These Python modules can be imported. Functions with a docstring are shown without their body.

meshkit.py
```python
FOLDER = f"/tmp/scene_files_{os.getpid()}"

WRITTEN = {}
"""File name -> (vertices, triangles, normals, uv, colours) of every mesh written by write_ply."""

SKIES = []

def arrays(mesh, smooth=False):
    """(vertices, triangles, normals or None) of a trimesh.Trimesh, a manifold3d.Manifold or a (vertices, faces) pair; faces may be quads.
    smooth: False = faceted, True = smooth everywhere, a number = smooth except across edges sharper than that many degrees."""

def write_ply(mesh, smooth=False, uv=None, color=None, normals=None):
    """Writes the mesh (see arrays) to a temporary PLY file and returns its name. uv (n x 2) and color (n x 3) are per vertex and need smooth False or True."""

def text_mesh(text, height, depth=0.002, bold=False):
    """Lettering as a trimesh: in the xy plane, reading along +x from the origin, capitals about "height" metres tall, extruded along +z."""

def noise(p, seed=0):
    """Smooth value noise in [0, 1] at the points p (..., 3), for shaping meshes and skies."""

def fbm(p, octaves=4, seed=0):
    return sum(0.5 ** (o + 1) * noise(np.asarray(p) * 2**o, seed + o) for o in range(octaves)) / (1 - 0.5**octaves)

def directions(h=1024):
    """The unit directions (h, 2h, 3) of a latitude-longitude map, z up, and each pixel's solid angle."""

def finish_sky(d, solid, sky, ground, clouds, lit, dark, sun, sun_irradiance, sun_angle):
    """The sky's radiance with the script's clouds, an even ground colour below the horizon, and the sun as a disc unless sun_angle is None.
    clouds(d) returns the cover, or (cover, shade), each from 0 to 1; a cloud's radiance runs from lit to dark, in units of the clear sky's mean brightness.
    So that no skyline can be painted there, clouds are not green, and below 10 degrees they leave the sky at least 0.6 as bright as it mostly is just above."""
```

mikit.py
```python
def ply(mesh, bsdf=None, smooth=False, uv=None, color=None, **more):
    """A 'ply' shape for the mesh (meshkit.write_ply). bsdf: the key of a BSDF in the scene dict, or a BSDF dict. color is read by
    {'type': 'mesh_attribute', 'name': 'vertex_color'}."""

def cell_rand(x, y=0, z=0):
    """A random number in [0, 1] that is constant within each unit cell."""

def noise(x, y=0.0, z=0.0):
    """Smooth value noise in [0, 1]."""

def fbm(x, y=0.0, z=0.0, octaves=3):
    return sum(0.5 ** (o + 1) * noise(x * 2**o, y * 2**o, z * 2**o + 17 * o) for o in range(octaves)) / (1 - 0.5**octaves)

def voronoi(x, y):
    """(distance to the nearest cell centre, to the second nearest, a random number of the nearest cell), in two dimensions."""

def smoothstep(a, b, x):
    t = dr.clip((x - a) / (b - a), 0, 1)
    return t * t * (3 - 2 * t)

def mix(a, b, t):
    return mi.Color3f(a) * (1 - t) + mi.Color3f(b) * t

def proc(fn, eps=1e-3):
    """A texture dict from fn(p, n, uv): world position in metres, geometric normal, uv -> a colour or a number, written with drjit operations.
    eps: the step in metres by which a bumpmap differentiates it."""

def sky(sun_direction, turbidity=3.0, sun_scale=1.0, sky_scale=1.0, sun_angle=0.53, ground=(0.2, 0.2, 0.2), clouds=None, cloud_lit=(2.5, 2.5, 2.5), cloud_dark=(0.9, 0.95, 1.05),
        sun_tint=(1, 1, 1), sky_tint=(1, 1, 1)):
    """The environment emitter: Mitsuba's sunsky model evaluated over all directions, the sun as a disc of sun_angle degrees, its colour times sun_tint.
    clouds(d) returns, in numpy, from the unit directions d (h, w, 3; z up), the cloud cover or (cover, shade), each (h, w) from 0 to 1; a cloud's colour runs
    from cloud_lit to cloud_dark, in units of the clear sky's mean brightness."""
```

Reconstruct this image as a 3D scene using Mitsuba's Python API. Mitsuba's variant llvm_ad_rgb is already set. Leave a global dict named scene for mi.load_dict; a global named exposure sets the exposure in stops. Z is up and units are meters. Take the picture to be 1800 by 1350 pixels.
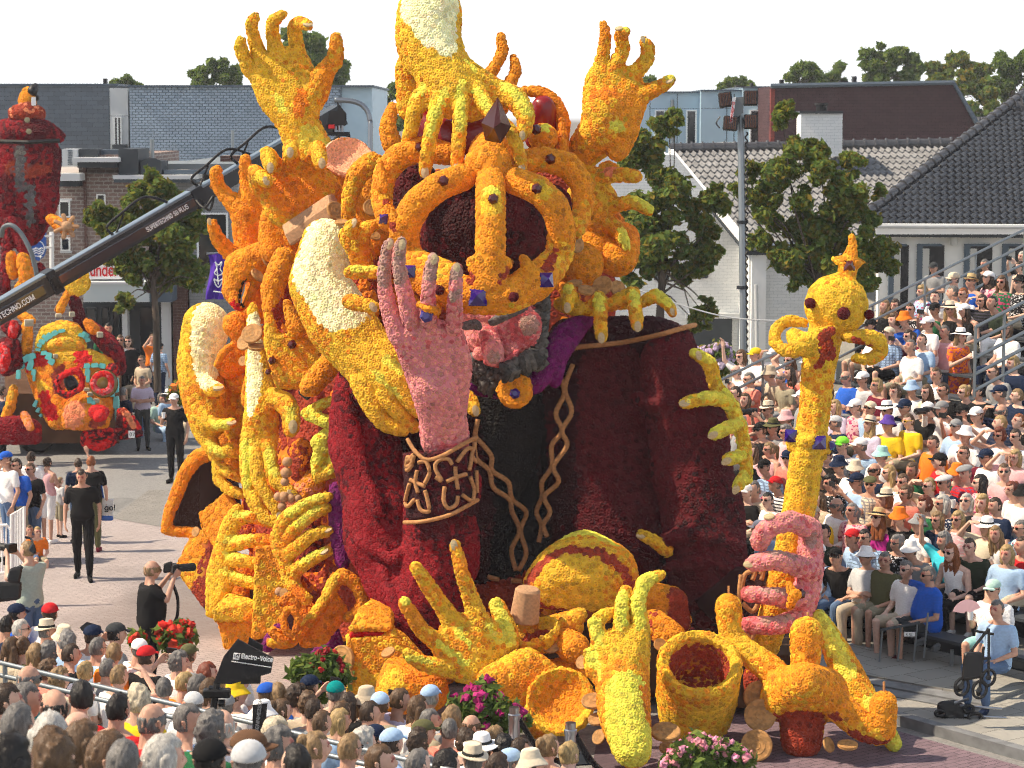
import math, random, numpy as np, trimesh, mitsuba as mi, mikit, meshkit, drjit as dr
import manifold3d as m3
from scipy.spatial import cKDTree
from shapely.geometry import Polygon
T = mi.ScalarTransform4f
# ---------------------------------------------------------------- camera, sky, exposure
F, CAMH, HOR = 4200.0, 7.0, 210.0            # focal length in photo pixels (1800 wide), eye height, horizon row
PITCH = math.atan((675 - HOR) / F)
CAM = np.array([0, 0, CAMH]); FW = np.array([0, math.cos(PITCH), -math.sin(PITCH)])
RT = np.array([1.0, 0, 0]); UP = np.array([0, math.sin(PITCH), math.cos(PITCH)])
scene, labels = {}, {}
scene['camera'] = {'type': 'thinlens', 'aperture_radius': .008, 'focus_distance': 28.5, 'fov': math.degrees(2 * math.atan(900 / F)), 'fov_axis': 'x', 'near_clip': 0.5, 'far_clip': 3000.0,
                   'to_world': T().look_at(origin=CAM.tolist(), target=(CAM + FW).tolist(), up=[0, 0, 1])}
SUN_EL, SUN_AZ = 50.0, -3.0                  # the sun stands high to the left of the street
el, az = math.radians(SUN_EL), math.radians(SUN_AZ)
SUN = [-math.cos(el) * math.cos(az), math.cos(el) * math.sin(az), math.sin(el)]
def haze_veil(d):                            # thin bright summer haze that whitens the sky down to the skyline
    return np.clip(1.0 - 1.1 * d[..., 2], 0.22, 1.0) * 0.85, np.zeros(d.shape[:2])
scene['sky'] = mikit.sky(SUN, turbidity=4, sun_scale=1.2, sky_scale=0.75, ground=(0.2, 0.19, 0.18), clouds=haze_veil, cloud_lit=(4.8, 4.9, 5.0))
exposure = 1.9

# ---------------------------------------------------------------- helpers
rs = np.random.RandomState(7)
def P(u, v, d):                              # the point seen at photo pixel (u, v), d metres along the view axis
    return CAM + FW * d + RT * ((u - 900) / F * d) + UP * (-(v - 675) / F * d)
def G(u, v, z=0.0):                          # the point of the level z seen at photo pixel (u, v)
    q = P(u, v, 1.0) - CAM
    return CAM + q * ((z - CAMH) / q[2])
ICO = {k: np.array(trimesh.creation.icosphere(subdivisions=k).vertices) for k in (0, 1, 2)}
used = {}
def key(name, parent=None):
    base = f'{parent}__{name}' if parent else name
    n = used.get(base, 0); used[base] = n + 1
    return base if n == 0 else f'{base}_{n:03d}'
def tag(k, label=None, cat=None, group=None, kind=None):
    d = labels.setdefault(k, {})
    for a, b in (('label', label), ('category', cat), ('group', group), ('kind', kind)):
        if b: d[a] = b
    return k
def put(name, mesh, bsdf, parent=None, smooth=False, color=None, **more):
    k = key(name, parent)
    scene[k] = mikit.ply(mesh, bsdf, smooth, color=color, **more)
    return k
def thing(name, label, cat, group=None, kind=None):
    return tag(key(name), label, cat, group, kind)
def struct(name, mesh, bsdf, label=None, **kw):
    k = put(name, mesh, bsdf, **kw); tag(k, label, kind='structure'); return k
def pieces(name, holder, meshes, bsdf, most=300, smooth=False):   # the largest as parts, the rest as one part
    for i, m in enumerate(meshes[:most]):
        put(name, m, bsdf[i % len(bsdf)] if isinstance(bsdf, list) else bsdf, holder, smooth)
    if len(meshes) > most:
        k = put(name + '_field', trimesh.util.concatenate(meshes[most:]), bsdf[0] if isinstance(bsdf, list) else bsdf, holder, smooth)
        tag(k, kind='stuff')
def tm(man):
    m = man.to_mesh(); return trimesh.Trimesh(m.vert_properties[:, :3], m.tri_verts, process=False)
def mf(mesh):
    return m3.Manifold(m3.Mesh(np.asarray(mesh.vertices, np.float32), np.asarray(mesh.faces, np.uint32)))
def hull(pts):
    return m3.Manifold.hull_points(np.asarray(pts, float))
def ball(c, r, k=1):
    return ICO[k] * r + np.asarray(c)
def box(c, size, rotz=0.0, r=0.0):
    m = trimesh.creation.box(size)
    if r > 0:
        s = np.array(size) / 2 - r
        corners = np.array([[x, y, z] for x in (-s[0], s[0]) for y in (-s[1], s[1]) for z in (-s[2], s[2])])
        m = tm(hull(np.vstack([ICO[0] * r + c_ for c_ in corners])))
    if rotz: m.apply_transform(trimesh.transformations.rotation_matrix(rotz, [0, 0, 1]))
    m.apply_translation(c); return m
def tube(pts, r, n=8, closed=False):         # a round bar along a polyline
    p = np.asarray(pts, float); N = len(p); rr = np.broadcast_to(np.asarray(r, float), (N,))
    t = np.gradient(p, axis=0) if not closed else np.roll(p, -1, 0) - np.roll(p, 1, 0)
    t /= np.linalg.norm(t, axis=1, keepdims=True) + 1e-12
    ref = np.array([0, 0, 1.0]) if abs(t[:, 2]).mean() < .8 else np.array([1.0, 0, 0])
    a = np.cross(t, ref); a /= np.linalg.norm(a, axis=1, keepdims=True) + 1e-12
    b = np.cross(t, a); ang = np.arange(n) * 2 * np.pi / n
    v = (p[:, None] + rr[:, None, None] * (np.cos(ang)[None, :, None] * a[:, None] + np.sin(ang)[None, :, None] * b[:, None])).reshape(-1, 3)
    f = []
    for i in range(N if closed else N - 1):
        j = (i + 1) % N
        for k in range(n):
            l = (k + 1) % n; f += [[i * n + k, j * n + k, j * n + l], [i * n + k, j * n + l, i * n + l]]
    if not closed:
        v = np.vstack([v, p[0], p[-1]]); c0, c1 = len(v) - 2, len(v) - 1
        for k in range(n):
            l = (k + 1) % n; f += [[c0, k, l], [c1, (N - 1) * n + l, (N - 1) * n + k]]
    m = trimesh.Trimesh(v, f, process=False)
    return m
def bar(a, b, r, n=8): return tube([a, b], r, n)
def frame(axis, up=(0, 0, 1)):               # 4x4 whose z is axis
    z = np.asarray(axis, float) / np.linalg.norm(axis); x = np.cross(up, z)
    if np.linalg.norm(x) < 1e-6: x = np.array([1.0, 0, 0])
    x /= np.linalg.norm(x); M = np.eye(4); M[:3, 0], M[:3, 1], M[:3, 2] = x, np.cross(z, x), z
    return M
def lathe(prof, c, axis=(0, 0, 1), n=28):    # revolve a (radius, height) profile about an axis through c
    m = trimesh.creation.revolve(np.array(prof, float), sections=n); M = frame(axis); M[:3, 3] = c
    m.apply_transform(M); return m
def quadsheet(nx, ny, fn):                   # grid mesh from fn(i, j arrays in 0..1)
    i, j = np.meshgrid(np.linspace(0, 1, nx), np.linspace(0, 1, ny), indexing='ij')
    v = fn(i, j).reshape(-1, 3); a = np.arange(nx * ny).reshape(nx, ny)
    f = np.stack([a[:-1, :-1], a[1:, :-1], a[1:, 1:], a[:-1, 1:]], -1).reshape(-1, 4)
    return trimesh.Trimesh(v, np.vstack([f[:, [0, 1, 2]], f[:, [0, 2, 3]]]), process=False)
def prism(poly, a, b):                       # a planar polygon (list of 3D points) pushed from a to b (offset vectors)
    p = np.asarray(poly, float); n = len(p); a, b = np.asarray(a, float), np.asarray(b, float)
    nrm = np.cross(p[1] - p[0], p[2] - p[1]); M = np.linalg.inv(frame(nrm)); q = (p @ M[:3, :3].T)
    v2, f2 = trimesh.creation.triangulate_polygon(Polygon(q[:, :2]), engine='earcut')
    order = [int(np.argmin(((q[:, :2] - x) ** 2).sum(1))) for x in v2]
    f2 = np.array(order)[f2]; side = []
    for k in range(n): l = (k + 1) % n; side += [[k, l, n + l], [k, n + l, n + k]]
    m = trimesh.Trimesh(np.vstack([p + a, p + b]), np.vstack([f2[:, ::-1], f2 + n, side]), process=False)
    m.fix_normals(); return m
# ---------------------------------------------------------------- materials
def lin(h):                                  # '#rrggbb' of a surface's own colour -> linear
    c = np.array([int(h[i:i + 2], 16) for i in (1, 3, 5)]) / 255.0
    return np.where(c < .04045, c / 12.92, ((c + .055) / 1.055) ** 2.4).tolist()
def mat(name, col, rough=.7, metallic=0.0, spec=.4, **kw):
    b = {'type': 'principled', 'base_color': {'type': 'rgb', 'value': lin(col) if isinstance(col, str) else list(col)} if not isinstance(col, dict) else col,
         'roughness': rough, 'metallic': metallic, 'specular': spec, **kw}
    scene['bsdf_' + name] = {'type': 'twosided', 'bsdf': b}; return 'bsdf_' + name
VC = {'type': 'mesh_attribute', 'name': 'vertex_color'}
def grain(col, amp=.25, sc=3.0, col2=None, sx=1, sy=1, sz=1):
    a = mi.Color3f(*lin(col)) if isinstance(col, str) else mi.Color3f(*col)
    b = a * (1 - amp) if col2 is None else mi.Color3f(*lin(col2))
    return mikit.proc(lambda p, n, uv: mikit.mix(a, b, mikit.smoothstep(.3, .7, mikit.fbm(p.x * sc * sx, p.y * sc * sy, p.z * sc * sz, 3))))
mat('flower', VC, .75, spec=.25)
# people's colours travel in the uv of their meshes: cloth holds its own rgb, skin a tone and lips/eyes, hair a colour and its strand tone
SKINS = [(.62, .38, .28), (.54, .31, .22), (.68, .45, .35), (.42, .22, .14), (.30, .15, .09)]
HAIRC = dict(k=(.012, .010, .009), d=(.045, .028, .018), b=(.10, .058, .030), l=(.24, .155, .075), y=(.36, .25, .11), r=(.24, .075, .022), g=(.13, .125, .12), w=(.42, .41, .38), s=(.20, .195, .19), a=(.16, .04, .02), p=(.50, .44, .32))
def pick(i, cols):
    c = mi.Color3f(*cols[0])
    for j, q in enumerate(cols[1:]): c = dr.select(i > j + .5, mi.Color3f(*q), c)
    return c
def cloth_col(p, n, uv):
    r = dr.floor(uv.x); return mi.Color3f(r / 255.0, uv.x - r, uv.y) * (.9 + .2 * mikit.noise(p.x * 60, p.y * 60, p.z * 60))
def skin_col(p, n, uv):
    c = pick(uv.x, SKINS) * (.88 + .24 * mikit.noise(p.x * 35, p.y * 35, p.z * 35)); c = mikit.mix(c, (.45, .13, .11), dr.clip(uv.y, 0, 1)); return mikit.mix(c, (.05, .03, .025), dr.clip(uv.y - 1, 0, 1))
def strands(p): return mikit.noise(p.x * 190, p.y * 190, p.z * 28) * .65 + mikit.noise(p.x * 60, p.y * 60, p.z * 14) * .35
def hair_col(p, n, uv): return pick(uv.x, list(HAIRC.values())) * uv.y * (.45 + 1.1 * strands(p))
mat('skin', mikit.proc(skin_col), .55, spec=.3)
mat('cloth', mikit.proc(cloth_col), .85, spec=.15)
mat('hair_flat', mikit.proc(hair_col), .5, spec=.4)
scene['bsdf_hair'] = {'type': 'twosided', 'bsdf': {'type': 'bumpmap', 'texture': mikit.proc(lambda p, n, uv: strands(p), 2e-3), 'scale': .006, 'bsdf': scene.pop('bsdf_hair_flat')['bsdf']}}
def cloth_uv(c, n): return np.tile([math.floor(c[0] * 255) + min(max(c[1], .004), .996), c[2]], (n, 1))
mat('leafy', VC, .6, spec=.35)
mat('paint', VC, .4, spec=.5)
mat('black', '#17181a', .5); mat('steel', '#8d9298', .35, .9); mat('zinc', '#8f979c', .45, .8); mat('dark_metal', '#2b3036', .45, .4)
mat('white_plaster', grain('#e6e6e2', .1, 1.3), .85)
mat('glass_dark', '#14181c', .08, spec=.6); mat('white_paint', '#e4e6e6', .5); mat('grey_paint', '#6a7276', .5)
mat('gem_purple', '#2c1a70', .12, spec=.7); mat('gem_red', '#4b0d10', .12, spec=.7); mat('gem_brown', '#3a0f08', .15, spec=.7)
mat('nail', grain('#c9b48a', .25, 30.0, sx=1, sy=1, sz=6), .6); mat('coin', grain('#b98a52', .35, 22.0), .7); mat('cork', grain('#b8906c', .2, 40.0), .85)
mat('cord', grain('#c08a58', .3, 40.0), .9)
# ================================================================ the flower float
FL = dict(Y=((.74, .47, .030), (.56, .21, .010)), O=((.74, .29, .014), (.54, .13, .006)), D=((.76, .24, .012), (.58, .11, .006)),
          L=((.70, .66, .075), (.62, .48, .035)), C=((.90, .87, .52), (.86, .80, .32)), R=((.33, .045, .018), (.2, .02, .01)), W=((.09, .003, .007), (.05, .001, .004)), Z=((.24, .005, .011), (.12, .002, .006)),
          B=((.035, .003, .005), (.02, .002, .004)), K=((.012, .010, .010), (.008, .008, .008)), V=((.17, .008, .12), (.1, .004, .07)), N=((.66, .22, .25), (.62, .33, .12)),
          M=((.42, .25, .21), (.34, .2, .14)), G=((.13, .125, .125), (.08, .075, .075)), A=((.60, .13, .14), (.48, .07, .07)), X=((.60, .011, .012), (.4, .005, .006)), E=((.78, .26, .12), (.62, .2, .08)), H=((.80, .44, .27), (.76, .38, .22)))
PAL = {k: np.array(v) for k, v in FL.items()}
def smooth_line(pts, n=6):
    p = np.asarray(pts, float); out = []
    for i in range(len(p) - 1):
        p0, p1, p2, p3 = p[max(i - 1, 0)], p[i], p[i + 1], p[min(i + 2, len(p) - 1)]
        for t in np.arange(n) / n:
            out.append(.5 * (2 * p1 + (p2 - p0) * t + (2 * p0 - 5 * p1 + 4 * p2 - p3) * t * t + (3 * p1 - p0 - 3 * p2 + p3) * t ** 3))
    return np.array(out + [p[-1]])
def segdist(p, chain):                       # distance to a chain of (x, y, z, r), minus the radius
    best = np.full(len(p), 1e9)
    for a, b in zip(chain[:-1], chain[1:]) if len(chain) > 1 else [(chain[0], chain[0])]:
        ab = b[:3] - a[:3]; t = np.clip(((p - a[:3]) @ ab) / max(ab @ ab, 1e-9), 0, 1)
        best = np.minimum(best, np.linalg.norm(p - a[:3] - t[:, None] * ab, axis=1) - (a[3] + t * (b[3] - a[3])))
    return best
def chain3(ch, d0):                          # (u, v, dd, rpx) -> (x, y, z, r)
    out = []
    for u, v, dd, r in ch:
        d = d0 + dd; out.append(np.r_[P(u, v, d), r * d / F])
    return out
def blob(chains, hulls, d0, cuts=(), ref=.09, it=5):
    hs = []
    for ch in chains:
        c = chain3(ch, d0)
        if len(c) == 1: hs.append(hull(ball(c[0][:3], c[0][3])))
        for a, b in zip(c[:-1], c[1:]): hs.append(hull(np.vstack([ball(a[:3], a[3]), ball(b[:3], b[3])])))
    for h in hulls: hs.append(hull(np.vstack([ball(c[:3], c[3]) for c in chain3(h, d0)])))
    m = m3.Manifold.batch_boolean(hs, m3.OpType.Add)
    if cuts: m = m - m3.Manifold.batch_boolean([hull(np.vstack([ball(c[:3], c[3]) for c in chain3(h, d0)])) for h in cuts], m3.OpType.Add)
    if ref:
        m = m.refine_to_length(ref); t = tm(m); t.merge_vertices()
        if it: trimesh.smoothing.filter_taubin(t, iterations=it)
        return t
    return tm(m)
def bloom(mesh, size, pal, patches=(), seed=0, mixpal=None, cull=-.45, ripple=0.0, lift=.22, rosette=5):
    """Covers a mesh with flower heads, each a small cup with its own rim and eye; returns mesh and vertex colours."""
    r = np.random.RandomState(seed + 11)
    if ripple:
        n = mesh.vertex_normals; q = np.asarray(mesh.vertices)
        mesh = mesh.copy(); mesh.vertices = q + n * ((meshkit.fbm(q * 1.1 + seed, 3) - .5) * ripple * 2)[:, None]
    N = int(mesh.area / (size * size) * 9)
    st = np.random.get_state(); np.random.seed(seed + 5); pts, fi = trimesh.sample.sample_surface(mesh, N); np.random.set_state(st)
    nr = mesh.face_normals[fi]; view = (CAM - pts); view /= np.linalg.norm(view, axis=1, keepdims=True)
    ok = (nr * view).sum(1) > cull; pts, nr = pts[ok], nr[ok]
    cell = np.floor(pts / (size * .88)).astype(np.int64); _, keep = np.unique(cell @ np.array([73856093, 19349663, 83492791]), return_index=True); pts, nr = pts[keep], nr[keep]
    tr_ = cKDTree(pts); pr_ = tr_.query_pairs(size * .42, output_type='ndarray'); drop = np.zeros(len(pts), bool)
    if len(pr_): drop[pr_[:, 1]] = True
    pts, nr = pts[~drop], nr[~drop]
    n = len(pts)
    def colours(p):
        who = np.full(len(p), pal, dtype='<U1')
        if mixpal:
            w = meshkit.fbm(p * 1.3 + seed, 2) + (r.rand(len(p)) - .5) * .35; who[w > mixpal[1]] = mixpal[0]
        for c, ch in patches: who[segdist(p, ch) < 0] = c
        return who
    who = colours(pts)
    t = np.cross(nr, r.randn(n, 3)); t /= np.linalg.norm(t, axis=1, keepdims=True); b = np.cross(nr, t)
    s = size * .60 * (.82 + .36 * r.rand(n)); tilt = nr +   .16 * r.randn(n, 3); tilt /= np.linalg.norm(tilt, axis=1, keepdims=True)
    k = rosette; ang = np.arange(k) * 2 * np.pi / k
    cs, sn = np.cos(ang), np.sin(ang)
    def ring(rad, hgt, off=0):
        c, s_ = (np.cos(ang + off), np.sin(ang + off))
        return pts[:, None] + (s * rad)[:, None, None] * (c[None, :, None] * t[:, None] + s_[None, :, None] * b[:, None]) + (s * hgt)[:, None, None] * tilt[:, None]
    V = np.concatenate([(pts + tilt * (s * (lift * .55))[:, None])[:, None], ring(.58, lift * 1.5), ring(1.06, -.06, np.pi / k)], 1)
    fs = []
    for i in range(k):
        j = (i + 1) % k; fs += [[0, 1 + i, 1 + j], [1 + i, 1 + k + i, 1 + j], [1 + j, 1 + k + i, 1 + k + j]]
    Fc = (np.array(fs)[None] + (np.arange(n) * (1 + 2 * k))[:, None, None]).reshape(-1, 3)
    petal = np.array([PAL[w][0] for w in who]); eye = np.array([PAL[w][1] for w in who])
    jit = np.clip(1 + .16 * r.randn(n, 1), .6, 1.35); petal = petal * jit * (1 + .05 * r.randn(n, 3)); eye = eye * jit
    C = np.concatenate([eye[:, None], np.repeat(petal[:, None], k, 1), np.repeat((petal * .6 + eye * .4)[:, None], k, 1)], 1).reshape(-1, 3)
    bw = colours(np.asarray(mesh.vertices)); bc = np.array([PAL[w][0] for w in bw])
    v = np.vstack([mesh.vertices, V.reshape(-1, 3)]); f = np.vstack([mesh.faces, Fc + len(mesh.vertices)])
    return trimesh.Trimesh(v, f, process=False), np.clip(np.vstack([bc, C]), 0, .95)
FLOAT = thing('parade_float', 'huge flower float of a crowned pink-faced figure in dark red robe grabbed by golden hands', 'parade float')
def settle(m, ch, d0):                       # blooms of another colour: the planned spots moved along their sight line onto the surface
    c = np.asarray(m.vertices) - CAM; dep = c @ FW; uv = np.c_[900 + F * (c @ RT) / dep, 675 - F * (c @ UP) / dep]; tr = cKDTree(uv); out = []
    for u, v, dd, r in ch:
        ids = tr.query_ball_point((u, v), 12) or tr.query_ball_point((u, v), 24); d = dep[ids].min() + .03 if ids else d0 + dd; out.append(np.r_[P(u, v, d), r * d / F])
    return out
seedn = [0]
def part(name, chains=(), hulls=(), d0=29.0, pal='Y', patches=(), cuts=(), size=.062, parent=None, label=None, ref=.09, it=5, mixpal=('O', .58), mesh=None, **kw):
    seedn[0] += 1
    m = mesh if mesh is not None else blob(chains, hulls, d0, cuts, ref, it)
    pp = [(c, settle(m, ch, d0)) for c, ch in patches]
    m, col = bloom(m, size, pal, pp, seedn[0], mixpal, **kw)
    k = put(name, m, 'bsdf_flower', parent or FLOAT, color=col)
    if label: tag(k, label)
    return k
uvtree = {}
def surf(k, u, v, d, rad=7):                 # depth of the skin of part k on the sight line of (u, v), so that what sits on it touches it
    if k not in uvtree:
        c = np.asarray(meshkit.WRITTEN[scene[k]['filename']][0]) - CAM; dep = c @ FW; uvtree[k] = (cKDTree(np.c_[900 + F * (c @ RT) / dep, 675 - F * (c @ UP) / dep]), dep)
    ids = uvtree[k][0].query_ball_point((u, v), rad); return uvtree[k][1][ids].min() if ids else d
def nail(holder, u, v, d, r, du=0.0, dv=-1.0, tilt=.5):   # an oval plate on a fingertip pointing along (du, dv) in the picture plane
    d = surf(holder, u, v, d) + .02
    c = P(u, v, d); R = r * d / F
    ax = RT * du - UP * dv; ax /= np.linalg.norm(ax); nrm = -FW * (1 - tilt) + UP * tilt; nrm -= ax * (nrm @ ax); nrm /= np.linalg.norm(nrm); sd = np.cross(ax, nrm)
    a = np.arange(10) * 2 * np.pi / 10; pts = [c + ax * (np.cos(x) * R * 1.25) + sd * (np.sin(x) * R * .8) + nrm * o * R * .25 for x in a for o in (-1, 1)]
    pts.append(c + nrm * R * .45)
    put('fingernail', tm(hull(pts)), 'bsdf_nail', holder)
def hand(chains, hulls, d0, pal='Y', patches=(), nails=(), label=None, **kw):
    k = part('golden_hand', chains, hulls, d0, pal, patches, label=label, **kw)
    for n in nails: nail(k, n[0], n[1], d0 + n[2], *n[3:])
    return k
# --- dark inner body that the figures are built on
core = blob((), [[(520, 430, 2.2, 14), (480, 560, 2.4, 14), (450, 700, 3, 14), (440, 880, 3.2, 14), (470, 1085, 2.0, 14), (640, 1120, .6, 14), (640, 700, 1, 30), (640, 420, 1.6, 20), (520, 1100, 3.8, 10)],
                [(640, 330, 2.2, 20), (1000, 300, 2.2, 20), (1060, 470, 2.2, 20), (700, 600, 1.5, 30), (1000, 560, 2.0, 30), (1060, 560, 2.6, 20)],
                [(640, 1130, .4, 10), (640, 700, 1.5, 20), (1190, 640, 1.8, 20), (1235, 1100, .6, 20), (1230, 1180, -1, 10), (700, 1190, -.8, 10)]], 30.5, ref=.25, it=2)
mat('void', grain('#5a4130', .3, 3), .9, spec=.1)
ch_pts = [G(440, 1120), G(1000, 1225), G(1300, 1262), G(1440, 1262), G(1250, 1110), G(650, 960)]
put('chassis', tm(hull([p + [0, 0, z] for p in ch_pts for z in (.12, .75)])), 'bsdf_void', FLOAT)
part('inner_bed', mesh=core, pal='R', size=.10, mixpal=('D', .6))
# --- golden hands, from the top of the float down
hand([[(520, 212, 0, 34), (541, 258, .1, 41), (575, 335, .3, 48)], [(440, 125, 0, 14), (431, 104, -.05, 11), (422, 84, -.1, 11), (424, 71, -.2, 8)],
      [(459, 108, 0, 15), (451, 84, 0, 12), (442, 53, -.1, 10), (442, 40, -.2, 10), (449, 29, -.3, 7)], [(487, 98, 0, 15), (482, 76, 0, 12), (478, 53, -.1, 11), (480, 36, -.2, 10), (498, 24, -.35, 7)],
      [(522, 92, 0, 15), (520, 67, 0, 12), (516, 49, -.15, 11), (524, 38, -.3, 10), (540, 44, -.5, 10)], [(552, 165, -.05, 26), (571, 124, -.15, 17), (589, 107, -.2, 15), (591, 89, -.2, 13), (591, 67, -.25, 10)]],
     [[(520, 212, 0, 33), (478, 175, 0, 24), (456, 135, 0, 18), (459, 112, 0, 16), (487, 102, 0, 16), (522, 98, 0, 16), (548, 165, 0, 26)]], 31.5,
     patches=[('L', [(487, 172, -.3, 7), (500, 195, -.3, 8)]), ('L', [(545, 245, -.4, 24), (575, 275, -.3, 24)]), ('D', [(532, 168, -.28, 13), (525, 195, -.25, 12)])], nails=[(541, 43, -.62, 7, 1, .1)],
     label='raised open golden hand at upper left with spread fingers')
hand([[(456, 334, -.05, 15), (446, 300, -.2, 12), (468, 318, -.5, 12)], [(490, 300, 0, 15), (470, 270, -.25, 13), (475, 293, -.5, 11)], [(513, 292, 0, 15), (511, 257, -.25, 13), (510, 270, -.45, 12)],
      [(551, 290, 0, 15), (558, 260, -.25, 14), (564, 287, -.5, 12)]],
     [[(475, 340, 0, 22), (490, 375, 0, 22), (530, 395, .1, 25), (575, 330, 0, 25), (496, 305, 0, 18), (545, 300, 0, 18)]], 31.0, 'O',
     patches=[('D', [(510, 345, -.5, 34), (540, 350, -.5, 30)]), ('Y', [(456, 310, -.3, 22), (560, 265, -.3, 22)]), ('Y', [(470, 275, -.3, 18), (512, 258, -.3, 17)])], mixpal=('Y', .55),
     nails=[(468, 318, -.66, 7, .4, 1), (475, 295, -.66, 8, 0, 1), (510, 268, -.6, 8, 0, 1), (566, 287, -.66, 8, 0, 1)], label='orange hand with curled fingers showing four nails')
hand([[(380, 301, -.1, 11), (380, 323, 0, 11), (396, 343, 0, 13), (424, 368, 0, 20)], [(431, 281, -.1, 10), (431, 312, 0, 10), (436, 339, 0, 14), (432, 368, 0, 22)], [(373, 394, -.2, 9), (382, 419, -.1, 12), (400, 441, 0, 14), (425, 458, .1, 20)]],
     [[(424, 362, 0, 20), (450, 352, .1, 18), (440, 412, .1, 27), (445, 450, .2, 30)]], 32.6, 'O', patches=[('D', [(447, 412, -.25, 20)])], nails=[(369, 390, -.32, 6, -.4, -1)])
hand([[(572, 425, .1, 42), (560, 500, 0, 54), (598, 570, -.1, 60), (640, 622, -.2, 54), (690, 662, -.4, 48)], [(640, 670, -.4, 26), (655, 715, -.5, 18), (674, 744, -.5, 14), (708, 757, -.5, 11)], [(677, 695, -.55, 18), (703, 728, -.55, 14), (727, 750, -.5, 12)],
      [(700, 667, -.6, 22), (727, 712, -.6, 16), (745, 730, -.6, 12)], [(800, 690, -.6, 12), (826, 700, -.7, 12), (834, 722, -.8, 11)]],
     [[(640, 622, -.2, 50), (690, 640, -.3, 45), (650, 680, -.4, 24), (720, 690, -.5, 20)]], 29.6, mixpal=('O', .68),
     patches=[('C', [(592, 412, -.55, 56), (578, 470, -.70, 68), (600, 530, -.80, 54)]), ('L', [(678, 632, -1.0, 9), (705, 652, -1.0, 9)]), ('L', [(662, 658, -1.0, 8), (698, 695, -1.0, 8)])],
     nails=[(836, 722, -.98, 8, .2, 1)], label='thick golden arm with a pale yellow patch gripping the pink wrist')
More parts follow.
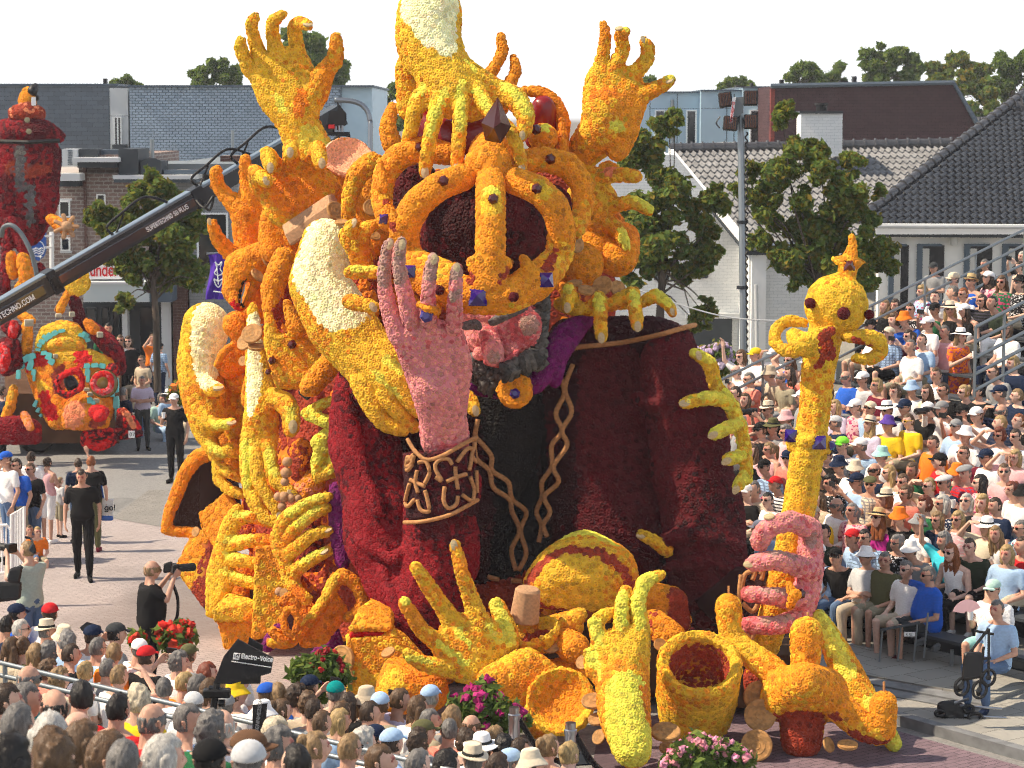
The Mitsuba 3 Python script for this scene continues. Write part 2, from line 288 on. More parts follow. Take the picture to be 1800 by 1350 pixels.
hand([[(362, 572, 0, 42), (350, 640, 0, 40), (357, 695, 0, 40), (367, 740, -.1, 34)], [(360, 668, -.25, 14), (372, 684, -.4, 14), (385, 684, -.5, 11)], [(353, 722, -.2, 16), (373, 747, -.4, 11), (396, 747, -.5, 10), (407, 743, -.55, 8)],
      [(351, 752, -.1, 16), (366, 780, -.2, 13), (378, 793, -.3, 11), (392, 798, -.35, 9)], [(367, 770, 0, 16), (384, 813, -.1, 10), (382, 842, -.1, 9), (404, 862, -.2, 10), (424, 869, -.25, 9)]],
     [], 33.5, mixpal=('O', .7), patches=[('C', [(380, 552, -.45, 42), (374, 610, -.55, 40), (368, 660, -.55, 28)]), ('L', [(380, 745, -.65, 9), (400, 745, -.7, 8)]), ('L', [(368, 780, -.5, 9), (392, 797, -.6, 9)])],
     nails=[(384, 682, -.62, 8, 1, -.1, .6), (407, 743, -.66, 7, 1, -.1)], label='left golden arm with a pale yellow patch reaching down')
hand([[(444, 540, .3, 8), (449, 620, .1, 18), (458, 690, 0, 26), (460, 730, 0, 30)], [(480, 698, -.1, 18), (504, 709, -.25, 18), (513, 733, -.35, 16), (511, 755, -.4, 14)], [(436, 775, 0, 15), (433, 827, -.1, 11), (436, 860, -.15, 9), (446, 890, -.2, 9)],
      [(451, 780, -.05, 15), (451, 827, -.2, 12), (456, 850, -.25, 11), (473, 876, -.3, 10), (491, 907, -.35, 8)], [(470, 775, -.05, 16), (476, 822, -.2, 12), (487, 847, -.3, 12), (507, 862, -.35, 10), (516, 871, -.4, 8)], [(446, 870, -.2, 9), (464, 911, -.25, 9), (489, 920, -.3, 8)]],
     [[(460, 720, 0, 30), (440, 775, 0, 16), (472, 775, 0, 18)]], 31.4, patches=[('C', [(446, 560, .2, 12), (446, 625, -.1, 14), (444, 690, -.15, 17), (437, 725, -.15, 10)]), ('L', [(433, 780, -.2, 9), (434, 850, -.25, 9)]), ('L', [(474, 790, -.25, 9), (480, 830, -.35, 9)]), ('L', [(512, 720, -.5, 9), (512, 740, -.5, 8)])], mixpal=('O', .7),
     nails=[(515, 750, -.56, 10, 0, 1, .3), (492, 908, -.46, 7, .5, 1), (511, 868, -.5, 7, .7, 1)], label='golden hand hanging straight down with long fingers')
hand([[(413, 912, 0, 12), (440, 908, -.1, 10), (458, 913, -.1, 9), (480, 922, -.1, 8)], [(404, 958, 0, 14), (436, 951, -.15, 12), (467, 949, -.2, 10), (482, 955, -.2, 8)], [(400, 984, 0, 14), (422, 984, -.15, 12), (450, 991, -.2, 10)], [(396, 1011, 0, 14), (418, 1018, -.15, 11), (450, 1027, -.2, 10)]],
     [[(418, 898, 0, 12), (402, 924, 0, 14), (390, 971, 0, 16), (398, 960, 0, 14)], [(390, 971, 0, 16), (380, 1004, 0, 17), (372, 1075, -.1, 11), (395, 1030, -.1, 16), (398, 985, 0, 14)]], 32.3, mixpal=('O', .62),
     patches=[('L', [(415, 905, -.2, 8), (440, 899, -.25, 7)]), ('L', [(400, 948, -.3, 8), (440, 941, -.35, 7)]), ('L', [(395, 974, -.3, 8), (425, 975, -.35, 7)]), ('L', [(395, 1003, -.3, 8), (440, 1017, -.4, 7)])], label='golden hand clutching an orange block with four fingers')
hand([[(487, 945, 0, 13), (502, 911, -.1, 12), (536, 887, -.2, 11), (576, 873, -.2, 9)], [(498, 956, 0, 14), (520, 927, -.15, 12), (547, 904, -.2, 11), (574, 893, -.2, 9)], [(498, 980, 0, 14), (524, 960, -.15, 12), (547, 940, -.2, 11), (578, 933, -.2, 9)],
      [(509, 1010, 0, 14), (529, 996, -.15, 11), (553, 980, -.2, 11), (576, 969, -.2, 9)], [(509, 1013, 0, 15), (518, 1040, -.1, 14), (538, 1053, -.15, 11)]],
     [[(487, 949, 0, 13), (498, 978, 0, 15), (508, 1014, 0, 14)]], 30.3, mixpal=('O', .66), patches=[('L', [(505, 903, -.3, 8), (560, 872, -.3, 7)]), ('L', [(530, 985, -.35, 8), (565, 968, -.35, 8)]), ('L', [(525, 918, -.35, 7), (560, 893, -.4, 6)]), ('D', [(520, 1035, 0, 9), (530, 1050, 0, 9)])],
     nails=[(570, 970, -.36, 7, 1, -.5, .6), (577, 932, -.34, 6, 1, -.3, .6)], label='golden hand with four bent fingers beside the purple cloth')
hand([[(580, 704, 0, 8), (538, 727, 0, 9), (580, 744, -.1, 12)], [(582, 760, 0, 12), (558, 778, 0, 13), (569, 790, 0, 13), (556, 811, .05, 10), (558, 842, .05, 8), (587, 822, 0, 10), (590, 800, 0, 12)]], [[(570, 790, .1, 12), (590, 800, .1, 12), (560, 840, .1, 7), (590, 830, .1, 8)]], 30.4,
     mixpal=('L', .55))
# top hand pressing the crown
hand([[(755, 22, .2, 58), (752, 72, .15, 58), (783, 130, 0, 48), (800, 165, -.1, 44)], [(712, 115, .4, 18), (722, 190, .5, 24)], [(742, 170, 0, 18), (730, 190, -.05, 15), (723, 227, 0, 12), (716, 250, .2, 10)], [(777, 160, -.2, 16), (767, 197, -.35, 14), (757, 233, -.4, 12), (750, 277, -.35, 12), (747, 303, -.25, 10)],
      [(810, 150, -.2, 15), (810, 200, -.4, 13), (808, 227, -.45, 12), (805, 267, -.45, 12), (803, 297, -.4, 11)], [(835, 155, -.2, 15), (856, 190, -.4, 13), (900, 232, -.6, 11), (913, 270, -.6, 11), (917, 297, -.55, 10)], [(878, 160, 0, 20), (905, 172, -.1, 20), (923, 197, -.2, 17), (925, 218, -.25, 14), (917, 238, -.3, 11)]],
     [[(783, 130, 0, 46), (748, 172, 0, 18), (790, 190, -.1, 20), (830, 195, -.1, 20), (880, 165, 0, 20)]], 28.9, mixpal=('O', .6),
     patches=[('C', [(758, 8, -.3, 62), (768, 45, -.35, 42), (782, 78, -.40, 22)]), ('C', [(735, 20, -.2, 22)]), ('L', [(742, 152, -.2, 10), (732, 165, -.2, 9)]), ('L', [(783, 160, -.45, 7), (765, 200, -.55, 8), (756, 235, -.55, 7)]), ('L', [(809, 148, -.4, 7), (811, 200, -.6, 9), (810, 225, -.6, 8)]), ('L', [(836, 155, -.4, 7), (858, 190, -.6, 8)]),
              ('L', [(885, 147, -.25, 10), (905, 160, -.35, 12), (925, 192, -.42, 12)]), ('L', [(820, 105, -.3, 6), (840, 125, -.3, 5)])],
     nails=[(747, 303, -.42, 9, 0, 1, .1), (803, 297, -.56, 9, 0, 1, .1), (917, 297, -.7, 8, 0, 1, .1), (918, 238, -.5, 7, 0, 1, .1)], label='golden hand reaching from above and pressing on the crown')
hand([[(880, 66, 0, 8), (885, 90, 0, 9), (866, 125, 0, 10), (850, 140, 0, 12)], [(903, 103, 0, 7), (908, 125, 0, 9), (893, 152, 0, 11), (885, 180, 0, 14)]], [[(850, 145, .1, 12), (885, 185, .1, 14), (860, 200, .2, 14)]], 30.6, 'O')
hand([[(1022, 262, .2, 26), (1060, 225, 0, 38), (1065, 190, 0, 42)], [(1057, 112, 0, 13), (1063, 80, -.05, 10), (1065, 60, -.1, 9), (1060, 43, -.1, 6)], [(1080, 117, -.05, 13), (1097, 87, -.1, 11), (1090, 62, -.2, 11), (1098, 56, -.3, 9)], [(1112, 132, 0, 14), (1137, 107, -.1, 12), (1140, 87, -.15, 12), (1133, 74, -.2, 9)],
      [(1128, 166, 0, 15), (1160, 153, -.1, 12), (1177, 141, -.2, 10)], [(1095, 225, 0, 30), (1085, 265, 0, 20)]],
     [[(1062, 215, 0, 38), (1045, 150, 0, 20), (1057, 118, 0, 14), (1082, 122, 0, 14), (1113, 140, 0, 14), (1125, 170, 0, 16), (1095, 215, 0, 30)]], 30.0, mixpal=('O', .5),
     patches=[('L', [(1085, 220, -.35, 13)]), ('L', [(1178, 135, -.25, 9)]), ('L', [(1098, 50, -.35, 8)]), ('D', [(1045, 165, -.3, 12), (1085, 165, -.35, 10)])], nails=[(1177, 142, -.34, 6, 1, -.5), (1131, 70, -.28, 6, -.5, -1), (1088, 50, -.36, 6, -1, .2)],
     label='raised open golden hand at upper right with bent fingers')
hand([[(1015, 293, 0, 15), (1067, 257, -.15, 13), (1097, 228, -.3, 12)], [(1050, 310, 0, 15), (1093, 307, -.15, 12), (1117, 310, -.25, 12)], [(1070, 364, 0, 14), (1113, 354, -.15, 11), (1140, 369, -.2, 10)], [(1060, 385, 0, 16), (1090, 408, -.15, 12), (1100, 433, -.2, 8)], [(1066, 296, .1, 14), (1078, 298, 0, 12)]],
     [[(1035, 315, .1, 26), (1045, 385, .1, 30), (1062, 350, .1, 24), (1020, 350, .2, 26)]], 30.3, mixpal=('O', .55), patches=[('L', [(1060, 252, -.35, 8), (1095, 222, -.45, 9)]), ('L', [(1118, 345, -.3, 8), (1142, 364, -.35, 8)]), ('L', [(1093, 405, -.3, 8), (1100, 433, -.3, 9)]), ('E', [(1070, 296, 0, 14)])], nails=[(1107, 238, -.4, 7, .6, -1)],
     label='golden hand on the right side of the crown with four fingers pointing right')
part('orange_swell', [[(1020, 465, 0, 42)], [(1085, 450, .2, 38), (1095, 420, .4, 30)], [(1040, 420, .3, 36)]], [[(985, 440, .2, 20), (1020, 480, .1, 30), (1060, 400, .4, 40)]], 30.2, 'O', mixpal=('D', .6))
hand([[(1013, 543, 0, 10), (1000, 509, -.1, 13), (997, 540, -.3, 10)], [(1047, 541, 0, 12), (1053, 524, -.1, 13), (1055, 562, -.3, 12), (1057, 592, -.35, 10)], [(1080, 532, 0, 12), (1113, 515, -.1, 12), (1117, 548, -.3, 12), (1120, 572, -.35, 10)], [(1130, 531, 0, 10), (1153, 518, -.1, 11), (1177, 538, -.2, 9), (1182, 550, -.25, 7)],
      [(985, 535, .1, 12), (1013, 545, 0, 11), (1047, 542, 0, 12), (1080, 533, 0, 12), (1133, 531, .1, 9)]], [], 29.5, mixpal=('O', .6), patches=[('L', [(1000, 503, -.15, 12)]), ('L', [(1052, 520, -.2, 11), (1055, 540, -.4, 9)]), ('L', [(1114, 511, -.15, 11), (1116, 530, -.35, 9)]), ('L', [(1155, 513, -.15, 11), (1178, 532, -.3, 8)])],
     nails=[(997, 541, -.44, 8, 0, 1, .1), (1057, 594, -.48, 8, 0, 1, .1), (1121, 574, -.48, 8, 0, 1, .1), (1182, 548, -.36, 6, .4, 1, .2)], label='golden fingers clawing over the shoulder of the robe')
hand([[(1221, 621, -.2, 9), (1248, 637, -.1, 12), (1257, 677, 0, 12)], [(1204, 709, -.35, 10), (1237, 700, -.3, 12), (1268, 699, -.15, 13), (1288, 715, 0, 13)], [(1256, 763, -.3, 11), (1287, 748, -.15, 12), (1303, 747, 0, 11)], [(1281, 808, -.25, 11), (1310, 797, 0, 11)], [(1297, 855, -.2, 10), (1310, 833, 0, 10)],
      [(1258, 678, .05, 11), (1285, 712, .05, 13), (1302, 755, .05, 12), (1311, 800, .05, 11), (1313, 842, .05, 10)]], [], 28.9, patches=[('L', [(1221, 618, -.3, 9), (1250, 632, -.2, 9)]), ('L', [(1237, 692, -.4, 9), (1280, 697, -.2, 9)]), ('L', [(1275, 744, -.25, 8), (1303, 742, -.1, 8)]), ('L', [(1300, 795, -.1, 9), (1313, 840, 0, 9)])], mixpal=('L', .6),
     nails=[(1228, 625, -.28, 7, -.3, -1, .3), (1203, 709, -.48, 8, -1, .1, .1), (1253, 765, -.42, 8, -1, .5, .1), (1277, 811, -.36, 8, -1, .5, .1), (1294, 860, -.3, 8, -.6, 1, .1)], label='golden hand gripping the sleeve from the right')
hand([[(620, 396, -.1, 11), (608, 414, -.05, 13), (628, 438, 0, 20), (640, 470, .1, 18)], [(664, 394, 0, 9), (641, 402, 0, 11), (634, 428, 0, 15)], [(616, 478, -.2, 12), (664, 479, -.2, 11)], [(615, 530, -.3, 14), (640, 536, -.4, 12), (657, 539, -.45, 11)]], [], 29.1, mixpal=('O', .55), patches=[('L', [(625, 470, -.35, 8), (660, 470, -.35, 7)]), ('D', [(648, 440, -.1, 14)])],
     nails=[(622, 392, -.24, 7, .4, -1), (656, 540, -.62, 8, .5, .8, .2)])
hand([[(800, 957, -.1, 9), (813, 1010, -.1, 12), (830, 1060, 0, 15), (842, 1095, 0, 20)], [(731, 998, -.2, 11), (760, 1040, -.1, 14), (797, 1095, 0, 16)], [(711, 1060, -.3, 11), (740, 1107, -.2, 13), (773, 1133, -.1, 16)], [(717, 1150, -.3, 10), (743, 1167, -.25, 13), (787, 1175, -.15, 18)], [(873, 1064, .2, 14), (890, 1100, .15, 16), (897, 1128, .1, 18)]],
     [[(842, 1098, 0, 22), (797, 1100, 0, 18), (778, 1140, -.05, 20), (795, 1175, -.1, 18), (830, 1190, -.1, 16), (885, 1130, .1, 24)]], 27.1, mixpal=('O', .5), patches=[('L', [(872, 1060, .05, 12), (897, 1125, -.05, 12)]), ('L', [(805, 1110, -.3, 8), (825, 1135, -.35, 6)]), ('L', [(770, 1130, -.35, 7), (820, 1165, -.4, 7)]), ('L', [(855, 1095, -.25, 6), (875, 1130, -.25, 7)]), ('L', [(720, 1155, -.45, 7), (760, 1163, -.45, 6)]), ('L', [(711, 1055, -.42, 9)])],
     nails=[(798, 958, -.22, 8, -.2, -1, .1)], label='spread golden hand resting below the raised sleeve')
hand([[(1093, 1175, 0, 48), (1098, 1260, -.3, 46), (1112, 1318, -.55, 34)], [(1057, 1130, 0, 17), (1045, 1096, 0, 12), (1058, 1083, .05, 11), (1077, 1076, .1, 9)], [(1093, 1115, 0, 15), (1093, 1067, 0, 13), (1100, 1040, .1, 12)], [(1127, 1105, 0, 15), (1120, 1057, 0, 13), (1132, 1022, .1, 12), (1160, 1011, .15, 9)], [(1048, 1180, 0, 20), (1038, 1150, 0, 13)]],
     [[(1093, 1180, 0, 48), (1057, 1130, 0, 16), (1093, 1118, 0, 15), (1128, 1108, 0, 15), (1045, 1160, 0, 14)]], 26.0, mixpal=('O', .56), size=.056,
     patches=[('L', [(1103, 1215, -.48, 40), (1108, 1300, -.85, 52)]), ('L', [(1045, 1096, -.1, 13), (1052, 1130, -.2, 9)]), ('L', [(1092, 1045, 0, 13), (1092, 1100, -.1, 9)]), ('L', [(1140, 1016, 0, 16), (1120, 1060, -.1, 12), (1126, 1100, -.15, 9)]), ('L', [(1038, 1150, -.1, 12), (1050, 1190, -.2, 9)]), ('D', [(1138, 1215, -.1, 14), (1145, 1260, -.3, 14)])],
     label='golden forearm in the front with fingers pointing up')
hand([[(1440, 1085, .3, 14), (1478, 1160, .2, 26), (1520, 1235, 0, 26), (1572, 1308, -.4, 14)]], [], 27.0, patches=[('L', [(1440, 1080, .1, 14), (1490, 1180, -.15, 17)]), ('L', [(1530, 1230, -.3, 12), (1580, 1310, -.6, 18)])], size=.058, label='yellow arm sloping down behind the oil lamp')
hand([[(1128, 940, 0, 9), (1150, 950, 0, 10), (1172, 968, .1, 12)]], [], 29.0, nails=[(1127, 942, -.1, 7, -1, 0)])
# --- objects held in the pile
def coin(u, v, d, r, axis, thick=.28):
    R = r * d / F; h = R * thick
    prof = [(0, 0), (R * .95, 0), (R, h * .15), (R, h), (R * .9, h * 1.12), (R * .82, h), (R * .62, h), (R * .56, h * 1.12), (R * .5, h), (R * .3, h), (R * .26, h * 1.12), (R * .2, h), (0, h)]
    put('coin', lathe(prof, P(u, v, d), axis, 22), 'bsdf_coin', FLOAT, smooth=40)
for c in [(589, 372, 30.4, 18, (.5, -.6, .4)), (653, 366, 29.6, 16, (.3, -.8, .4)), (471, 454, 31.6, 18, (.8, -.5, .3)), (452, 486, 31.9, 15, (.7, -.3, .7)), (600, 392, 29.6, 12, (0, -.3, 1)), (657, 415, 29.4, 12, (.4, -.5, .7)), (444, 588, 31.0, 19, (-.2, -.8, .6)), (432, 602, 31.1, 16, (-.5, -.7, .5)), (451, 612, 31.0, 15, (0, -.3, 1)), (428, 635, 32.6, 9, (-.4, -.8, .3)),
          (1030, 512, 29.4, 15, (.1, -.5, .9)), (1060, 503, 29.5, 18, (-.3, -.8, .5)), (1085, 508, 29.6, 15, (.4, -.8, .4)), (1010, 500, 29.5, 14, (-.1, -.3, .9)), (1012, 430, 29.6, 15, (.5, -.8, .2)),
          (1043, 1235, 26.1, 21, (-.1, -.45, 1)), (1050, 1266, 26.0, 16, (-.2, -.5, 1)), (1054, 1296, 25.9, 14, (-.6, -.6, .5)), (1170, 1290, 25.7, 26, (0, -.4, 1)), (1176, 1318, 25.8, 18, (.1, -.4, 1)), (1333, 1225, 26.6, 28, (.2, -.9, .3)), (1336, 1258, 26.4, 28, (-.1, -.9, .4)), (1331, 1310, 26.2, 28, (-.3, -.9, .2)), (604, 1160, 28.0, 26, (-.6, -.8, .2)), (608, 1190, 27.9, 17, (-.4, -.9, 0)), (683, 1148, 27.7, 13, (-.4, -.4, .9)),
          (967, 1135, 27.3, 17, (.1, -.7, .7)), (1025, 1165, 26.6, 13, (-.5, -.7, .5)), (1455, 1310, 26.1, 14, (.6, -.5, .4)), (1490, 1312, 26.0, 18, (0, -.2, 1)), (1160, 1134, 26.9, 12, (.3, -.8, .5)), (345, 935, 34.3, 9, (-.6, -.7, .3)), (500, 1043, 30.1, 9, (-.5, -.8, .2))]: coin(*c)
for u, v, r in [(505, 812, 9), (503, 831, 10), (501, 847, 8), (499, 874, 10), (512, 876, 8), (489, 873, 8), (524, 876, 7), (496, 890, 8), (491, 1040, 8)]:
    put('bead', trimesh.Trimesh(*(lambda s: (s.vertices * r * 30.6 / F + P(u, v, 30.6), s.faces))(trimesh.creation.icosphere(subdivisions=2)), process=False), 'bsdf_cork', FLOAT, smooth=True)
kk = put('wooden_plank', tm(hull(np.vstack([ball(P(u, v, d), .03, 0) for u, v, d in [(505, 412, 30.6), (580, 362, 30.4), (577, 346, 30.5), (500, 398, 30.8), (513, 428, 30.6), (585, 380, 30.4), (520, 400, 31.3), (590, 345, 31.2)]]))), 'bsdf_cork', FLOAT)
def bowl(name, u, v, d, r, axis, pal, inner, deep=.7, size=.058, lab=None, wall=.16, prof=None):
    R = r * d / F
    prof = prof or [(.0, -deep * R), (.45 * R, -.97 * deep * R), (.85 * R, -.55 * deep * R), (R, -.05 * R), (R * (1 - wall / 2), .05 * R), (R * (1 - wall), -.04 * R), (.62 * R, -.45 * deep * R), (.3 * R, -.6 * deep * R), (0, -.62 * deep * R)]
    m = lathe(prof, P(u, v, d), axis, 26); m.merge_vertices(); m.fix_normals()
    ax = np.asarray(axis, float) / np.linalg.norm(axis); c = P(u, v, d)
    seedn[0] += 1
    mm, col = bloom(m, size, pal, [(inner, [np.r_[c - ax * R * (.72 if name == 'tub' else deep * .30), R * (.74 if name == 'tub' else .66)], np.r_[c + ax * R * .02, R * .72]])] if inner else (), seedn[0], ('Y' if pal == 'O' else 'O', .6))
    k = put(name, mm, 'bsdf_flower', FLOAT, color=col); tag(k, lab); return k
R26 = 75 * 26.3 / F
bowl('tub', 1230, 1168, 26.4, 76, (0, -.62, .78), 'Y', 'R', prof=[(0, -2.05 * R26), (.86 * R26, -2.0 * R26), (.96 * R26, -1.2 * R26), (.98 * R26, -.2 * R26), (1.0 * R26, .02 * R26), (.9 * R26, .12 * R26), (.76 * R26, .05 * R26), (.7 * R26, -.5 * R26), (.6 * R26, -1.2 * R26), (0, -1.25 * R26)], lab='big round flower-covered tub with open top')
for a in range(9):
    th = math.pi * (1.0 + a / 8); ax = np.array([0, -.62, .78]); c0 = P(1230, 1168, 26.4); M = frame(ax)
    q = lambda rr, h: c0 + M[:3, 0] * math.cos(th) * rr * R26 + M[:3, 1] * math.sin(th) * rr * R26 + ax / np.linalg.norm(ax) * h * R26
bowl('dish', 985, 1232, 26.6, 62, (-.15, -.85, .5), 'Y', 'O', deep=.6, lab='round yellow dish leaning toward the camera')
bowl('dish', 940, 1108, 27.4, 45, (-.3, -.25, .9), 'Y', 'R', deep=.9)
bowl('peach_bowl', 611, 274, 31.2, 44, (.1, -.75, .66), 'H', None, deep=.6, size=.03, lab='smooth peach coloured bowl at the top left of the pile')
part('bread_loaf', [], [[(960, 1030, .1, 42), (1090, 1040, .1, 40), (1027, 985, .3, 55), (985, 1010, .1, 52), (1070, 1005, .1, 52)]], 28.3, 'Y', size=.06, mixpal=('O', .66),
     patches=[('R', [(922, 1035, 0, 10), (950, 988, 0, 10), (1000, 962, 0, 10), (1055, 970, 0, 10), (1098, 1006, 0, 10), (1118, 1040, 0, 10)]), ('R', [(930, 1058, 0, 11), (975, 1080, 0, 12), (1060, 1086, 0, 12), (1112, 1066, 0, 11)]), ('L', [(990, 935, 0, 18), (1050, 930, .1, 22), (1085, 950, .1, 12)])], label='big rounded yellow sack with rust red bands')
part('cushion', [], [[(868, 1200, 0, 32), (925, 1172, .1, 34), (955, 1190, .1, 30), (905, 1230, 0, 20)]], 26.9, 'Y', mixpal=('O', .45), patches=[('O', [(950, 1200, -.2, 28)])])
part('money_bag', [], [[(700, 1215, 0, 40), (750, 1215, .1, 40), (695, 1180, .2, 25), (740, 1190, .2, 20)]], 27.3, 'O', mixpal=('D', .55), patches=[('Y', [(685, 1195, -.25, 28)])])
def boxy(name, pts, d0, pal, r=5, label=None, **kw):
    return part(name, (), [[(u, v, dd, r) for u, v, dd in pts]], d0, pal, ref=.2, it=2, label=label, **kw)
boxy('treasure_chest', [(618, 1128, 0), (682, 1122, 0), (615, 1215, 0), (682, 1218, 0), (615, 1120, .8), (690, 1125, .9), (690, 1215, .9), (618, 1205, .8)], 28.0, 'Y', mixpal=('O', .5), label='yellow treasure chest at the left front corner')
boxy('chest_lid', [(622, 1104, 0), (684, 1104, 0), (634, 1075, .2), (655, 1060, .4), (684, 1075, .3), (690, 1100, .9), (655, 1060, .8)], 28.0, 'Y', mixpal=('O', .55))
boxy('chest_band', [(620, 1115, .05), (684, 1115, .05), (690, 1113, .8)], 28.0, 'X', r=4, mixpal=None)
boxy('orange_block', [(455, 966, 0), (493, 964, 0), (508, 1050, 0), (484, 1112, 0), (448, 1118, 0), (470, 966, .9), (505, 1000, .9), (480, 1110, .8)], 31.3, 'O', mixpal=('Y', .62), label='tall orange block held by a golden hand')
boxy('house_roof', [(380, 1074, 0), (402, 1050, .2), (444, 1062, 0), (444, 1086, 0), (382, 1088, 0), (420, 1050, 1), (450, 1080, 1)], 31.7, 'Y', mixpal=('O', .55))
boxy('house_base', [(390, 1098, .05), (443, 1094, .05), (441, 1138, .05), (400, 1140, .05), (450, 1092, 1), (400, 1100, 1), (445, 1135, 1)], 31.7, 'O', mixpal=('D', .6))
boxy('book', [(314, 998, .3), (340, 945, .4), (374, 930, .3), (384, 1010, .2), (360, 1062, .1), (340, 1000, .8)], 34.2, 'O', mixpal=('Y', .5), patches=[('R', [(385, 960, -.1, 22), (372, 1010, -.1, 26), (350, 1070, -.1, 26)])], label='orange and rust coloured book at the far left')
boxy('book', [(356, 905, .2), (397, 872, .1), (416, 892, 0), (388, 968, 0), (362, 932, .2), (390, 920, .6)], 33.4, 'O', mixpal=('D', .6))
part('handbag', [[(291, 930, 0, 8), (298, 900, 0, 10), (325, 832, 0, 12), (346, 803, 0, 13), (375, 795, 0, 13), (400, 806, .2, 12)], [(291, 932, 0, 8), (318, 935, 0, 9), (345, 936, 0, 8)], [(330, 850, .6, 20), (380, 830, .8, 20)]], [], 34.8, 'O', mixpal=('D', .5), label='open orange handbag with dark inside at far left')
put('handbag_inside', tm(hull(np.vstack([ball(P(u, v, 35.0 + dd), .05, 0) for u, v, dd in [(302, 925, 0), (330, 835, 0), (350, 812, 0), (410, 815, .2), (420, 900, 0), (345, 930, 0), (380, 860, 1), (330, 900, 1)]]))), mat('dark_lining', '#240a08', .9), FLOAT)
for ch, dd, pl_, mx in [([(470, 640, 0, 34), (455, 700, .2, 32)], 32.4, 'O', ('D', .5)), ([(425, 660, 0, 34), (432, 600, .2, 26)], 33.6, 'O', ('Y', .5)), ([(530, 790, 0, 20), (526, 830, 0, 18)], 31.2, 'R', ('D', .55)), ([(548, 850, 0, 24), (520, 890, 0, 22)], 31.2, 'E', ('O', .5)), ([(470, 860, 0, 34), (500, 905, .1, 22)], 32.6, 'O', ('D', .5)), ([(440, 935, 0, 26), (465, 960, 0, 22)], 33.0, 'R', ('D', .6)), ([(540, 930, 0, 26), (550, 985, 0, 22)], 31.0, 'R', ('W', .5)), ([(430, 1010, 0, 30), (430, 1050, 0, 26)], 33.0, 'D', ('R', .55)), ([(500, 420, 0, 30), (540, 410, .2, 26)], 31.8, 'O', ('D', .5)), ([(640, 330, .3, 26), (660, 420, .2, 30)], 30.6, 'O', ('D', .45)), ([(470, 480, 0, 34), (455, 540, .2, 30)], 32.6, 'D', ('O', .5)), ([(600, 520, 0, 30)], 30.8, 'D', ('O', .5)), ([(548, 1090, 0, 22), (520, 1060, 0, 20)], 30.6, 'D', ('R', .5)), ([(960, 1110, .1, 24), (1000, 1100, .2, 26)], 27.7, 'O', ('Y', .5)), ([(1180, 1120, .2, 26), (1150, 1095, .3, 24)], 27.6, 'O', ('R', .6)), ([(690, 1130, .2, 26), (740, 1190, .2, 30)], 27.9, 'O', ('Y', .5)), ([(960, 1190, .3, 30), (1010, 1180, .3, 26)], 27.2, 'O', ('D', .5)), ([(1330, 1190, .3, 24), (1340, 1240, .3, 26)], 27.0, 'R', ('O', .6))]:
    part('flower_bundle', [ch], (), dd, pl_, mixpal=mx)
part('jar', [[(420, 690, 0, 52), (415, 760, 0, 44), (412, 800, 0, 38)]], [], 34.2, 'O', mixpal=('Y', .5))
part('jar_rim', [[(380, 800, -.2, 9), (405, 790, -.5, 12), (432, 800, -.3, 10)], [(385, 820, -.2, 9), (405, 832, -.4, 10), (432, 840, -.3, 10)]], [], 33.6, 'Y')
part('shell', [[(383, 640, 0, 6), (392, 620, -.1, 6), (410, 606, -.1, 6), (430, 596, 0, 6)]], [[(385, 640, .2, 6), (430, 600, .2, 6), (425, 640, .3, 14), (400, 655, .3, 12)]], 33.0, 'O', mixpal=('D', .4))
part('shell', [[(415, 570, 0, 24), (428, 590, 0, 20)]], [], 32.8, 'O', mixpal=('D', .5))
part('horn', [[(455, 448, 0, 22), (430, 470, 0, 34), (412, 508, 0, 22), (420, 535, -.1, 12)]], [[(460, 450, 0, 24), (425, 470, 0, 32), (440, 490, .1, 24), (405, 515, 0, 14), (424, 540, 0, 8)]], 32.2, 'O', cuts=[[(435, 495, -.9, 9), (424, 535, -.9, 5), (435, 500, .3, 6), (425, 530, .3, 4)]], patches=[('K', [(433, 498, -.2, 9), (424, 533, -.2, 6)]), ('X', [(408, 535, -.3, 8), (418, 545, -.3, 8)])], mixpal=('D', .6), label='orange horn with a dark opening')  # near-black blooms in the cut: shade of the hollow put into the colour
part('horn', [[(500, 455, 0, 22), (478, 505, 0, 20), (480, 550, 0, 18)]], [], 31.1, 'O', patches=[('R', [(492, 552, -.2, 14), (500, 540, 0, 14)])])
part('horn', [[(472, 375, 0, 12), (470, 410, 0, 16), (478, 440, 0, 22)], [(493, 383, -.2, 3), (500, 410, -.2, 4), (511, 434, -.2, 3)]], [[(472, 375, 0, 12), (495, 400, 0, 10), (478, 435, 0, 20), (500, 430, 0, 12)]], 31.5, 'O')
part('arch', [[(655, 285, 0, 20), (628, 305, -.1, 18), (614, 345, -.1, 14), (612, 385, 0, 11)], [(690, 190, .3, 10), (680, 225, .2, 14), (690, 255, .2, 18)]], [], 30.0, 'O', mixpal=('Y', .6))
part('arch', [[(918, 160, 0, 8), (950, 161, 0, 10), (975, 178, 0, 12), (990, 215, 0, 13), (985, 262, .1, 12)], [(955, 242, -.3, 26)], [(987, 213, -.2, 5), (990, 262, -.2, 10)]], [], 30.0, 'O', mixpal=('D', .55), patches=[('L', [(957, 222, -.4, 12)])])
put('crown_lining', blob([[(955, 190, 0, 24), (950, 240, .2, 30)], [(740, 215, -.5, 30), (800, 245, -.7, 34), (850, 230, -.6, 30)]], (), 29.9, ref=.1), mat('satin', '#7d0712', .3, spec=.6), FLOAT, smooth=True)
small = part('small_crown', [[(478, 590, 0, 14), (472, 556, 0, 6)], [(522, 578, 0, 18), (505, 534, 0, 7)]], [[(480, 600, 0, 17), (560, 612, .1, 14), (535, 665, 0, 18), (495, 672, 0, 12)]], 30.7, 'O', mixpal=('Y', .55), label='tilted orange crown on the left side')
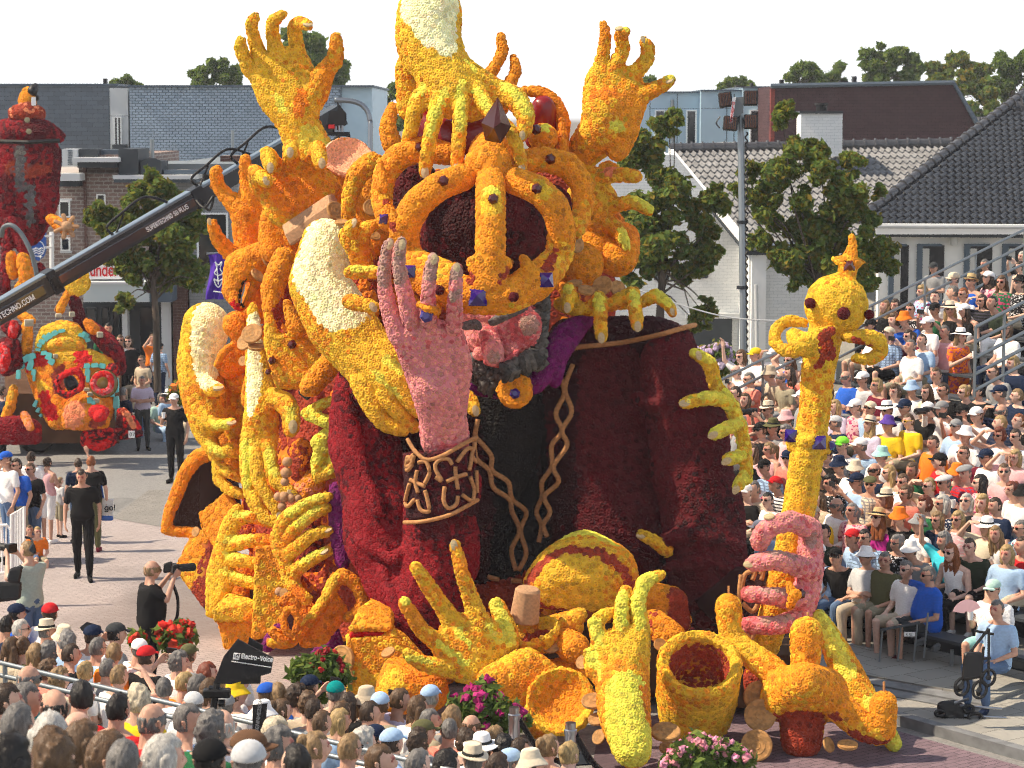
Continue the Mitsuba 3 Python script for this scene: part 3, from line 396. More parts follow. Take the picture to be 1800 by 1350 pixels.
part('orange_tongue', [[(545, 680, -.1, 20), (580, 640, 0, 22)]], [], 30.4, 'O')
tm_box = tm(hull(np.vstack([ball(P(u, v, 30.6), .03, 0) for u, v in [(528, 690), (580, 615), (540, 700), (588, 625)]])))
put('crown_strap', tm_box, 'bsdf_black', FLOAT)
def gem(holder, u, v, d, r, bs='bsdf_gem_red', shape=0, axis=(0, -1, .2)):
    d = surf(holder, u, v, d, 9) + (.03 if shape else .01); R = r * d / F; M = frame(axis)
    if shape == 0: pts = [(math.cos(a) * R * q, math.sin(a) * R * q, h * R) for q, h in ((1, 0), (.95, .45), (.5, .9)) for a in np.arange(6) * math.pi / 3 + .3]
    else: pts = [(R * sx, R * sy, 0) for sx in (-1, 1) for sy in (-1, 1)] + [(0, 0, R * 1.1), (0, 0, -.2 * R)]
    p = np.array(pts) @ M[:3, :3].T + P(u, v, d)
    put('gemstone', tm(hull(p)), bs, holder)
for u, v, r in [(514, 606, 9), (479, 634, 8), (472, 654, 6)]: gem(small, u, v, 30.25, r, axis=(-.4, -.8, .4))
part('jug', [[(478, 1130, 0, 9), (510, 1130, 0, 10), (545, 1092, 0, 10), (575, 1052, .05, 11), (590, 1018, .1, 12), (603, 1011, .1, 12), (625, 1025, .1, 11), (640, 1052, .1, 10), (630, 1076, .1, 9), (612, 1085, .1, 9)]], [[(535, 1130, .1, 8), (585, 1050, .1, 10), (602, 1075, .2, 10), (565, 1125, .1, 10)]], 29.6, 'O', mixpal=('D', .55), patches=[('Y', [(478, 1126, -.1, 8), (545, 1082, -.15, 8), (590, 1015, 0, 9)])], label='orange jug with a round handle')
ann = np.arange(14) * 2 * np.pi / 14
part('buckle', [[(511 + 12 * math.cos(a), 1092 + 22 * math.sin(a), 0, 6) for a in list(ann) + [ann[0]]], [(480, 1110, .1, 9), (500, 1125, .1, 10)], [(498, 1058, .1, 9), (508, 1050, .1, 9), (520, 1062, .1, 9), (515, 1075, .1, 8)]], [], 29.4, 'O', mixpal=('D', .5))
put('buckle_gem', tm(hull(np.vstack([ball(P(u, v, 29.42), .04, 0) for u, v in [(511, 1075), (519, 1092), (511, 1109), (503, 1092)]]))), 'bsdf_gem_red', FLOAT)
part('cup', [[(1010, 1140, 0, 28), (985, 1122, .2, 22)]], [], 27.3, 'O'); part('cup', [[(1020, 1080, 0, 12), (1000, 1095, 0, 20)]], [], 27.6, 'Y', patches=[('R', [(975, 1085, 0, 14)])])
part('orange_swell', [[(1180, 1060, 0, 30), (1150, 1050, 0, 26), (1190, 1090, 0, 26)]], [], 28.4, 'O', patches=[('R', [(1200, 1050, -.1, 26), (1195, 1090, -.2, 26)])])
part('orange_swell', [[(960, 1290, .4, 20), (930, 1260, .6, 24)]], [], 26.8, 'D')
R_ = 25 * 27.5 / F
put('cork', lathe([(0, 0), (R_ * .95, 0), (R_ * 1.05, .1 * R_), (R_ * .9, 2.3 * R_), (R_ * .75, 2.45 * R_), (0, 2.45 * R_)], P(921, 1092, 27.5), (.12, -.12, 1), 20), 'bsdf_cork', FLOAT, smooth=35)
# --- the king
robe = part('robe', [], [[(700, 640, .2, 40), (900, 640, 0, 50), (930, 700, .2, 50), (820, 960, .4, 60), (650, 760, .6, 50), (720, 1100, .5, 40)], [(1000, 600, .2, 40), (1150, 608, .2, 42), (1190, 604, .25, 34), (1135, 760, .3, 56), (1120, 1040, .2, 60), (1010, 960, .35, 40), (985, 690, .1, 40)],
                       [(840, 700, .7, 40), (1000, 700, .7, 40), (1000, 1040, .6, 40), (840, 1060, .5, 40)]], 30.0, 'B', size=.07, mixpal=('W', .70), ripple=.10, ref=.16, patches=[('W', [(1075, 660, 0, 60), (1085, 800, 0, 74), (1090, 960, 0, 74)]), ('K', [(900, 720, 0, 60), (915, 860, 0, 50), (915, 1000, 0, 56)])], label='dark red robe of the crowned figure')
part('sleeve', [[(1190, 612, .2, 38), (1176, 640, .1, 54), (1206, 740, .15, 74), (1228, 880, .1, 78), (1240, 1040, 0, 70), (1215, 1110, 0, 52)], [(1120, 700, -.05, 14), (1160, 712, -.22, 16), (1215, 705, -.28, 12)], [(1165, 950, -.3, 15), (1225, 938, -.45, 17), (1290, 962, -.3, 13)], [(1172, 1000, -.35, 13), (1240, 985, -.48, 15), (1300, 1010, -.3, 12)]], [], 29.4, 'W', size=.065, mixpal=('B', .75), ripple=.12, ref=.16, label='dark red right-hand sleeve hanging down')
part('sleeve', [[(628, 680, .5, 44), (645, 790, .4, 62), (680, 940, .2, 70), (735, 1085, 0, 72)], [(738, 1095, -.1, 72), (772, 985, -.35, 72), (776, 860, -.45, 62)], [(700, 1150, .2, 30), (722, 1190, .1, 14)], [(600, 700, .1, 12), (640, 830, -.15, 14), (665, 900, -.25, 12)], [(640, 950, -.2, 12), (690, 985, -.45, 14), (720, 960, -.5, 10)], [(672, 1000, -.3, 12), (700, 1070, -.5, 14), (712, 1130, -.5, 12)], [(745, 940, -.8, 9), (790, 960, -.85, 10), (830, 940, -.75, 8)]], [], 29.2, 'W', size=.055, mixpal=('Z', .40), ripple=.16, ref=.12, label='dark red sleeve raised with its elbow down')
part('purple_lining', [[(592, 860, 0, 14), (598, 930, 0, 20), (602, 990, -.1, 12)]], [], 30.2, 'V', mixpal=None, label='purple cloth lining behind the sleeve')
part('purple_hem', [[(575, 1090, -.2, 14), (590, 1140, -.3, 16), (560, 1150, -.2, 14)]], [], 30.2, 'V', mixpal=None)
part('purple_hem', [[(470, 1135, -.1, 12), (490, 1110, 0, 14)]], [], 30.2, 'V', mixpal=None)
cd = 28.55
cuff_c = [P(772, 795, cd), P(778, 905, cd)]
rr_ = 63 * cd / F; cax = cuff_c[0] - cuff_c[1]; cl = np.linalg.norm(cax)
cuff_m = lathe([(0, 0), (rr_, 0), (rr_ * 1.02, cl * .5), (rr_ * 1.0, cl), (rr_ * .8, cl * 1.02), (rr_ * .6, cl * .9), (0, cl * .9)], cuff_c[1], cax, 32)
part('cuff', mesh=cuff_m.subdivide().subdivide(), pal='B', size=.05, mixpal=('W', .62), label='dark cuff with tan embroidered ornament')
def on_cuff(u, v, out=.03):                 # cuff surface point on the ray through (u, v)
    q = P(u, v, 1) - CAM; a = cax / cl; o = CAM - cuff_c[1]; q2 = q - a * (q @ a); o2 = o - a * (o @ a); R = rr_ * 1.02 + out
    A, B, C = q2 @ q2, 2 * q2 @ o2, o2 @ o2 - R * R; D = max(B * B - 4 * A * C, 0)
    return CAM + q * ((-B - math.sqrt(D)) / (2 * A))
def cord(pts, r=.035, name='tan_cord', parent=None): put(name, tube(pts, r, 7), 'bsdf_cord', parent or FLOAT, smooth=True)
z5 = lambda x, y: (600 + x / 3, 450 + y / 3)
for ln in [[(348, 965), (390, 1030), (450, 1075), (540, 1050), (620, 1005), (712, 955)], [(332, 1405), (430, 1400), (560, 1370), (650, 1325), (720, 1285)], [(350, 1085), (385, 1045), (365, 1100), (340, 1110)],
           [(380, 1090), (350, 1060), (345, 1130), (375, 1100)], [(405, 1090), (445, 1085), (465, 1140), (440, 1200)], [(400, 1130), (390, 1190), (405, 1250)], [(362, 1180), (440, 1215)], [(360, 1200), (338, 1290), (350, 1320), (385, 1285)], [(400, 1285), (420, 1340), (462, 1345), (455, 1290), (440, 1235)],
           [(495, 1165), (530, 1185), (495, 1120), (510, 1080), (560, 1070), (585, 1100)], [(610, 1085), (660, 1020), (690, 1025), (675, 1130)], [(600, 1110), (605, 1170), (615, 1230)], [(555, 1190), (610, 1165), (660, 1150)], [(545, 1215), (540, 1290), (565, 1330), (605, 1310), (615, 1265)], [(640, 1260), (690, 1290), (700, 1230), (680, 1165)], [(712, 1130), (715, 1200), (716, 1250)], [(705, 985), (690, 1050), (712, 1085)]]:
    cord(smooth_line([on_cuff(*z5(*q)) for q in ln]), .026, 'embroidery')
pink = part('pink_hand', [[(782, 770, .2, 44), (778, 730, 0, 42), (765, 670, -.3, 48)], [(703, 592, -.6, 20), (684, 545, -.65, 15), (675, 500, -.7, 12), (676, 465, -.75, 11), (684, 428, -.85, 9)], [(724, 562, -.75, 18), (712, 520, -.85, 14), (703, 480, -.9, 12), (700, 450, -.95, 11), (706, 426, -1.0, 9)],
                          [(754, 562, -.85, 16), (752, 517, -1.1, 12), (757, 472, -1.15, 11), (762, 453, -1.2, 9)], [(798, 575, -.8, 15), (800, 517, -1.15, 12), (803, 473, -1.2, 10)]],
            [[(778, 720, 0, 42), (712, 600, -.55, 20), (728, 580, -.65, 18), (756, 575, -.7, 18), (798, 590, -.65, 18), (808, 640, -.4, 22)]], 28.3, 'N', size=.06, mixpal=('A', .72),
            patches=[('M', [(675, 490, -.8, 14), (686, 420, -.9, 14)]), ('M', [(703, 490, -1.0, 13), (706, 420, -1.05, 12)]), ('M', [(757, 480, -1.25, 14), (762, 450, -1.25, 13)]), ('M', [(800, 520, -1.2, 12)]), ('M', [(802, 480, -1.25, 13)])], label='giant pink hand pressed against the face')
for n in [(685, 430, 27.37, 8, .2, -1, .2), (707, 430, 27.24, 8, .1, -1, .2), (763, 456, 27.02, 8, .2, -1, .2), (803, 471, 27.03, 8, .1, -1, .2)]: nail(pink, *n)
ring = part('finger_ring', [[(738, 535, -1.0, 5), (752, 543, -1.12, 6), (768, 548, -1.0, 6), (768, 538, -.9, 5)]], [], 28.3, 'O', parent=pink); gem(pink, 750, 555, 27.08, 13, 'bsdf_gem_purple', axis=(-.1, -1, .1))
head = part('face', [[(876, 566, -.08, 72)], [(905, 580, -.16, 52)], [(850, 570, -.45, 14), (862, 600, -.6, 18), (868, 626, -.68, 20)], [(896, 618, -.48, 13), (903, 606, -.4, 8)], [(843, 622, -.42, 13)], [(925, 570, -.38, 30), (930, 592, -.34, 22)], [(905, 600, -.42, 12), (935, 606, -.34, 10)], [(822, 548, -.45, 15), (862, 557, -.5, 14), (918, 545, -.45, 16)], [(838, 596, -.35, 20)]], [], 29.3, 'N', size=.042, mixpal=('A', .55),
            patches=[('M', [(932, 572, -.6, 19)]), ('M', [(868, 627, -.9, 11)]), ('A', [(852, 590, -.6, 8), (846, 612, -.6, 8)]), ('A', [(905, 592, -.6, 7), (940, 604, -.5, 6)])], label='pink red face with large nose under the crown')
part('eyebrow', [[(817, 573, 0, 7), (835, 570, -.05, 9), (842, 574, 0, 6)]], [], 28.6, 'G', parent=head, size=.04, mixpal=None); part('eyebrow', [[(866, 566, -.05, 7), (890, 554, -.1, 8), (922, 541, 0, 6)]], [], 28.55, 'G', parent=head, size=.04, mixpal=None)
part('lip', [[(855, 637, 0, 5), (880, 640, -.05, 7), (900, 628, -.05, 6), (910, 617, 0, 4)]], [], 28.78, 'A', parent=head, size=.04, mixpal=None)
r_ = random.Random(4); locks = []
for i in range(46):
    t = r_.random(); u = 828 + 118 * t; v = 632 + 22 * math.sin(math.pi * (1 - t)) - 46 * max(0, t - .72) / .28 + r_.uniform(-12, 10)
    locks.append([(u, v, .05, 7), (u - 4 + r_.uniform(-6, 6), v + 16, -.02, 6.5), (u - 4 + r_.uniform(-8, 8), v + 34, .05, 4)])
for i in range(26):
    t = i / 25; locks.append([(958 - 6 * t + r_.uniform(-6, 6), 505 + 130 * t, .05 * r_.random(), 8), (952 - 10 * t + r_.uniform(-8, 8), 520 + 130 * t, -.05, 7)])
for i in range(7):
    t = i / 6; locks.append([(886 + 52 * t, 640 - 26 * t, -.42 + .1 * t, 8), (892 + 54 * t, 655 - 22 * t, -.40 + .1 * t, 8), (888 + 58 * t, 670 - 24 * t, -.34 + .1 * t, 5)])
bd = part('beard', [[(850, 655, .25, 28), (910, 650, .25, 30), (945, 600, .3, 16), (957, 530, .3, 12)]], (), 28.95, 'G', size=.045, mixpal=None, ref=.07, it=3, label='grey curly beard and hair')
mat('rope', grain('#63625f', .45, 24), .8); mat('rope_dark', grain('#464543', .45, 24), .8)
for i, ch in enumerate(locks):
    p3 = smooth_line([P(u, v, 28.95 + dd) for u, v, dd, r in ch], 3); t_ = np.linspace(0, 1, len(p3)); wv = np.stack([np.sin(t_ * 9 + i), np.cos(t_ * 9 + i), np.sin(t_ * 7 + i)], 1) * .014
    put('beard_lock', tube(p3 + wv, np.interp(t_, np.linspace(0, 1, len(ch)), [q[3] for q in ch]) * 28.9 / F * 1.15 * (1 + .16 * np.sin(t_ * 22 + i)), 8), 'bsdf_rope' if i % 3 else 'bsdf_rope_dark', bd, smooth=True)
part('purple_collar', [[(1035, 560, .3, 14), (990, 588, .1, 20), (965, 640, -.1, 22), (940, 678, -.2, 16), (880, 690, -.2, 12), (820, 680, 0, 12)], [(1020, 575, .2, 14), (985, 625, -.1, 14), (975, 670, -.1, 12)]], [], 29.3, 'V', mixpal=None, size=.05, label='purple collar under the beard')
med = part('medallion', mesh=lathe([(0, 0), (.2, 0), (.21, .08), (.16, .12), (.1, .1), (0, .1)], P(905, 687, 28.85), (0, -1, .15), 24).subdivide(), pal='O', mixpal=None, label='round orange medallion'); gem(med, 905, 692, 28.72, 10, 'bsdf_gem_purple')
z8 = lambda x, y: (600 + x / 3, 900 + y / 3)
_w = meshkit.WRITTEN[scene[robe]["filename"]]; robe_tm = trimesh.Trimesh(_w[0], _w[1], process=False)
sl_keys = [k for k in scene if k.startswith(FLOAT + '__sleeve')]
def drape(lines, dd=-.05):
    """cords laid on the robe: each point goes to the cloth nearest to it along its own sight line"""
    tr = trimesh.util.concatenate([robe_tm] + [trimesh.Trimesh(meshkit.WRITTEN[scene[k]['filename']][0], meshkit.WRITTEN[scene[k]['filename']][1], process=False) for k in sl_keys[:1]])
    vs = np.asarray(tr.vertices); c = vs - CAM; dep = c @ FW; uu = 900 + F * (c @ RT) / dep; vv = 675 - F * (c @ UP) / dep
    tree = cKDTree(np.c_[uu, vv])
    out = []
    for ln in lines:
        p = smooth_line([(u, v, 0) for u, v in ln], 5); ds = []
        for u, v, _ in p: ids = tree.query_ball_point((u, v), 14); ds.append(dep[ids].min() if ids else 29.7)
        ds = np.convolve(np.pad(ds, 3, 'edge'), np.ones(7) / 7, 'valid')
        out.append(np.array([P(u, v, d + dd) for (u, v, _), d in zip(p, ds)]))
    return out
LN = [[(990, 625), (1010, 612), (1050, 607), (1100, 601), (1160, 588), (1200, 577), (1222, 571)], [(980, 650), (992, 690), (977, 727), (988, 757), (970, 783), (970, 820), (953, 847), (953, 873), (943, 900), (952, 923), (947, 953)], [(1007, 640), (993, 683), (1005, 723), (988, 757), (997, 783), (973, 820), (982, 847), (957, 873), (967, 900), (955, 923), (962, 943)],
      [(840, 737), (835, 767), (837, 805), (860, 827), (867, 857), (895, 877), (900, 900), (913, 933), (899, 967), (907, 1003)], [(835, 767), (863, 800), (865, 827), (893, 847), (900, 877), (925, 900), (915, 933), (925, 973), (911, 1003)], [(857, 1014), (877, 1019)], [(898, 1021), (918, 1022)]]
for p in drape(LN): cord(p, .033, 'tan_cord')
# --- the crown
crown = part('great_crown', [[(862, 318, -.85, 25), (862, 350, -1.15, 26), (863, 395, -1.3, 26), (862, 440, -1.35, 27), (858, 480, -1.25, 24)],
                     [(813, 312, -.75, 24), (770, 328, -.95, 25), (735, 356, -1.0, 26), (712, 395, -.9, 26), (710, 440, -.7, 26)], [(905, 318, -.75, 24), (945, 333, -.95, 25), (975, 362, -.95, 25), (987, 400, -.85, 24), (985, 445, -.7, 24)],
                     [(860, 290, -.6, 44), (862, 262, -.45, 34)], [(787, 270, -.1, 20), (740, 262, 0, 22), (700, 275, 0, 22), (676, 305, 0, 20), (670, 350, 0, 18), (682, 390, -.2, 18)], [(915, 283, -.1, 20), (960, 280, 0, 22), (998, 290, 0, 22), (1022, 320, 0, 20), (1026, 365, 0, 18), (1012, 405, -.2, 16)],
                     [(700, 425, -.55, 18), (722, 472, -.95, 26), (768, 504, -1.2, 31), (830, 520, -1.3, 33), (890, 520, -1.3, 33), (940, 500, -1.1, 31), (974, 466, -.8, 25), (990, 430, -.5, 19)],
                     [(715, 440, -.7, 16), (742, 462, -1.0, 20), (790, 482, -1.2, 22)], [(940, 480, -1.05, 18), (975, 445, -.7, 14)],
                     [(703, 425, -.8, 16), (696, 388, -.95, 10), (690, 370, -1, 4)], [(987, 440, -.7, 18), (1002, 402, -.8, 11), (996, 382, -.8, 4)], [(672, 330, -.3, 10), (668, 285, -.2, 5)],
                     [(935, 485, -1.25, 16), (920, 455, -1.25, 7)], [(905, 500, -1.3, 14), (915, 478, -1.3, 6)]],
             [[(828, 460, -1.4, 8), (858, 448, -1.45, 10), (893, 462, -1.4, 8), (870, 505, -1.45, 12), (846, 505, -1.45, 12)]], 29.0, 'O', size=.062, mixpal=('Y', .74), ref=.08, label='great orange flower crown with arches',
             patches=[('L', [(865, 335, -1.4, 16)]), ('Y', [(865, 360, -1.5, 22)]), ('Y', [(955, 335, -1.15, 15)]), ('R', [(690, 400, -.2, 10), (680, 350, -.05, 8)]), ('R', [(828, 490, -1.35, 9), (815, 475, -1.3, 7)]), ('R', [(878, 495, -1.55, 6), (895, 472, -1.5, 6)]), ('R', [(962, 470, -1.0, 12), (975, 440, -.9, 8)])])
part('crown_velvet', [[(850, 400, 0, 118)], [(725, 320, .15, 45), (740, 370, .1, 45)], [(960, 370, .2, 50)]], [], 29.6, 'W', size=.08, mixpal=('B', .45), ref=.15, label='dark red velvet inside the crown')
for u, v, d, r, b, s in [(738, 258, 28.6, 9, 'red', 0), (780, 318, 27.75, 10, 'red', 0), (867, 350, 27.25, 10, 'red', 0), (943, 332, 27.6, 10, 'red', 0), (967, 280, 28.5, 10, 'red', 0), (942, 228, 29.3, 10, 'red', 0), (840, 522, 27.1, 16, 'purple', 1), (960, 492, 27.5, 13, 'purple', 1), (720, 477, 27.6, 11, 'purple', 1), (674, 385, 28.3, 9, 'purple', 1)]:
    gem(crown, u, v, d, r, 'bsdf_gem_' + b, s, axis=((u - 860) / 300, -1, .25))
for u, v, d in [(772, 510, 27.25), (903, 522, 27.1)]: part('red_boss', [[(u, v, 0, 9)]], (), surf(crown, u, v, d, 9), 'W', parent=crown, size=.04, mixpal=None, ref=.05)
kite = [(875, 170), (846, 216), (853, 247), (880, 252), (899, 222)]
put('kite_jewel', tm(hull([P(u, v, 28.0) for u, v in kite] + [P(868, 225, 27.72), P(880, 215, 27.76), P(870, 220, 28.35)])), 'bsdf_gem_brown', crown)
# --- the sceptre with its pink fist
sc = part('sceptre', [[(1345, 1135, .5, 26), (1370, 1050, .35, 28), (1392, 950, .2, 27), (1407, 883, .1, 29), (1418, 800, 0, 29), (1433, 717, 0, 27), (1437, 660, 0, 29), (1445, 610, 0, 32), (1452, 580, 0, 30)], [(1470, 537, 0, 57)], [(1390, 775, 0, 8)], [(1487, 497, 0, 14), (1492, 462, 0, 17)], [(1492, 462, 0, 14), (1498, 440, 0, 9), (1498, 416, 0, 4)], [(1485, 462, -.05, 11), (1467, 456, 0, 4)], [(1500, 462, -.05, 11), (1515, 462, 0, 4)],
               [(1412, 568, .1, 8), (1385, 562, .1, 9), (1364, 577, 0, 9), (1360, 600, -.1, 9), (1378, 616, -.2, 10), (1400, 620, -.25, 9)], [(1395, 590, -.25, 14), (1410, 605, -.4, 20), (1425, 600, -.45, 16), (1462, 580, -.3, 8)], [(1405, 612, -.4, 14), (1432, 620, -.4, 10)], [(1487, 592, -.25, 8), (1525, 592, -.3, 14), (1545, 600, -.2, 14), (1548, 620, -.1, 12), (1530, 632, -.2, 10), (1505, 630, -.25, 8)]],
            [[(1395, 770, 0, 8), (1455, 775, 0, 8), (1424, 772, -.2, 10), (1424, 785, .2, 10), (1392, 785, 0, 9), (1452, 790, 0, 9)], [(1400, 800, 0, 5), (1448, 803, 0, 5), (1420, 800, -.15, 6)]], 27.4, 'Y', size=.058, mixpal=('O', .62),
            patches=[('R', [(1462, 590, -.35, 18), (1455, 620, -.3, 16)]), ('R', [(1455, 600, -.35, 22), (1437, 645, -.35, 5)]), ('R', [(1372, 590, .05, 4), (1380, 600, .1, 6)]), ('R', [(1505, 605, -.35, 10), (1530, 612, -.25, 8)])], label='tall yellow flower sceptre with round head', ref=.07)
for u, v, d, r in [(1424, 533, 27.15, 10), (1483, 551, 26.83, 12), (1528, 553, 27.2, 9)]: part('red_boss', [[(u, v, 0, r)]], (), surf(sc, u, v, d, 9), 'W', parent=sc, size=.035, mixpal=None, ref=.05)
gem(sc, 1390, 766, 27.12, 11, 'bsdf_gem_purple', 1, (-.5, -1, .2)); gem(sc, 1440, 778, 26.98, 12, 'bsdf_gem_purple', 1); gem(sc, 1462, 783, 27.2, 8, 'bsdf_gem_purple', 1, (.9, -.6, .1)); gem(sc, 1493, 466, 27.22, 10, 'bsdf_gem_red', 1)
fist = part('pink_fist', [[(1336, 952, -.2, 18), (1345, 930, -.3, 16), (1387, 914, -.3, 17), (1425, 929, -.05, 19)], [(1324, 990, -.2, 15), (1365, 983, -.28, 17), (1425, 1002, -.05, 20)], [(1315, 1044, -.15, 14), (1357, 1048, -.25, 15), (1405, 1055, -.05, 20)], [(1315, 1099, -.1, 15), (1365, 1100, -.15, 16), (1405, 1088, 0, 18)], [(1425, 930, .05, 20), (1424, 1000, .05, 24), (1414, 1060, .05, 23), (1405, 1085, .05, 18)]], [], 27.3, 'N', size=.06, mixpal=('A', .5),
            patches=[('M', [(1360, 968, -.45, 11), (1395, 975, -.4, 10)]), ('M', [(1340, 1034, -.35, 9), (1390, 1036, -.35, 9)]), ('M', [(1345, 1090, -.3, 8), (1390, 1085, -.3, 8)]), ('M', [(1427, 950, -.2, 14)])], label='pink fist closed round the sceptre')
for n in [(1352, 908, 27.0, 8, -1, .2, .5), (1316, 992, 26.98, 8, -1, 0, .3)]: nail(fist, *n)
part('finger_ring', [[(1388, 1030, -.35, 6), (1395, 1050, -.4, 7), (1388, 1066, -.3, 6)], [(1400, 1045, -.4, 9)]], [], 27.3, 'O', parent=fist, mixpal=None); gem(fist, 1407, 1044, 26.8, 10, 'bsdf_gem_red')
for ln in [[(1302, 1040), (1310, 1010), (1330, 1003)], [(1305, 1060), (1322, 1075), (1332, 1060), (1325, 1040)], [(1310, 1090), (1325, 1110), (1318, 1130)], [(1322, 1020), (1328, 1000), (1318, 985)], [(1303, 1010), (1300, 1070), (1320, 1130)], [(1335, 1010), (1342, 1000), (1338, 1020)]]:
    cord(smooth_line([P(u, v, 27.7) for u, v in ln]), .03, 'embroidery')
put('sleeve_end', tm(hull(np.vstack([ball(P(u, v, d), .1) for u, v, d in [(1300, 1010, 28.2), (1345, 1010, 27.95), (1310, 1125, 28.2), (1350, 1130, 27.95), (1240, 1060, 28.8)]]))), mat('wine', '#2a0508', .9), FLOAT)
# --- the oil lamp in front
lamp = part('oil_lamp', [[(1416, 1158, 0, 26), (1417, 1125, 0, 29), (1418, 1112, 0, 29)], [(1414, 1195, .05, 25), (1415, 1165, 0, 24)], [(1470, 1238, -.1, 28), (1515, 1278, -.2, 25), (1545, 1288, -.2, 23)], [(1551, 1282, -.2, 24), (1553, 1238, -.2, 24)], [(1360, 1180, .2, 25), (1315, 1148, .3, 23), (1288, 1122, .4, 21)], [(1283, 1110, .4, 20), (1280, 1066, .4, 23)], [(1410, 1270, .1, 40), (1409, 1300, .1, 37)]],
            [[(1384, 1218, .1, 47), (1445, 1218, .1, 47), (1414, 1200, -.35, 36), (1414, 1210, .6, 36), (1364, 1240, .1, 28), (1468, 1240, .1, 28)]], 26.4, 'Y', size=.056, mixpal=('O', .5), ref=.08, patches=[('R', [(1365, 1262, -.1, 9), (1415, 1278, -.5, 13), (1470, 1262, -.2, 10)]), ('R', [(1410, 1285, .05, 48), (1410, 1310, .05, 48)]), ('R', [(1495, 1290, -.2, 10), (1560, 1310, -.3, 9)]), ('O', [(1417, 1130, -.3, 22)])], label='yellow oil lamp with three wick cups')
for u, v, d in [(1420, 1098, 26.4), (1554, 1220, 26.2), (1281, 1052, 26.8)]: put('wick', tube([P(u, v, d), P(u, v - 22, d)], .014, 6), 'bsdf_cord', lamp)
# ================================================================ the setting: ground, road, pavements
def PV(u, v, y):                             # point seen at (u, v) on the upright plane y = const
    q = P(u, v, 1.0) - CAM
    return CAM + q * (y / q[1])
def on_plane(u, v, p0, n):
    q = P(u, v, 1.0) - CAM; n = np.asarray(n, float)
    return CAM + q * (((np.asarray(p0) - CAM) @ n) / (q @ n))
E = np.array([-3000 / math.hypot(3000, 4226), 4226 / math.hypot(3000, 4226), 0])   # along the street on the right-hand side
N = np.array([E[1], -E[0], 0])               # from the street up the right-hand stand
def brickproc(c1, c2, mortar, w=.21, h=.07, horiz='x', m=.012):
    a, b, mm = (mi.Color3f(*lin(c)) for c in (c1, c2, mortar))
    def fn(p, n, uv):
        x = (p.x + p.y * .37) if horiz == 'x' else p.x
        y = p.z if horiz == 'x' else p.y
        row = dr.floor(y / h); xs = x / w + .5 * (row - 2 * dr.floor(row / 2)); col = dr.floor(xs)
        fx, fy = (xs - col) * w, y - row * h
        joint = (fx < m) | (fy < m)
        t = mikit.cell_rand(col, row, 3) * .7 + mikit.noise(p.x * 6, p.y * 6, p.z * 6) * .3
        return dr.select(joint, mm, mikit.mix(a, b, t))
    return mikit.proc(fn)
def rotbrick(c1, c2, mortar, w, h, m):       # pavers laid along the street
    a, b, mm = (mi.Color3f(*lin(c)) for c in (c1, c2, mortar)); ex, ey = float(E[0]), float(E[1])
    def fn(p, n, uv):
        s_, t_ = p.x * ex + p.y * ey, p.x * ey - p.y * ex
        row = dr.floor(s_ / h); xs = t_ / w + .5 * (row - 2 * dr.floor(row / 2)); col = dr.floor(xs)
        joint = ((xs - col) * w < m) | (s_ - row * h < m)
        k = mikit.cell_rand(col, row, 5) * .6 + mikit.fbm(p.x * .5, p.y * .5, 0, 3) * .5
        big = mikit.smoothstep(.52, .7, mikit.fbm(p.x * .23 + 9, p.y * .23, 2, 4)) * .4
        return dr.select(joint, mm, mikit.mix(a, b, k) * (1 - big))
    return mikit.proc(fn)
def asphalt(p, n, uv):
    base = mikit.mix((.16, .16, .16), (.22, .22, .215), mikit.fbm(p.x * .6, p.y * .6, 0, 4))
    fine = mikit.noise(p.x * 40, p.y * 40, 0) * .35 + .82
    crack = mikit.smoothstep(.0, .03, dr.abs(mikit.fbm(p.x * .35 + 4, p.y * .35, 1, 4) - .5))
    return base * fine * (.75 + .25 * crack)
mat('asphalt', mikit.proc(asphalt), .9, spec=.2)
mat('pavers', rotbrick('#a59c9a', '#948b89', '#736b68', .2, .1, .012), .85, spec=.2)
mat('cobble', rotbrick('#8d8a85', '#787672', '#5c5a57', .2, .1, .014), .85, spec=.2)
mat('darkpavers', rotbrick('#7c6a72', '#66575f', '#4c4248', .2, .1, .012), .85, spec=.2)  # the pavers again, darker and purpler: the float's shadow put into their colour
mat('slabs', rotbrick('#94938d', '#84837e', '#62615d', .6, .4, .012), .85, spec=.2)
mat('kerb', grain('#74777a', .25, 8.0), .85)
def sheet(name, pts, z, bsdf, label=None, n=1):
    p = np.array([[q[0], q[1], z] for q in pts]); v2, f2 = trimesh.creation.triangulate_polygon(Polygon(p[:, :2]), engine='earcut')
    return struct(name, trimesh.Trimesh(np.c_[v2, np.full(len(v2), z)], f2, process=False), bsdf, label)
sheet('ground', [(-250, -60), (250, -60), (250, 250), (-250, 250)], 0, mat('earth', grain('#7d7a70', .3, .2), .95))
sheet('road', [(-80, 5), (30, 5), (30, 20), (-12, 75), (-80, 75)], .004, 'bsdf_asphalt', 'grey asphalt road')
ga = lambda u, v: G(u, v)[:2]
sheet('paved_road', [ga(-700, 905), ga(200, 912), ga(300, 880), ga(420, 930), ga(900, 1180), ga(900, 1400), ga(-700, 1330)], .008, 'bsdf_pavers', 'pink brick paving beside the crowd')
sheet('cobble_strip', [ga(196, 912), ga(262, 862), ga(420, 862), ga(420, 932), ga(300, 930)], .012, 'bsdf_cobble', 'grey brick patch at the edge of the asphalt')
sheet('brick_road', [ga(1300, 1200), ga(1573, 1285), ga(2000, 1408), ga(1900, 1560), ga(1000, 1560), ga(1050, 1300)], .012, 'bsdf_darkpavers', 'brick road under the float with its shade put into the colour')
k0, k1 = G(1573, 1275), G(2000, 1397)
kd = (k1 - k0) / np.linalg.norm(k1 - k0); kn = np.array([-kd[1], kd[0], 0])
if kn @ N < 0: kn = -kn
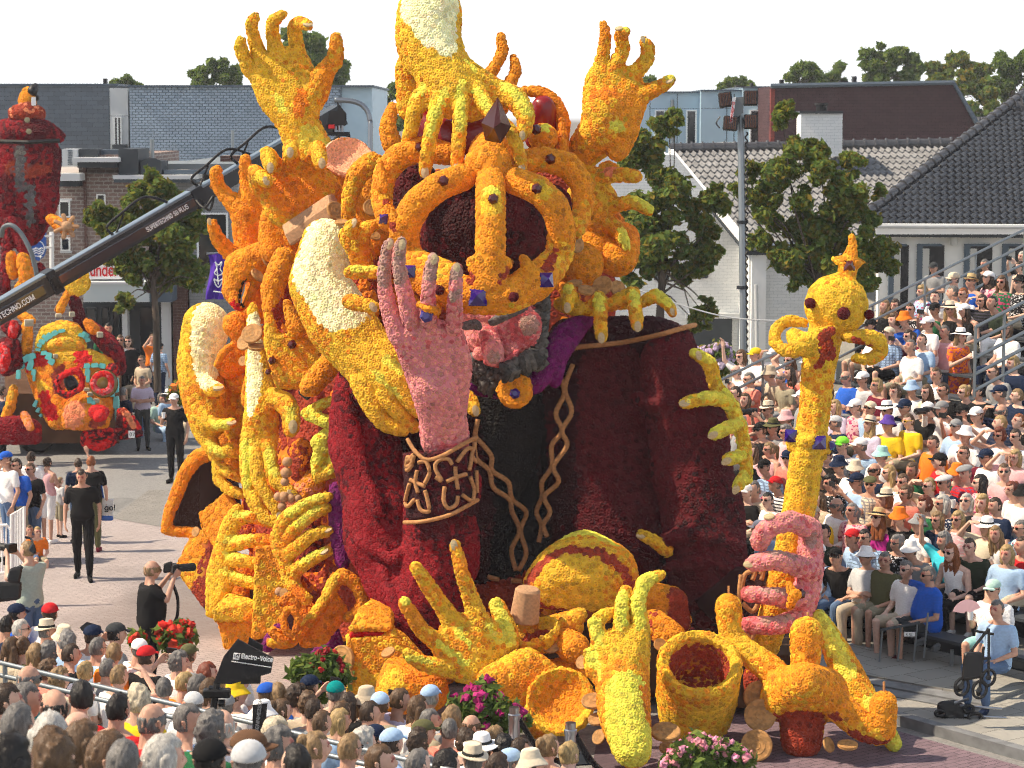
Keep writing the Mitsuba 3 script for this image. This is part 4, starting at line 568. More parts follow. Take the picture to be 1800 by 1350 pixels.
a0, a1 = k0 - kd * 13, k0 + kd * 30
cur = [a0, a1, a1 + kn * .15, a0 + kn * .15]
struct('kerb', prism([q + [0, 0, 0] for q in cur], (0, 0, -.05), (0, 0, .13)), 'bsdf_kerb', 'grey kerb along the right pavement')
pv = [a0 + kn * .153, a1 + kn * .153, a1 + kn * 40, a0 + kn * 40]
struct('pavement', prism(pv, (0, 0, -.05), (0, 0, .127)), 'bsdf_slabs', 'pale slab pavement under the grandstand')
q0 = G(1517, 1215, .13); q1 = G(1705, 1250, .13); qd = (q1 - q0) / np.linalg.norm(q1 - q0); qn = np.array([-qd[1], qd[0], 0])
if qn @ N < 0: qn = -qn
for i in range(3):
    struct('step', prism([q0 - qd * 3 + qn * .28 * i, q1 + qn * .28 * i, q1 + qn * (.28 * i + 3), q0 - qd * 3 + qn * (.28 * i + 3)], (0, 0, -.02), (0, 0, .012 + .022 * i)), 'bsdf_slabs' if i == 2 else 'bsdf_kerb', 'low step in the pavement')
# ---------------------------------------------------------------- buildings
mat('bluebrick', grain('#9fb0c0', .12, 3), .7); mat('bluebrick2', grain('#92a4b4', .12, 3), .7); mat('joint', '#66727e', .9)
mat('slate', brickproc('#6a737d', '#5a626b', '#464d55', .4, .16), .7)
mat('brownroof', brickproc('#4a3134', '#3f292d', '#2b1d20', .28, .115), .75)
mat('banded', brickproc('#8a7770', '#6b5853', '#9b938c', .24, .10, m=.03), .85)
mat('darkbrick', brickproc('#5a3a33', '#472c28', '#6d625c', .22, .075), .85)
mat('whitebrick', brickproc('#dfe1e0', '#d3d6d6', '#c2c6c7', .22, .085), .8)
mat('greybrick', brickproc('#8d8f90', '#7d8081', '#6a6c6d', .22, .085), .85)
mat('panelblue', grain('#a9c3d3', .06, .5), .45, spec=.5); mat('panelwhite', grain('#c6cacc', .08, 1), .5); mat('anthracite', '#30373d', .55); mat('canopy', '#b9c2c2', .5); mat('slateblue', '#4c5a67', .5); mat('pane', '#20272c', .06, spec=.7); mat('curtain', '#b9b9b4', .8)
def block(name, parent, u0, u1, v0, v1, y, depth, bsdf, z0=None, out=0.0):
    """a box whose front, at distance y, fills the pixel rectangle"""
    a, b = PV(u0, v0, y), PV(u1, v1, y)
    zb = b[2] if z0 is None else z0
    return put(name, box(((a[0] + b[0]) / 2, y + depth / 2 - out, (a[2] + zb) / 2), (abs(b[0] - a[0]), depth, abs(a[2] - zb))), bsdf, parent)
def window(parent, u0, u1, v0, v1, y, fr='bsdf_white_paint', t=2.2, mull=0, inner='bsdf_pane'):
    a, b = PV(u0, v0, y), PV(u1, v1, y); w = t * y / F; x0, x1, z1, z0 = a[0], b[0], a[2], b[2]
    bars = [box(((x0 + x1) / 2, y - .03, z1 - w / 2), (x1 - x0, .12, w)), box(((x0 + x1) / 2, y - .03, z0 + w / 2), (x1 - x0, .12, w))] + [box((x, y - .03, (z0 + z1) / 2), (w, .12, z1 - z0 - 2 * w)) for x in [x0 + w / 2, x1 - w / 2] + [x0 + (x1 - x0) * (i + 1) / (mull + 1) for i in range(mull)]]
    k = put('window', trimesh.util.concatenate(bars), fr, parent)
    put('pane', box(((x0 + x1) / 2, y - .012, (z0 + z1) / 2), (x1 - x0 - 2 * w, .02, z1 - z0 - 2 * w)), inner, k)
    return k
bA = thing('slate_clad_building', 'dark slate grey building at the far left behind the red float', 'building')
block('wall', bA, -60, 205, 150, 300, 88, 12, 'bsdf_slate', 0); block('roof_edge', bA, -62, 207, 147, 151, 87.9, 12.2, 'bsdf_slateblue'); block('vent', bA, 181, 187, 138, 147, 88.6, .3, 'bsdf_black')
bB = thing('blue_brick_building', 'flat roofed building of large blue grey bricks beyond the crane', 'building')
yB = 82; block('wall', bB, 227, 600, 153, 300, yB, 10, 'bsdf_joint', 0); block('side_wall', bB, 600, 655, 151, 300, yB + .2, 10, 'bsdf_panelblue', 0); block('roof_edge', bB, 224, 657, 149.5, 153, yB - .15, 10.3, 'bsdf_slateblue')
pA, pB = PV(227, 153, yB), PV(600, 290, yB); bl = []
bw, bh = 10.6 * yB / F, 4.8 * yB / F
for r in range(int((pA[2] - pB[2]) / bh)):
    for c in range(int((pB[0] - pA[0]) / bw) + 1):
        x0 = max(pA[0], pA[0] + (c - .5 * (r % 2)) * bw) + .008; x1 = min(pB[0], pA[0] + (c + 1 - .5 * (r % 2)) * bw) - .008
        if x1 - x0 < .05: continue
        bl.append(box(((x0 + x1) / 2, yB - .008 + rs.uniform(-.004, .004), pA[2] - (r + .5) * bh), (x1 - x0 - .012, .03, bh - .022)))
pieces('brick', bB, bl, ['bsdf_bluebrick', 'bsdf_bluebrick', 'bsdf_bluebrick2'])
bC = thing('panelled_annex', 'pale metal panelled corner with a tall window left of blue bricks', 'building')
block('wall', bC, 192, 226.5, 155, 275, yB + .5, 6, 'bsdf_panelwhite', 0); block('side_panel', bC, 190, 193, 157, 275, yB + .45, 5, 'bsdf_slateblue', 0); window(bC, 200, 215, 205, 258, yB + .48, mull=1); block('flower_box', bC, 197, 221, 254, 262, yB, .4, 'bsdf_anthracite')
block('panel_joint', bC, 193, 226, 203.4, 204.2, yB + .49, .05, 'bsdf_slateblue')
bD = thing('shop_building', 'brown banded brick shop building with white signs left of the float', 'building')
y = 62
block('wall', bD, -40, 300, 305, 505, y, 9, 'bsdf_banded', 0); block('pier', bD, 146, 153, 296, 440, y - .12, .3, 'bsdf_darkbrick'); block('upper_wall', bD, 138, 240, 272, 306, y + .3, 8, 'bsdf_banded')
block('parapet', bD, 136, 172, 262, 278, y, .8, 'bsdf_anthracite'); block('parapet', bD, 172, 212, 263, 276, y + .5, .6, 'bsdf_slateblue'); block('dark_pier', bD, 208, 243, 262, 307, y - .5, 2, 'bsdf_anthracite'); block('cornice', bD, 126, 208, 277, 285, y - .9, 1.2, 'bsdf_panelwhite'); block('cornice_base', bD, 136, 206, 285, 295, y - .6, 1.2, 'bsdf_anthracite')
block('cornice', bD, 104, 140, 305, 318, y - .9, 1.0, 'bsdf_panelwhite'); block('cornice_base', bD, 104, 138, 318, 328, y - .6, .8, 'bsdf_anthracite'); block('cornice', bD, 198, 345, 308, 315, y - .8, 1.2, 'bsdf_panelwhite'); block('cornice_base', bD, 200, 345, 315, 321, y - .5, .8, 'bsdf_slateblue')
block('flat_roof', bD, 286, 440, 288, 294, y + 1, 12, 'bsdf_grey_paint'); block('gutter', bD, 288, 372, 299, 306, y - .3, .5, 'bsdf_slateblue'); block('upper_wall', bD, 300, 420, 320, 470, y, 8, 'bsdf_greybrick', 0)
put('roof_slope', prism([PV(285, 298, y + 1), PV(440, 296, y + 1), PV(440, 289, y + 5), PV(285, 289, y + 5)], (0, 0, 0), (0, 0, .1)), 'bsdf_grey_paint', bD)
k = block('chimney', bD, 247, 284, 283, 308, y - .4, 1.2, 'bsdf_anthracite'); put('flue', bar(PV(268, 283, y), PV(267, 245, y), 3.6 * y / F, 10), 'bsdf_zinc', k); put('cap', tm(hull([PV(u, v, yy) for u, v in ((247, 283), (284, 283), (262, 278), (273, 278)) for yy in (y - .4, y + .8)])), 'bsdf_anthracite', k)
k = block('chimney', bD, 387, 426, 274, 292, y + 4, 1.2, 'bsdf_darkbrick'); put('flue', bar(PV(409, 274, y + 4.5), PV(409, 229, y + 4.5), 2.8 * y / F, 10), 'bsdf_zinc', k)
k = block('air_conditioner', bD, 109, 136, 262, 293, y - .2, .8, 'bsdf_panelwhite')
for i in range(9): block('louvre', k, 119, 127, 264 + i * 3, 265.4 + i * 3, y - .24, .06, 'bsdf_slateblue')
for w in [(104, 124, 353, 382), (107, 124, 418, 441), (170, 186, 341, 362), (180, 192, 398, 420)]: window(bD, *w, y - .02)
window(bD, 346, 402, 374, 470, y - .02, t=3)
for i, (u0, u1) in enumerate([(102, 126), (105, 126)]): block('lintel', bD, u0, u1, (349, 441)[i], (353, 445)[i], y - .08, .12, 'bsdf_panelwhite')
block('canopy', bD, 146, 262, 500, 531, y - 1.6, 1.7, 'bsdf_canopy'); block('canopy_end', bD, 262, 303, 503, 531, y - 1.5, 1.6, 'bsdf_slateblue'); block('canopy_top', bD, 146, 300, 496, 500, y - 1.65, 1.8, 'bsdf_panelwhite')
block('brick_corner', bD, 303, 332, 500, 700, y - .6, 3, 'bsdf_darkbrick', 0); block('grey_wall', bD, 332, 420, 470, 700, y - .5, 3, 'bsdf_greybrick', 0)
block('shop_front', bD, 146, 303, 531, 700, y - .1, .2, 'bsdf_anthracite', 0)
for u0, u1 in [(178, 194), (197, 213), (245, 272), (150, 172)]: window(bD, u0, u1, 540, 690, y - .16, 'bsdf_anthracite', 1.5)
for u0, u1 in [(214, 226), (283, 303)]: block('shop_pillar', bD, u0, u1, 531, 700, y - .5, .5, 'bsdf_panelwhite', 0)
def letters(text, p, right, up, height, bsdf, parent, name='lettering', depth=.012, bold=True, sx=1.0):
    m = meshkit.text_mesh(text, height, depth, bold); r = np.asarray(right, float); r /= np.linalg.norm(r); u_ = np.asarray(up, float); u_ -= r * (u_ @ r); u_ /= np.linalg.norm(u_)
    M = np.eye(4); M[:3, 0], M[:3, 1], M[:3, 2], M[:3, 3] = r * sx, u_, np.cross(r, u_), p; m.apply_transform(M)
    return put(name, m, bsdf, parent)
mat('red_ink', '#c41f26', .5); mat('blue_sign', '#2456a6', .4); mat('white_ink', '#e8eaea', .5); mat('purple_cloth', '#4a1fa0', .6); mat('grey_ink', '#9aa2a6', .6)
sg = thing('light_box_sign', 'white light box sign with red town name above the shop canopy', 'sign')
a, b = PV(150, 459, y - 1.2), PV(222, 491, y - 1.2)
put('case', box(((a[0] + b[0]) / 2, y - .85, (a[2] + b[2]) / 2), (b[0] - a[0], .7, a[2] - b[2]), r=.02), 'bsdf_white_paint', sg); letters('Zundert', PV(146, 485, y - 1.21), (1, 0, 0), (0, 0, 1), 19 * y / F, 'bsdf_red_ink', sg, sx=.68)
letters('fiets', PV(193, 478, y - 1.21), (1, 0, 0), (0, 0, 1), 5 * y / F, 'bsdf_grey_ink', sg, sx=.8)
sg = thing('wall_banner', 'small white banner with red lettering right of the light box', 'banner')
a, b = PV(220, 448, y - .3), PV(262, 471, y - .3)
put('cloth', box(((a[0] + b[0]) / 2, y - .25, (a[2] + b[2]) / 2), (b[0] - a[0], .05, a[2] - b[2])), 'bsdf_white_paint', sg); letters('Zundert', PV(226, 464, y - .29), (1, 0, 0), (0, 0, 1), 10 * y / F, 'bsdf_red_ink', sg, sx=.9)
sg = thing('shield_sign', 'blue shield sign with white circle emblem on the shop wall', 'sign')
ys = y - 2.0; sh = [(50, 404), (80, 402), (80, 440), (77, 450), (67, 459), (57, 452), (50, 440)]
put('board', prism([PV(u, v, ys) for u, v in sh], (0, 0, 0), (0, .12, 0)), 'bsdf_blue_sign', sg); letters('PHILIPS', PV(42, 419.5, ys - .01), (1, 0, 0), (0, 0, 1), 6.6 * y / F, 'bsdf_white_ink', sg, sx=.85)
put('emblem_ring', tube([PV(66 + 12 * math.cos(t), 437 + 13.5 * math.sin(t), ys - .02) for t in np.linspace(0, 2 * np.pi, 25)], .012, 5), 'bsdf_white_ink', sg)
for dv in (0, 4, 8): put('emblem_wave', tube([PV(57 + i * 1.6, 437 + dv + 1.3 * math.sin(i * 1.1), ys - .02) for i in range(13)], .012, 5), 'bsdf_white_ink', sg)
for u, v in ((55, 428), (71, 451)):
    for du, dv in ((3, 0), (0, 3)): put('emblem_star', bar(PV(u - du, v - dv, ys - .02), PV(u + du, v + dv, ys - .02), .012, 5), 'bsdf_white_ink', sg)
for v in (415, 435): put('bracket', bar(PV(80, v, ys), PV(93, v, y), .03), 'bsdf_white_paint', sg)
put('bracket_post', bar(PV(91, 408, y - .3), PV(91, 480, y - .3), .06), 'bsdf_white_paint', sg)
bn = thing('purple_banner', 'purple cloth banner with white scroll emblem hanging left of the float', 'banner')
yb = 52
bm = quadsheet(10, 18, lambda i, j: np.stack([PV(0, 0, yb)[0] * 0 + (366 - 900 + i * 31 - 2.5 * j + 3 * np.sin(j * 5)) / F * yb * 1.0, yb + .08 * np.sin(i * 9 + j * 4) + 0 * i, PV(0, 446, yb)[2] + (PV(0, 526, yb)[2] - PV(0, 446, yb)[2]) * j + 0 * i], -1))
put('cloth', bm, 'bsdf_purple_cloth', bn, smooth=True)
for ln in [[(378, 460), (384, 466), (390, 460), (387, 472), (391, 480), (384, 484), (377, 480), (381, 472), (378, 460)], [(376, 490), (384, 494), (392, 490), (388, 500), (384, 505), (379, 500), (376, 490)], [(381, 467), (384, 500)], [(375, 512), (390, 514)]]: put('emblem', tube(smooth_line([PV(u, v, yb - .12) for u, v in ln], 4), .014, 5), 'bsdf_white_ink', bn)
put('pole', bar(PV(363, 446, yb), PV(400, 444, yb), .025), 'bsdf_steel', bn)
# right-hand buildings
bE = thing('blue_panel_building', 'flat roofed building clad in light blue panels behind the right tree', 'building')
y = 96; block('wall', bE, 1120, 1232, 163, 300, y, 9, 'bsdf_panelblue', 0); block('wall', bE, 1232, 1306, 160, 300, y - .6, 9, 'bsdf_panelblue', 0); block('wall', bE, 1306, 1357, 154, 300, y - 1, 9, 'bsdf_panelblue', 0)
block('roof_edge', bE, 1118, 1233, 160.5, 163, y - .2, 9.2, 'bsdf_slateblue'); block('roof_edge', bE, 1232, 1307, 157.5, 160, y - .8, 9.2, 'bsdf_slateblue'); block('roof_edge', bE, 1305, 1360, 151.5, 154, y - 1.2, 9.2, 'bsdf_slateblue')
for u0, u1, dy in [(1151, 1169, 0), (1206, 1224, 0), (1318, 1339, -1.0)]: window(bE, u0, u1, 193, 263, y + dy - .02, t=2.4)
for u, v0, dy in [(1182, 175, 0), (1348, 165, -1)]: put('downpipe', bar(PV(u, v0, y + dy - .15), PV(u, 262, y + dy - .15), .07), 'bsdf_zinc', bE)
for u, dy in [(1142, 0), (1190, 0), (1277, -.6), (1290, -.6)]: block('panel_joint', bE, u, u + .8, 165, 263, y + dy - .01, .05, 'bsdf_slateblue')
block('panel_joint', bE, 1140, 1232, 190.5, 191.2, y - .012, .05, 'bsdf_slateblue'); block('panel_joint', bE, 1232, 1306, 190, 190.8, y - .612, .05, 'bsdf_slateblue')
kr = thing('balcony_rail', 'white slatted balcony rail on the blue panel building', 'railing')
for i in range(15): put('slat', bar(PV(1255 + i * 3.2, 253, y - 1.4), PV(1255 + i * 3.2, 266, y - 1.4), .02, 5), 'bsdf_white_paint', kr)
put('handrail', bar(PV(1252, 252, y - 1.4), PV(1302, 251, y - 1.4), .04, 6), 'bsdf_white_paint', kr)
bF = thing('brown_gable_building', 'dark brown brick roof slope of a building behind white chimney', 'building')
y = 90; pl = [(1356, 152), (1676, 146), (1722, 226), (1722, 300), (1356, 300)]
put('brick_slope', prism([PV(u, v, y) for u, v in pl], (0, 0, 0), (0, 8, 0)), 'bsdf_brownroof', bF); put('ridge_trim', tube([PV(1355, 151, y - .1), PV(1676, 145, y - .1), PV(1722, 225, y - .1)], .1, 6), 'bsdf_slateblue', bF)
for u, v0, v1, w in [(1322, 146, 153, 2), (1302, 150, 153, 8), (1375, 140, 151, 3), (1484, 142, 149, 7), (1503, 134, 149, 3)]: block('roof_vent', bF, u - w, u + w, v0, v1, y + .5, .5, 'bsdf_black')
pc = block('brick_edge', bF, 1355, 1361, 156, 262, y - .05, .3, mat('redbrick', brickproc('#8a4038', '#6f332e', '#5a3834', .3, .12), .8))
# --- tiled roofs: every tile its own curved piece
mat('tile_grey', grain('#85878a', .3, 4), .7, spec=.35); mat('tile_grey2', grain('#777a7d', .3, 4), .7, spec=.35); mat('tile_dark', grain('#45464a', .3, 4), .28, spec=.7); mat('tile_dark2', grain('#3a3b40', .3, 4), .28, spec=.7)
def tiled(holder, e0, e1, r0, cols, rows, bsdf, most=300, clip=None):
    """roof plane from the eave e0-e1 up to the ridge that starts at r0"""
    across, upv = (e1 - e0) / cols, (r0 - e0) / rows
    nrm = np.cross(e1 - e0, r0 - e0); nrm /= np.linalg.norm(nrm)
    if nrm[2] < 0: nrm = -nrm
    w = np.linalg.norm(across); prof = [(0, .30), (.18, .62), (.38, .34), (.6, .05), (.82, .05), (1.06, .30)]
    ms = []
    for r in range(rows):
        for c in range(cols):
            o = e0 + across * c + upv * r
            if clip is not None and not clip(o + .5 * across + .5 * upv): continue
            lo = [o - upv * .12 + across * a + nrm * (h * w * .8 + .055 + rs.uniform(0, .01)) for a, h in prof]; hi = [o + upv * 1.02 + across * a + nrm * (h * w * .8 + .0) for a, h in prof]
            un = [q - nrm * .035 for q in lo]
            v = np.array(lo + hi + un); n = len(prof); f = []
            for i in range(n - 1): f += [[i, i + 1, n + i + 1], [i, n + i + 1, n + i], [i, 2 * n + i, 2 * n + i + 1], [i, 2 * n + i + 1, i + 1]]
            ms.append((np.linalg.norm(o - CAM), len(ms), trimesh.Trimesh(v, f, process=False)))
    ms.sort(key=lambda q: q[0]); pieces('roof_tile', holder, [m for _, _, m in ms], bsdf, most)
def ridge(holder, a, b, n, r, bsdf):
    for i in range(n):
        p, q = a + (b - a) * i / n, a + (b - a) * (i + 1.06) / n
        put('ridge_cap', tube([p, p + (q - p) * .86, p + (q - p) * .88, q], [r, r * .95, r * 1.22, r * 1.22], 10), bsdf, holder, smooth=40)
bG = thing('white_brick_house', 'white painted brick house with grey pantile roof behind the floodlight', 'house')
e0, e1, r0 = PV(1312, 430, 63), PV(1850, 420, 63), PV(1178, 268, 69); r1 = r0 + (e1 - e0)
tiled(bG, e0, e1, r0, 42, 16, ['bsdf_tile_grey', 'bsdf_tile_grey', 'bsdf_tile_grey2']); dn = np.array([0, 0, -.08])
put('roof', prism([e0 + dn, e1 + dn, r1 + dn, r0 + dn], (0, 0, -.2), (0, 0, 0)), 'bsdf_anthracite', bG); ridge(bG, r0 + [0, 0, .1], r1 + [0, 0, .1], 26, .17, 'bsdf_tile_dark')
put('verge_board', prism([e0 + [-.05, -.1, -.1], r0 + [-.05, -.1, -.1], r0 + [-.05, -.1, .12], e0 + [-.05, -.1, .12]], (0, 0, 0), (.12, 0, 0)), 'bsdf_white_paint', bG)
gw = [PV(1040, 268, 68.6), r0 + [0, -.4, -.25], e0 + [-.05, 4.6, -.25], PV(1318, 700, 68)]
put('gable_wall', prism([np.array([PV(u, 400, 66)[0], 66.0, z]) for u, z in [(1000, PV(0, 272, 66)[2]), (1186, PV(0, 272, 66)[2]), (1322, PV(0, 436, 66)[2]), (1322, 0), (1000, 0)]], (0, 0, 0), (0, 5, 0)), 'bsdf_whitebrick', bG)
block('front_wall', bG, 1317, 1470, 436, 640, 63.3, 4, 'bsdf_whitebrick', 0); block('wing_wall', bG, 1322, 1345, 440, 640, 63.1, .3, 'bsdf_white_paint', 0); put('downpipe', bar(PV(1329, 500, 62.9), PV(1331, 640, 62.9), .05), 'bsdf_panelwhite', bG); put('gutter', bar(PV(1316, 434, 62.7), PV(1480, 431, 62.7), .09), 'bsdf_zinc', bG)
k = block('garage_opening', bG, 1215, 1286, 560, 660, 65.9, .3, 'bsdf_anthracite', 0); block('lintel', bG, 1205, 1300, 551, 560, 65.8, .4, 'bsdf_panelwhite')
for u0, u1, v0, v1 in [(1228, 1245, 476, 489), (1150, 1176, 482, 492)]: block('wall_vent', bG, u0, u1, v0, v1, 65.9, .2, 'bsdf_anthracite')
ch = thing('white_chimney', 'white painted brick chimney with dark cap on the tiled roof', 'chimney')
for u0, u1, out in [(1408, 1451, 0), (1451, 1480, .02)]: block('stack', ch, u0, u1, 199, 275, 67, 1.0, 'bsdf_whitebrick', out=out)
block('cap', ch, 1406, 1482, 195, 199.5, 66.9, 1.3, 'bsdf_anthracite'); put('pot', lathe([(0, 0), (.15, 0), (.15, .14), (.19, .15), (.19, .22), (0, .22)], PV(1444, 195, 67.3)), 'bsdf_black', ch)
bH = thing('hip_roof_house', 'low white house with big dark tiled hip roof behind the stand', 'house')
e0, e1, r0 = PV(1508, 395, 56), PV(1900, 398, 56), PV(1800, 172, 63); r1 = r0 + (e1 - e0) * .6
tiled(bH, e0, e1, r0, 30, 24, ['bsdf_tile_dark', 'bsdf_tile_dark', 'bsdf_tile_dark2'])
put('roof', prism([e0 + dn, e1 + dn, r0 + (e1 - e0) + dn, r0 + dn], (0, 0, -.2), (0, 0, 0)), 'bsdf_anthracite', bH); ridge(bH, PV(1772, 196, 62.5), PV(1830, 192, 62.5), 5, .28, 'bsdf_tile_dark'); ridge(bH, e0 + [0, 0, .12], r0 + [0, 0, .12], 24, .12, 'bsdf_tile_dark')
block('fascia', bH, 1540, 1880, 397, 412, 55.9, .3, 'bsdf_white_paint'); put('gutter', bar(PV(1538, 397, 55.7), PV(1880, 399, 55.7), .06), 'bsdf_panelwhite', bH); block('wall', bH, 1545, 1880, 410, 640, 56.4, .3, 'bsdf_white_plaster', 0)
for u0, u1 in [(1584, 1606), (1642, 1666), (1672, 1694), (1732, 1754)]: block('bracket', bH, u0, u1, 406, 411, 56.0, .4, 'bsdf_slateblue')
for u0, u1 in [(1563, 1594), (1613, 1656), (1696, 1740), (1763, 1802)]:
    k = block('doorway', bH, u0, u1, 431, 640, 56.34, .2, 'bsdf_black', 0); block('door_frame', k, u0, u0 + 6, 431, 640, 56.3, .1, 'bsdf_slateblue', 0); block('door_frame', k, u0, u1, 429, 433, 56.28, .1, 'bsdf_slateblue'); block('curtain', k, u0 + 9, u0 + 17, 437, 640, 56.3, .08, 'bsdf_curtain', 0)
put('wall_lamp', lathe([(0, 0), (.09, 0), (.1, .3), (0, .3)], PV(1677, 431, 56.2)), 'bsdf_curtain', bH)
# a roof slope further behind
bI = thing('far_tiled_house', 'far house roof edge with small grey tiles at the right', 'house')
block('roof', bI, 1712, 1765, 205, 260, 100, 8, 'bsdf_tile_grey2', 0)
for i in range(9): put('roof_rib', bar(PV(1714 + i * 6, 206, 99.9), PV(1714 + i * 6, 224, 99.9), .05, 5), 'bsdf_tile_grey', bI)
# ---------------------------------------------------------------- trees
scene['bsdf_leaf'] = {'type': 'principledthin', 'base_color': VC, 'roughness': .45, 'diff_trans': .95, 'spec_tint': 0.0, 'eta': 1.4}
mat('bark', grain('#5a5046', .4, 8, sz=.3), .9)
GREENS = np.array([(.12, .19, .05), (.15, .23, .055), (.18, .25, .06), (.22, .28, .065), (.09, .15, .04)])
def leaves(cl, n, size, tones, seed, flower=None):
    """leaf blades through the volume of the clusters (x, y, z, r), more of them near each cluster's skin"""
    r = np.random.RandomState(seed); cl = np.asarray(cl); w = cl[:, 3] ** 2; w /= w.sum(); w_ = r.choice(len(cl), n, p=w)
    d = r.randn(n, 3); d /= np.linalg.norm(d, axis=1, keepdims=True); rad = r.rand(n) ** .45 * (1 + .30 * r.randn(n)); c = cl[w_, :3] + d * (cl[w_, 3] * rad)[:, None] * [1, 1, .85]
    nn = d + .9 * r.randn(n, 3) + [0, 0, .5]; nn /= np.linalg.norm(nn, axis=1, keepdims=True); t = np.cross(nn, r.randn(n, 3)); t /= np.linalg.norm(t, axis=1, keepdims=True); b = np.cross(nn, t)
    s = size * (.6 + .8 * r.rand(n))[:, None]
    V = np.stack([c - t * s, c + b * s * .55 + nn * s * .12, c + t * s, c - b * s * .55 + nn * s * .12], 1).reshape(-1, 3)
    f = (np.array([[0, 1, 2], [0, 2, 3]])[None] + (np.arange(n) * 4)[:, None, None]).reshape(-1, 3)
    col = np.asarray(tones)[r.randint(0, len(tones), n)] * (.75 + .5 * r.rand(n, 1))
    return trimesh.Trimesh(V, f, process=False), np.repeat(col, 4, 0)
def tree(name, label, clumps, d, trunk, n, size, tones, seed, group=None, sub=13, cat='tree'):
    """clumps (u, v, r) in the picture round which boughs of foliage hang, with depth of their own"""
    r = np.random.RandomState(seed); k = thing(name, label, cat, group); cl = []
    for u, v, rp in clumps:
        c = P(u, v, d + r.uniform(-.8, .8) * rp * d / F); R = rp * d / F
        for _ in range(sub):
            q = r.randn(3); q /= np.linalg.norm(q); cl.append(np.r_[c + q * R * r.uniform(.3, 1.02), R * r.uniform(.16, .36)])
    m, col = leaves(cl, n, size, tones, seed); put('crown', m, 'bsdf_leaf', k, color=col)
    tp = [P(u, v, d) for u, v in trunk[0]]; rad = np.linspace(trunk[1], trunk[2], len(tp)) * d / F
    tr = put('trunk', tube(tp, rad, 9), 'bsdf_bark', k, smooth=True)
    top = tp[-1]
    br = [tube([top - (top - tp[0]) * r.uniform(0, .25), top + (np.asarray(c[:3]) - top) * .5 + r.randn(3) * .12, c[:3]], [rad[-1] * .4, rad[-1] * .2, .008], 5) for c in [cl[i] for i in r.choice(len(cl), min(len(cl), 18), replace=False)]]
    tag(put('branches', trimesh.util.concatenate(br), 'bsdf_bark', k), kind='stuff')
    return k
YG = np.vstack([GREENS, [(.20, .21, .035), (.26, .20, .04), (.22, .23, .04)]])
tree('street_tree', 'green street tree in front of the shop left of the crane arm', [(200, 400, 45), (240, 350, 38), (285, 330, 32), (300, 400, 55), (250, 430, 50), (320, 450, 45), (235, 480, 40), (180, 380, 28), (330, 380, 30), (290, 480, 45), (205, 440, 30), (222, 530, 18), (345, 490, 25), (160, 385, 18), (265, 310, 16)], 54, ([(277, 690), (274, 560), (268, 480)], 7, 5), 38000, .082, YG, 3, 'street trees')
tree('street_tree', 'green street tree between the float and the floodlight pole', [(1140, 280, 40), (1180, 330, 50), (1230, 370, 45), (1130, 370, 50), (1170, 430, 55), (1230, 440, 40), (1210, 480, 35), (1130, 470, 45), (1240, 545, 22), (1225, 570, 20), (1165, 225, 26), (1190, 205, 14), (1120, 240, 22), (1250, 420, 25), (1262, 340, 16), (1110, 420, 40)], 50, ([(1165, 700), (1160, 560), (1165, 470)], 9, 6), 42000, .08, YG, 4, 'street trees')
tree('street_tree', 'green street tree behind the sceptre right of the floodlight pole', [(1380, 300, 45), (1440, 330, 50), (1490, 360, 50), (1400, 390, 55), (1350, 350, 40), (1460, 430, 60), (1530, 440, 45), (1390, 450, 45), (1340, 420, 28), (1320, 300, 24), (1300, 330, 18), (1440, 270, 30), (1380, 195, 20), (1372, 215, 15), (1395, 255, 18), (1520, 480, 40), (1550, 460, 30), (1500, 290, 25), (1410, 480, 30), (1480, 480, 40), (1545, 340, 14)], 47, ([(1438, 640), (1436, 560), (1440, 480)], 10, 8), 52000, .074, YG, 5, 'street trees')
FARG = GREENS
for i, (cl, d, lab) in enumerate([([(350, 140, 22), (385, 128, 26), (410, 140, 22), (345, 160, 20)], 125, 'far tree above the blue bricks left of the raised hand'), ([(470, 110, 26), (520, 85, 30), (560, 90, 36), (590, 125, 28), (480, 140, 30), (540, 130, 40)], 120, 'far tall tree seen between the fingers of the raised hand'),
                          ([(205, 148, 10), (225, 145, 12), (238, 150, 10)], 130, 'small far tree above the roof between two left buildings'), ([(665, 175, 22), (690, 165, 20), (675, 205, 26), (700, 210, 20)], 115, 'pale far tree just left of the top golden arm'), ([(1275, 152, 14), (1300, 147, 16), (1318, 156, 12)], 135, 'small far tree above the blue panel building'),
                          ([(1125, 155, 14), (1140, 145, 14)], 135, 'far tree peeping behind the right raised hand'), ([(1395, 132, 18), (1425, 125, 20), (1470, 140, 22), (1440, 145, 20)], 130, 'low far tree above the brown brick slope'), ([(1530, 115, 24), (1565, 100, 26), (1600, 120, 26), (1545, 145, 26), (1590, 145, 30)], 125, 'round far tree behind the roof vents'),
                          ([(1645, 125, 20), (1690, 110, 24), (1715, 130, 24), (1660, 140, 20)], 130, 'dark far tree behind the yellowish tree'), ([(1650, 150, 22), (1690, 150, 26), (1730, 165, 28), (1705, 190, 28), (1745, 195, 22)], 118, 'yellowish far tree right of the brown slope'), ([(1770, 120, 26), (1800, 110, 34), (1790, 165, 40), (1830, 150, 40), (1755, 150, 18)], 122, 'tall far tree at the right picture edge')]):
    tree('far_tree', lab, cl, d, ([(cl[0][0] + 10, 330), (cl[0][0] + 10, cl[0][1] + 10)], 5, 3), int(sum(q[2] ** 2 for q in cl) * 3.6) + 700, .2, YG if 'yellowish' in lab else FARG, 20 + i, 'far trees on the skyline', 10)
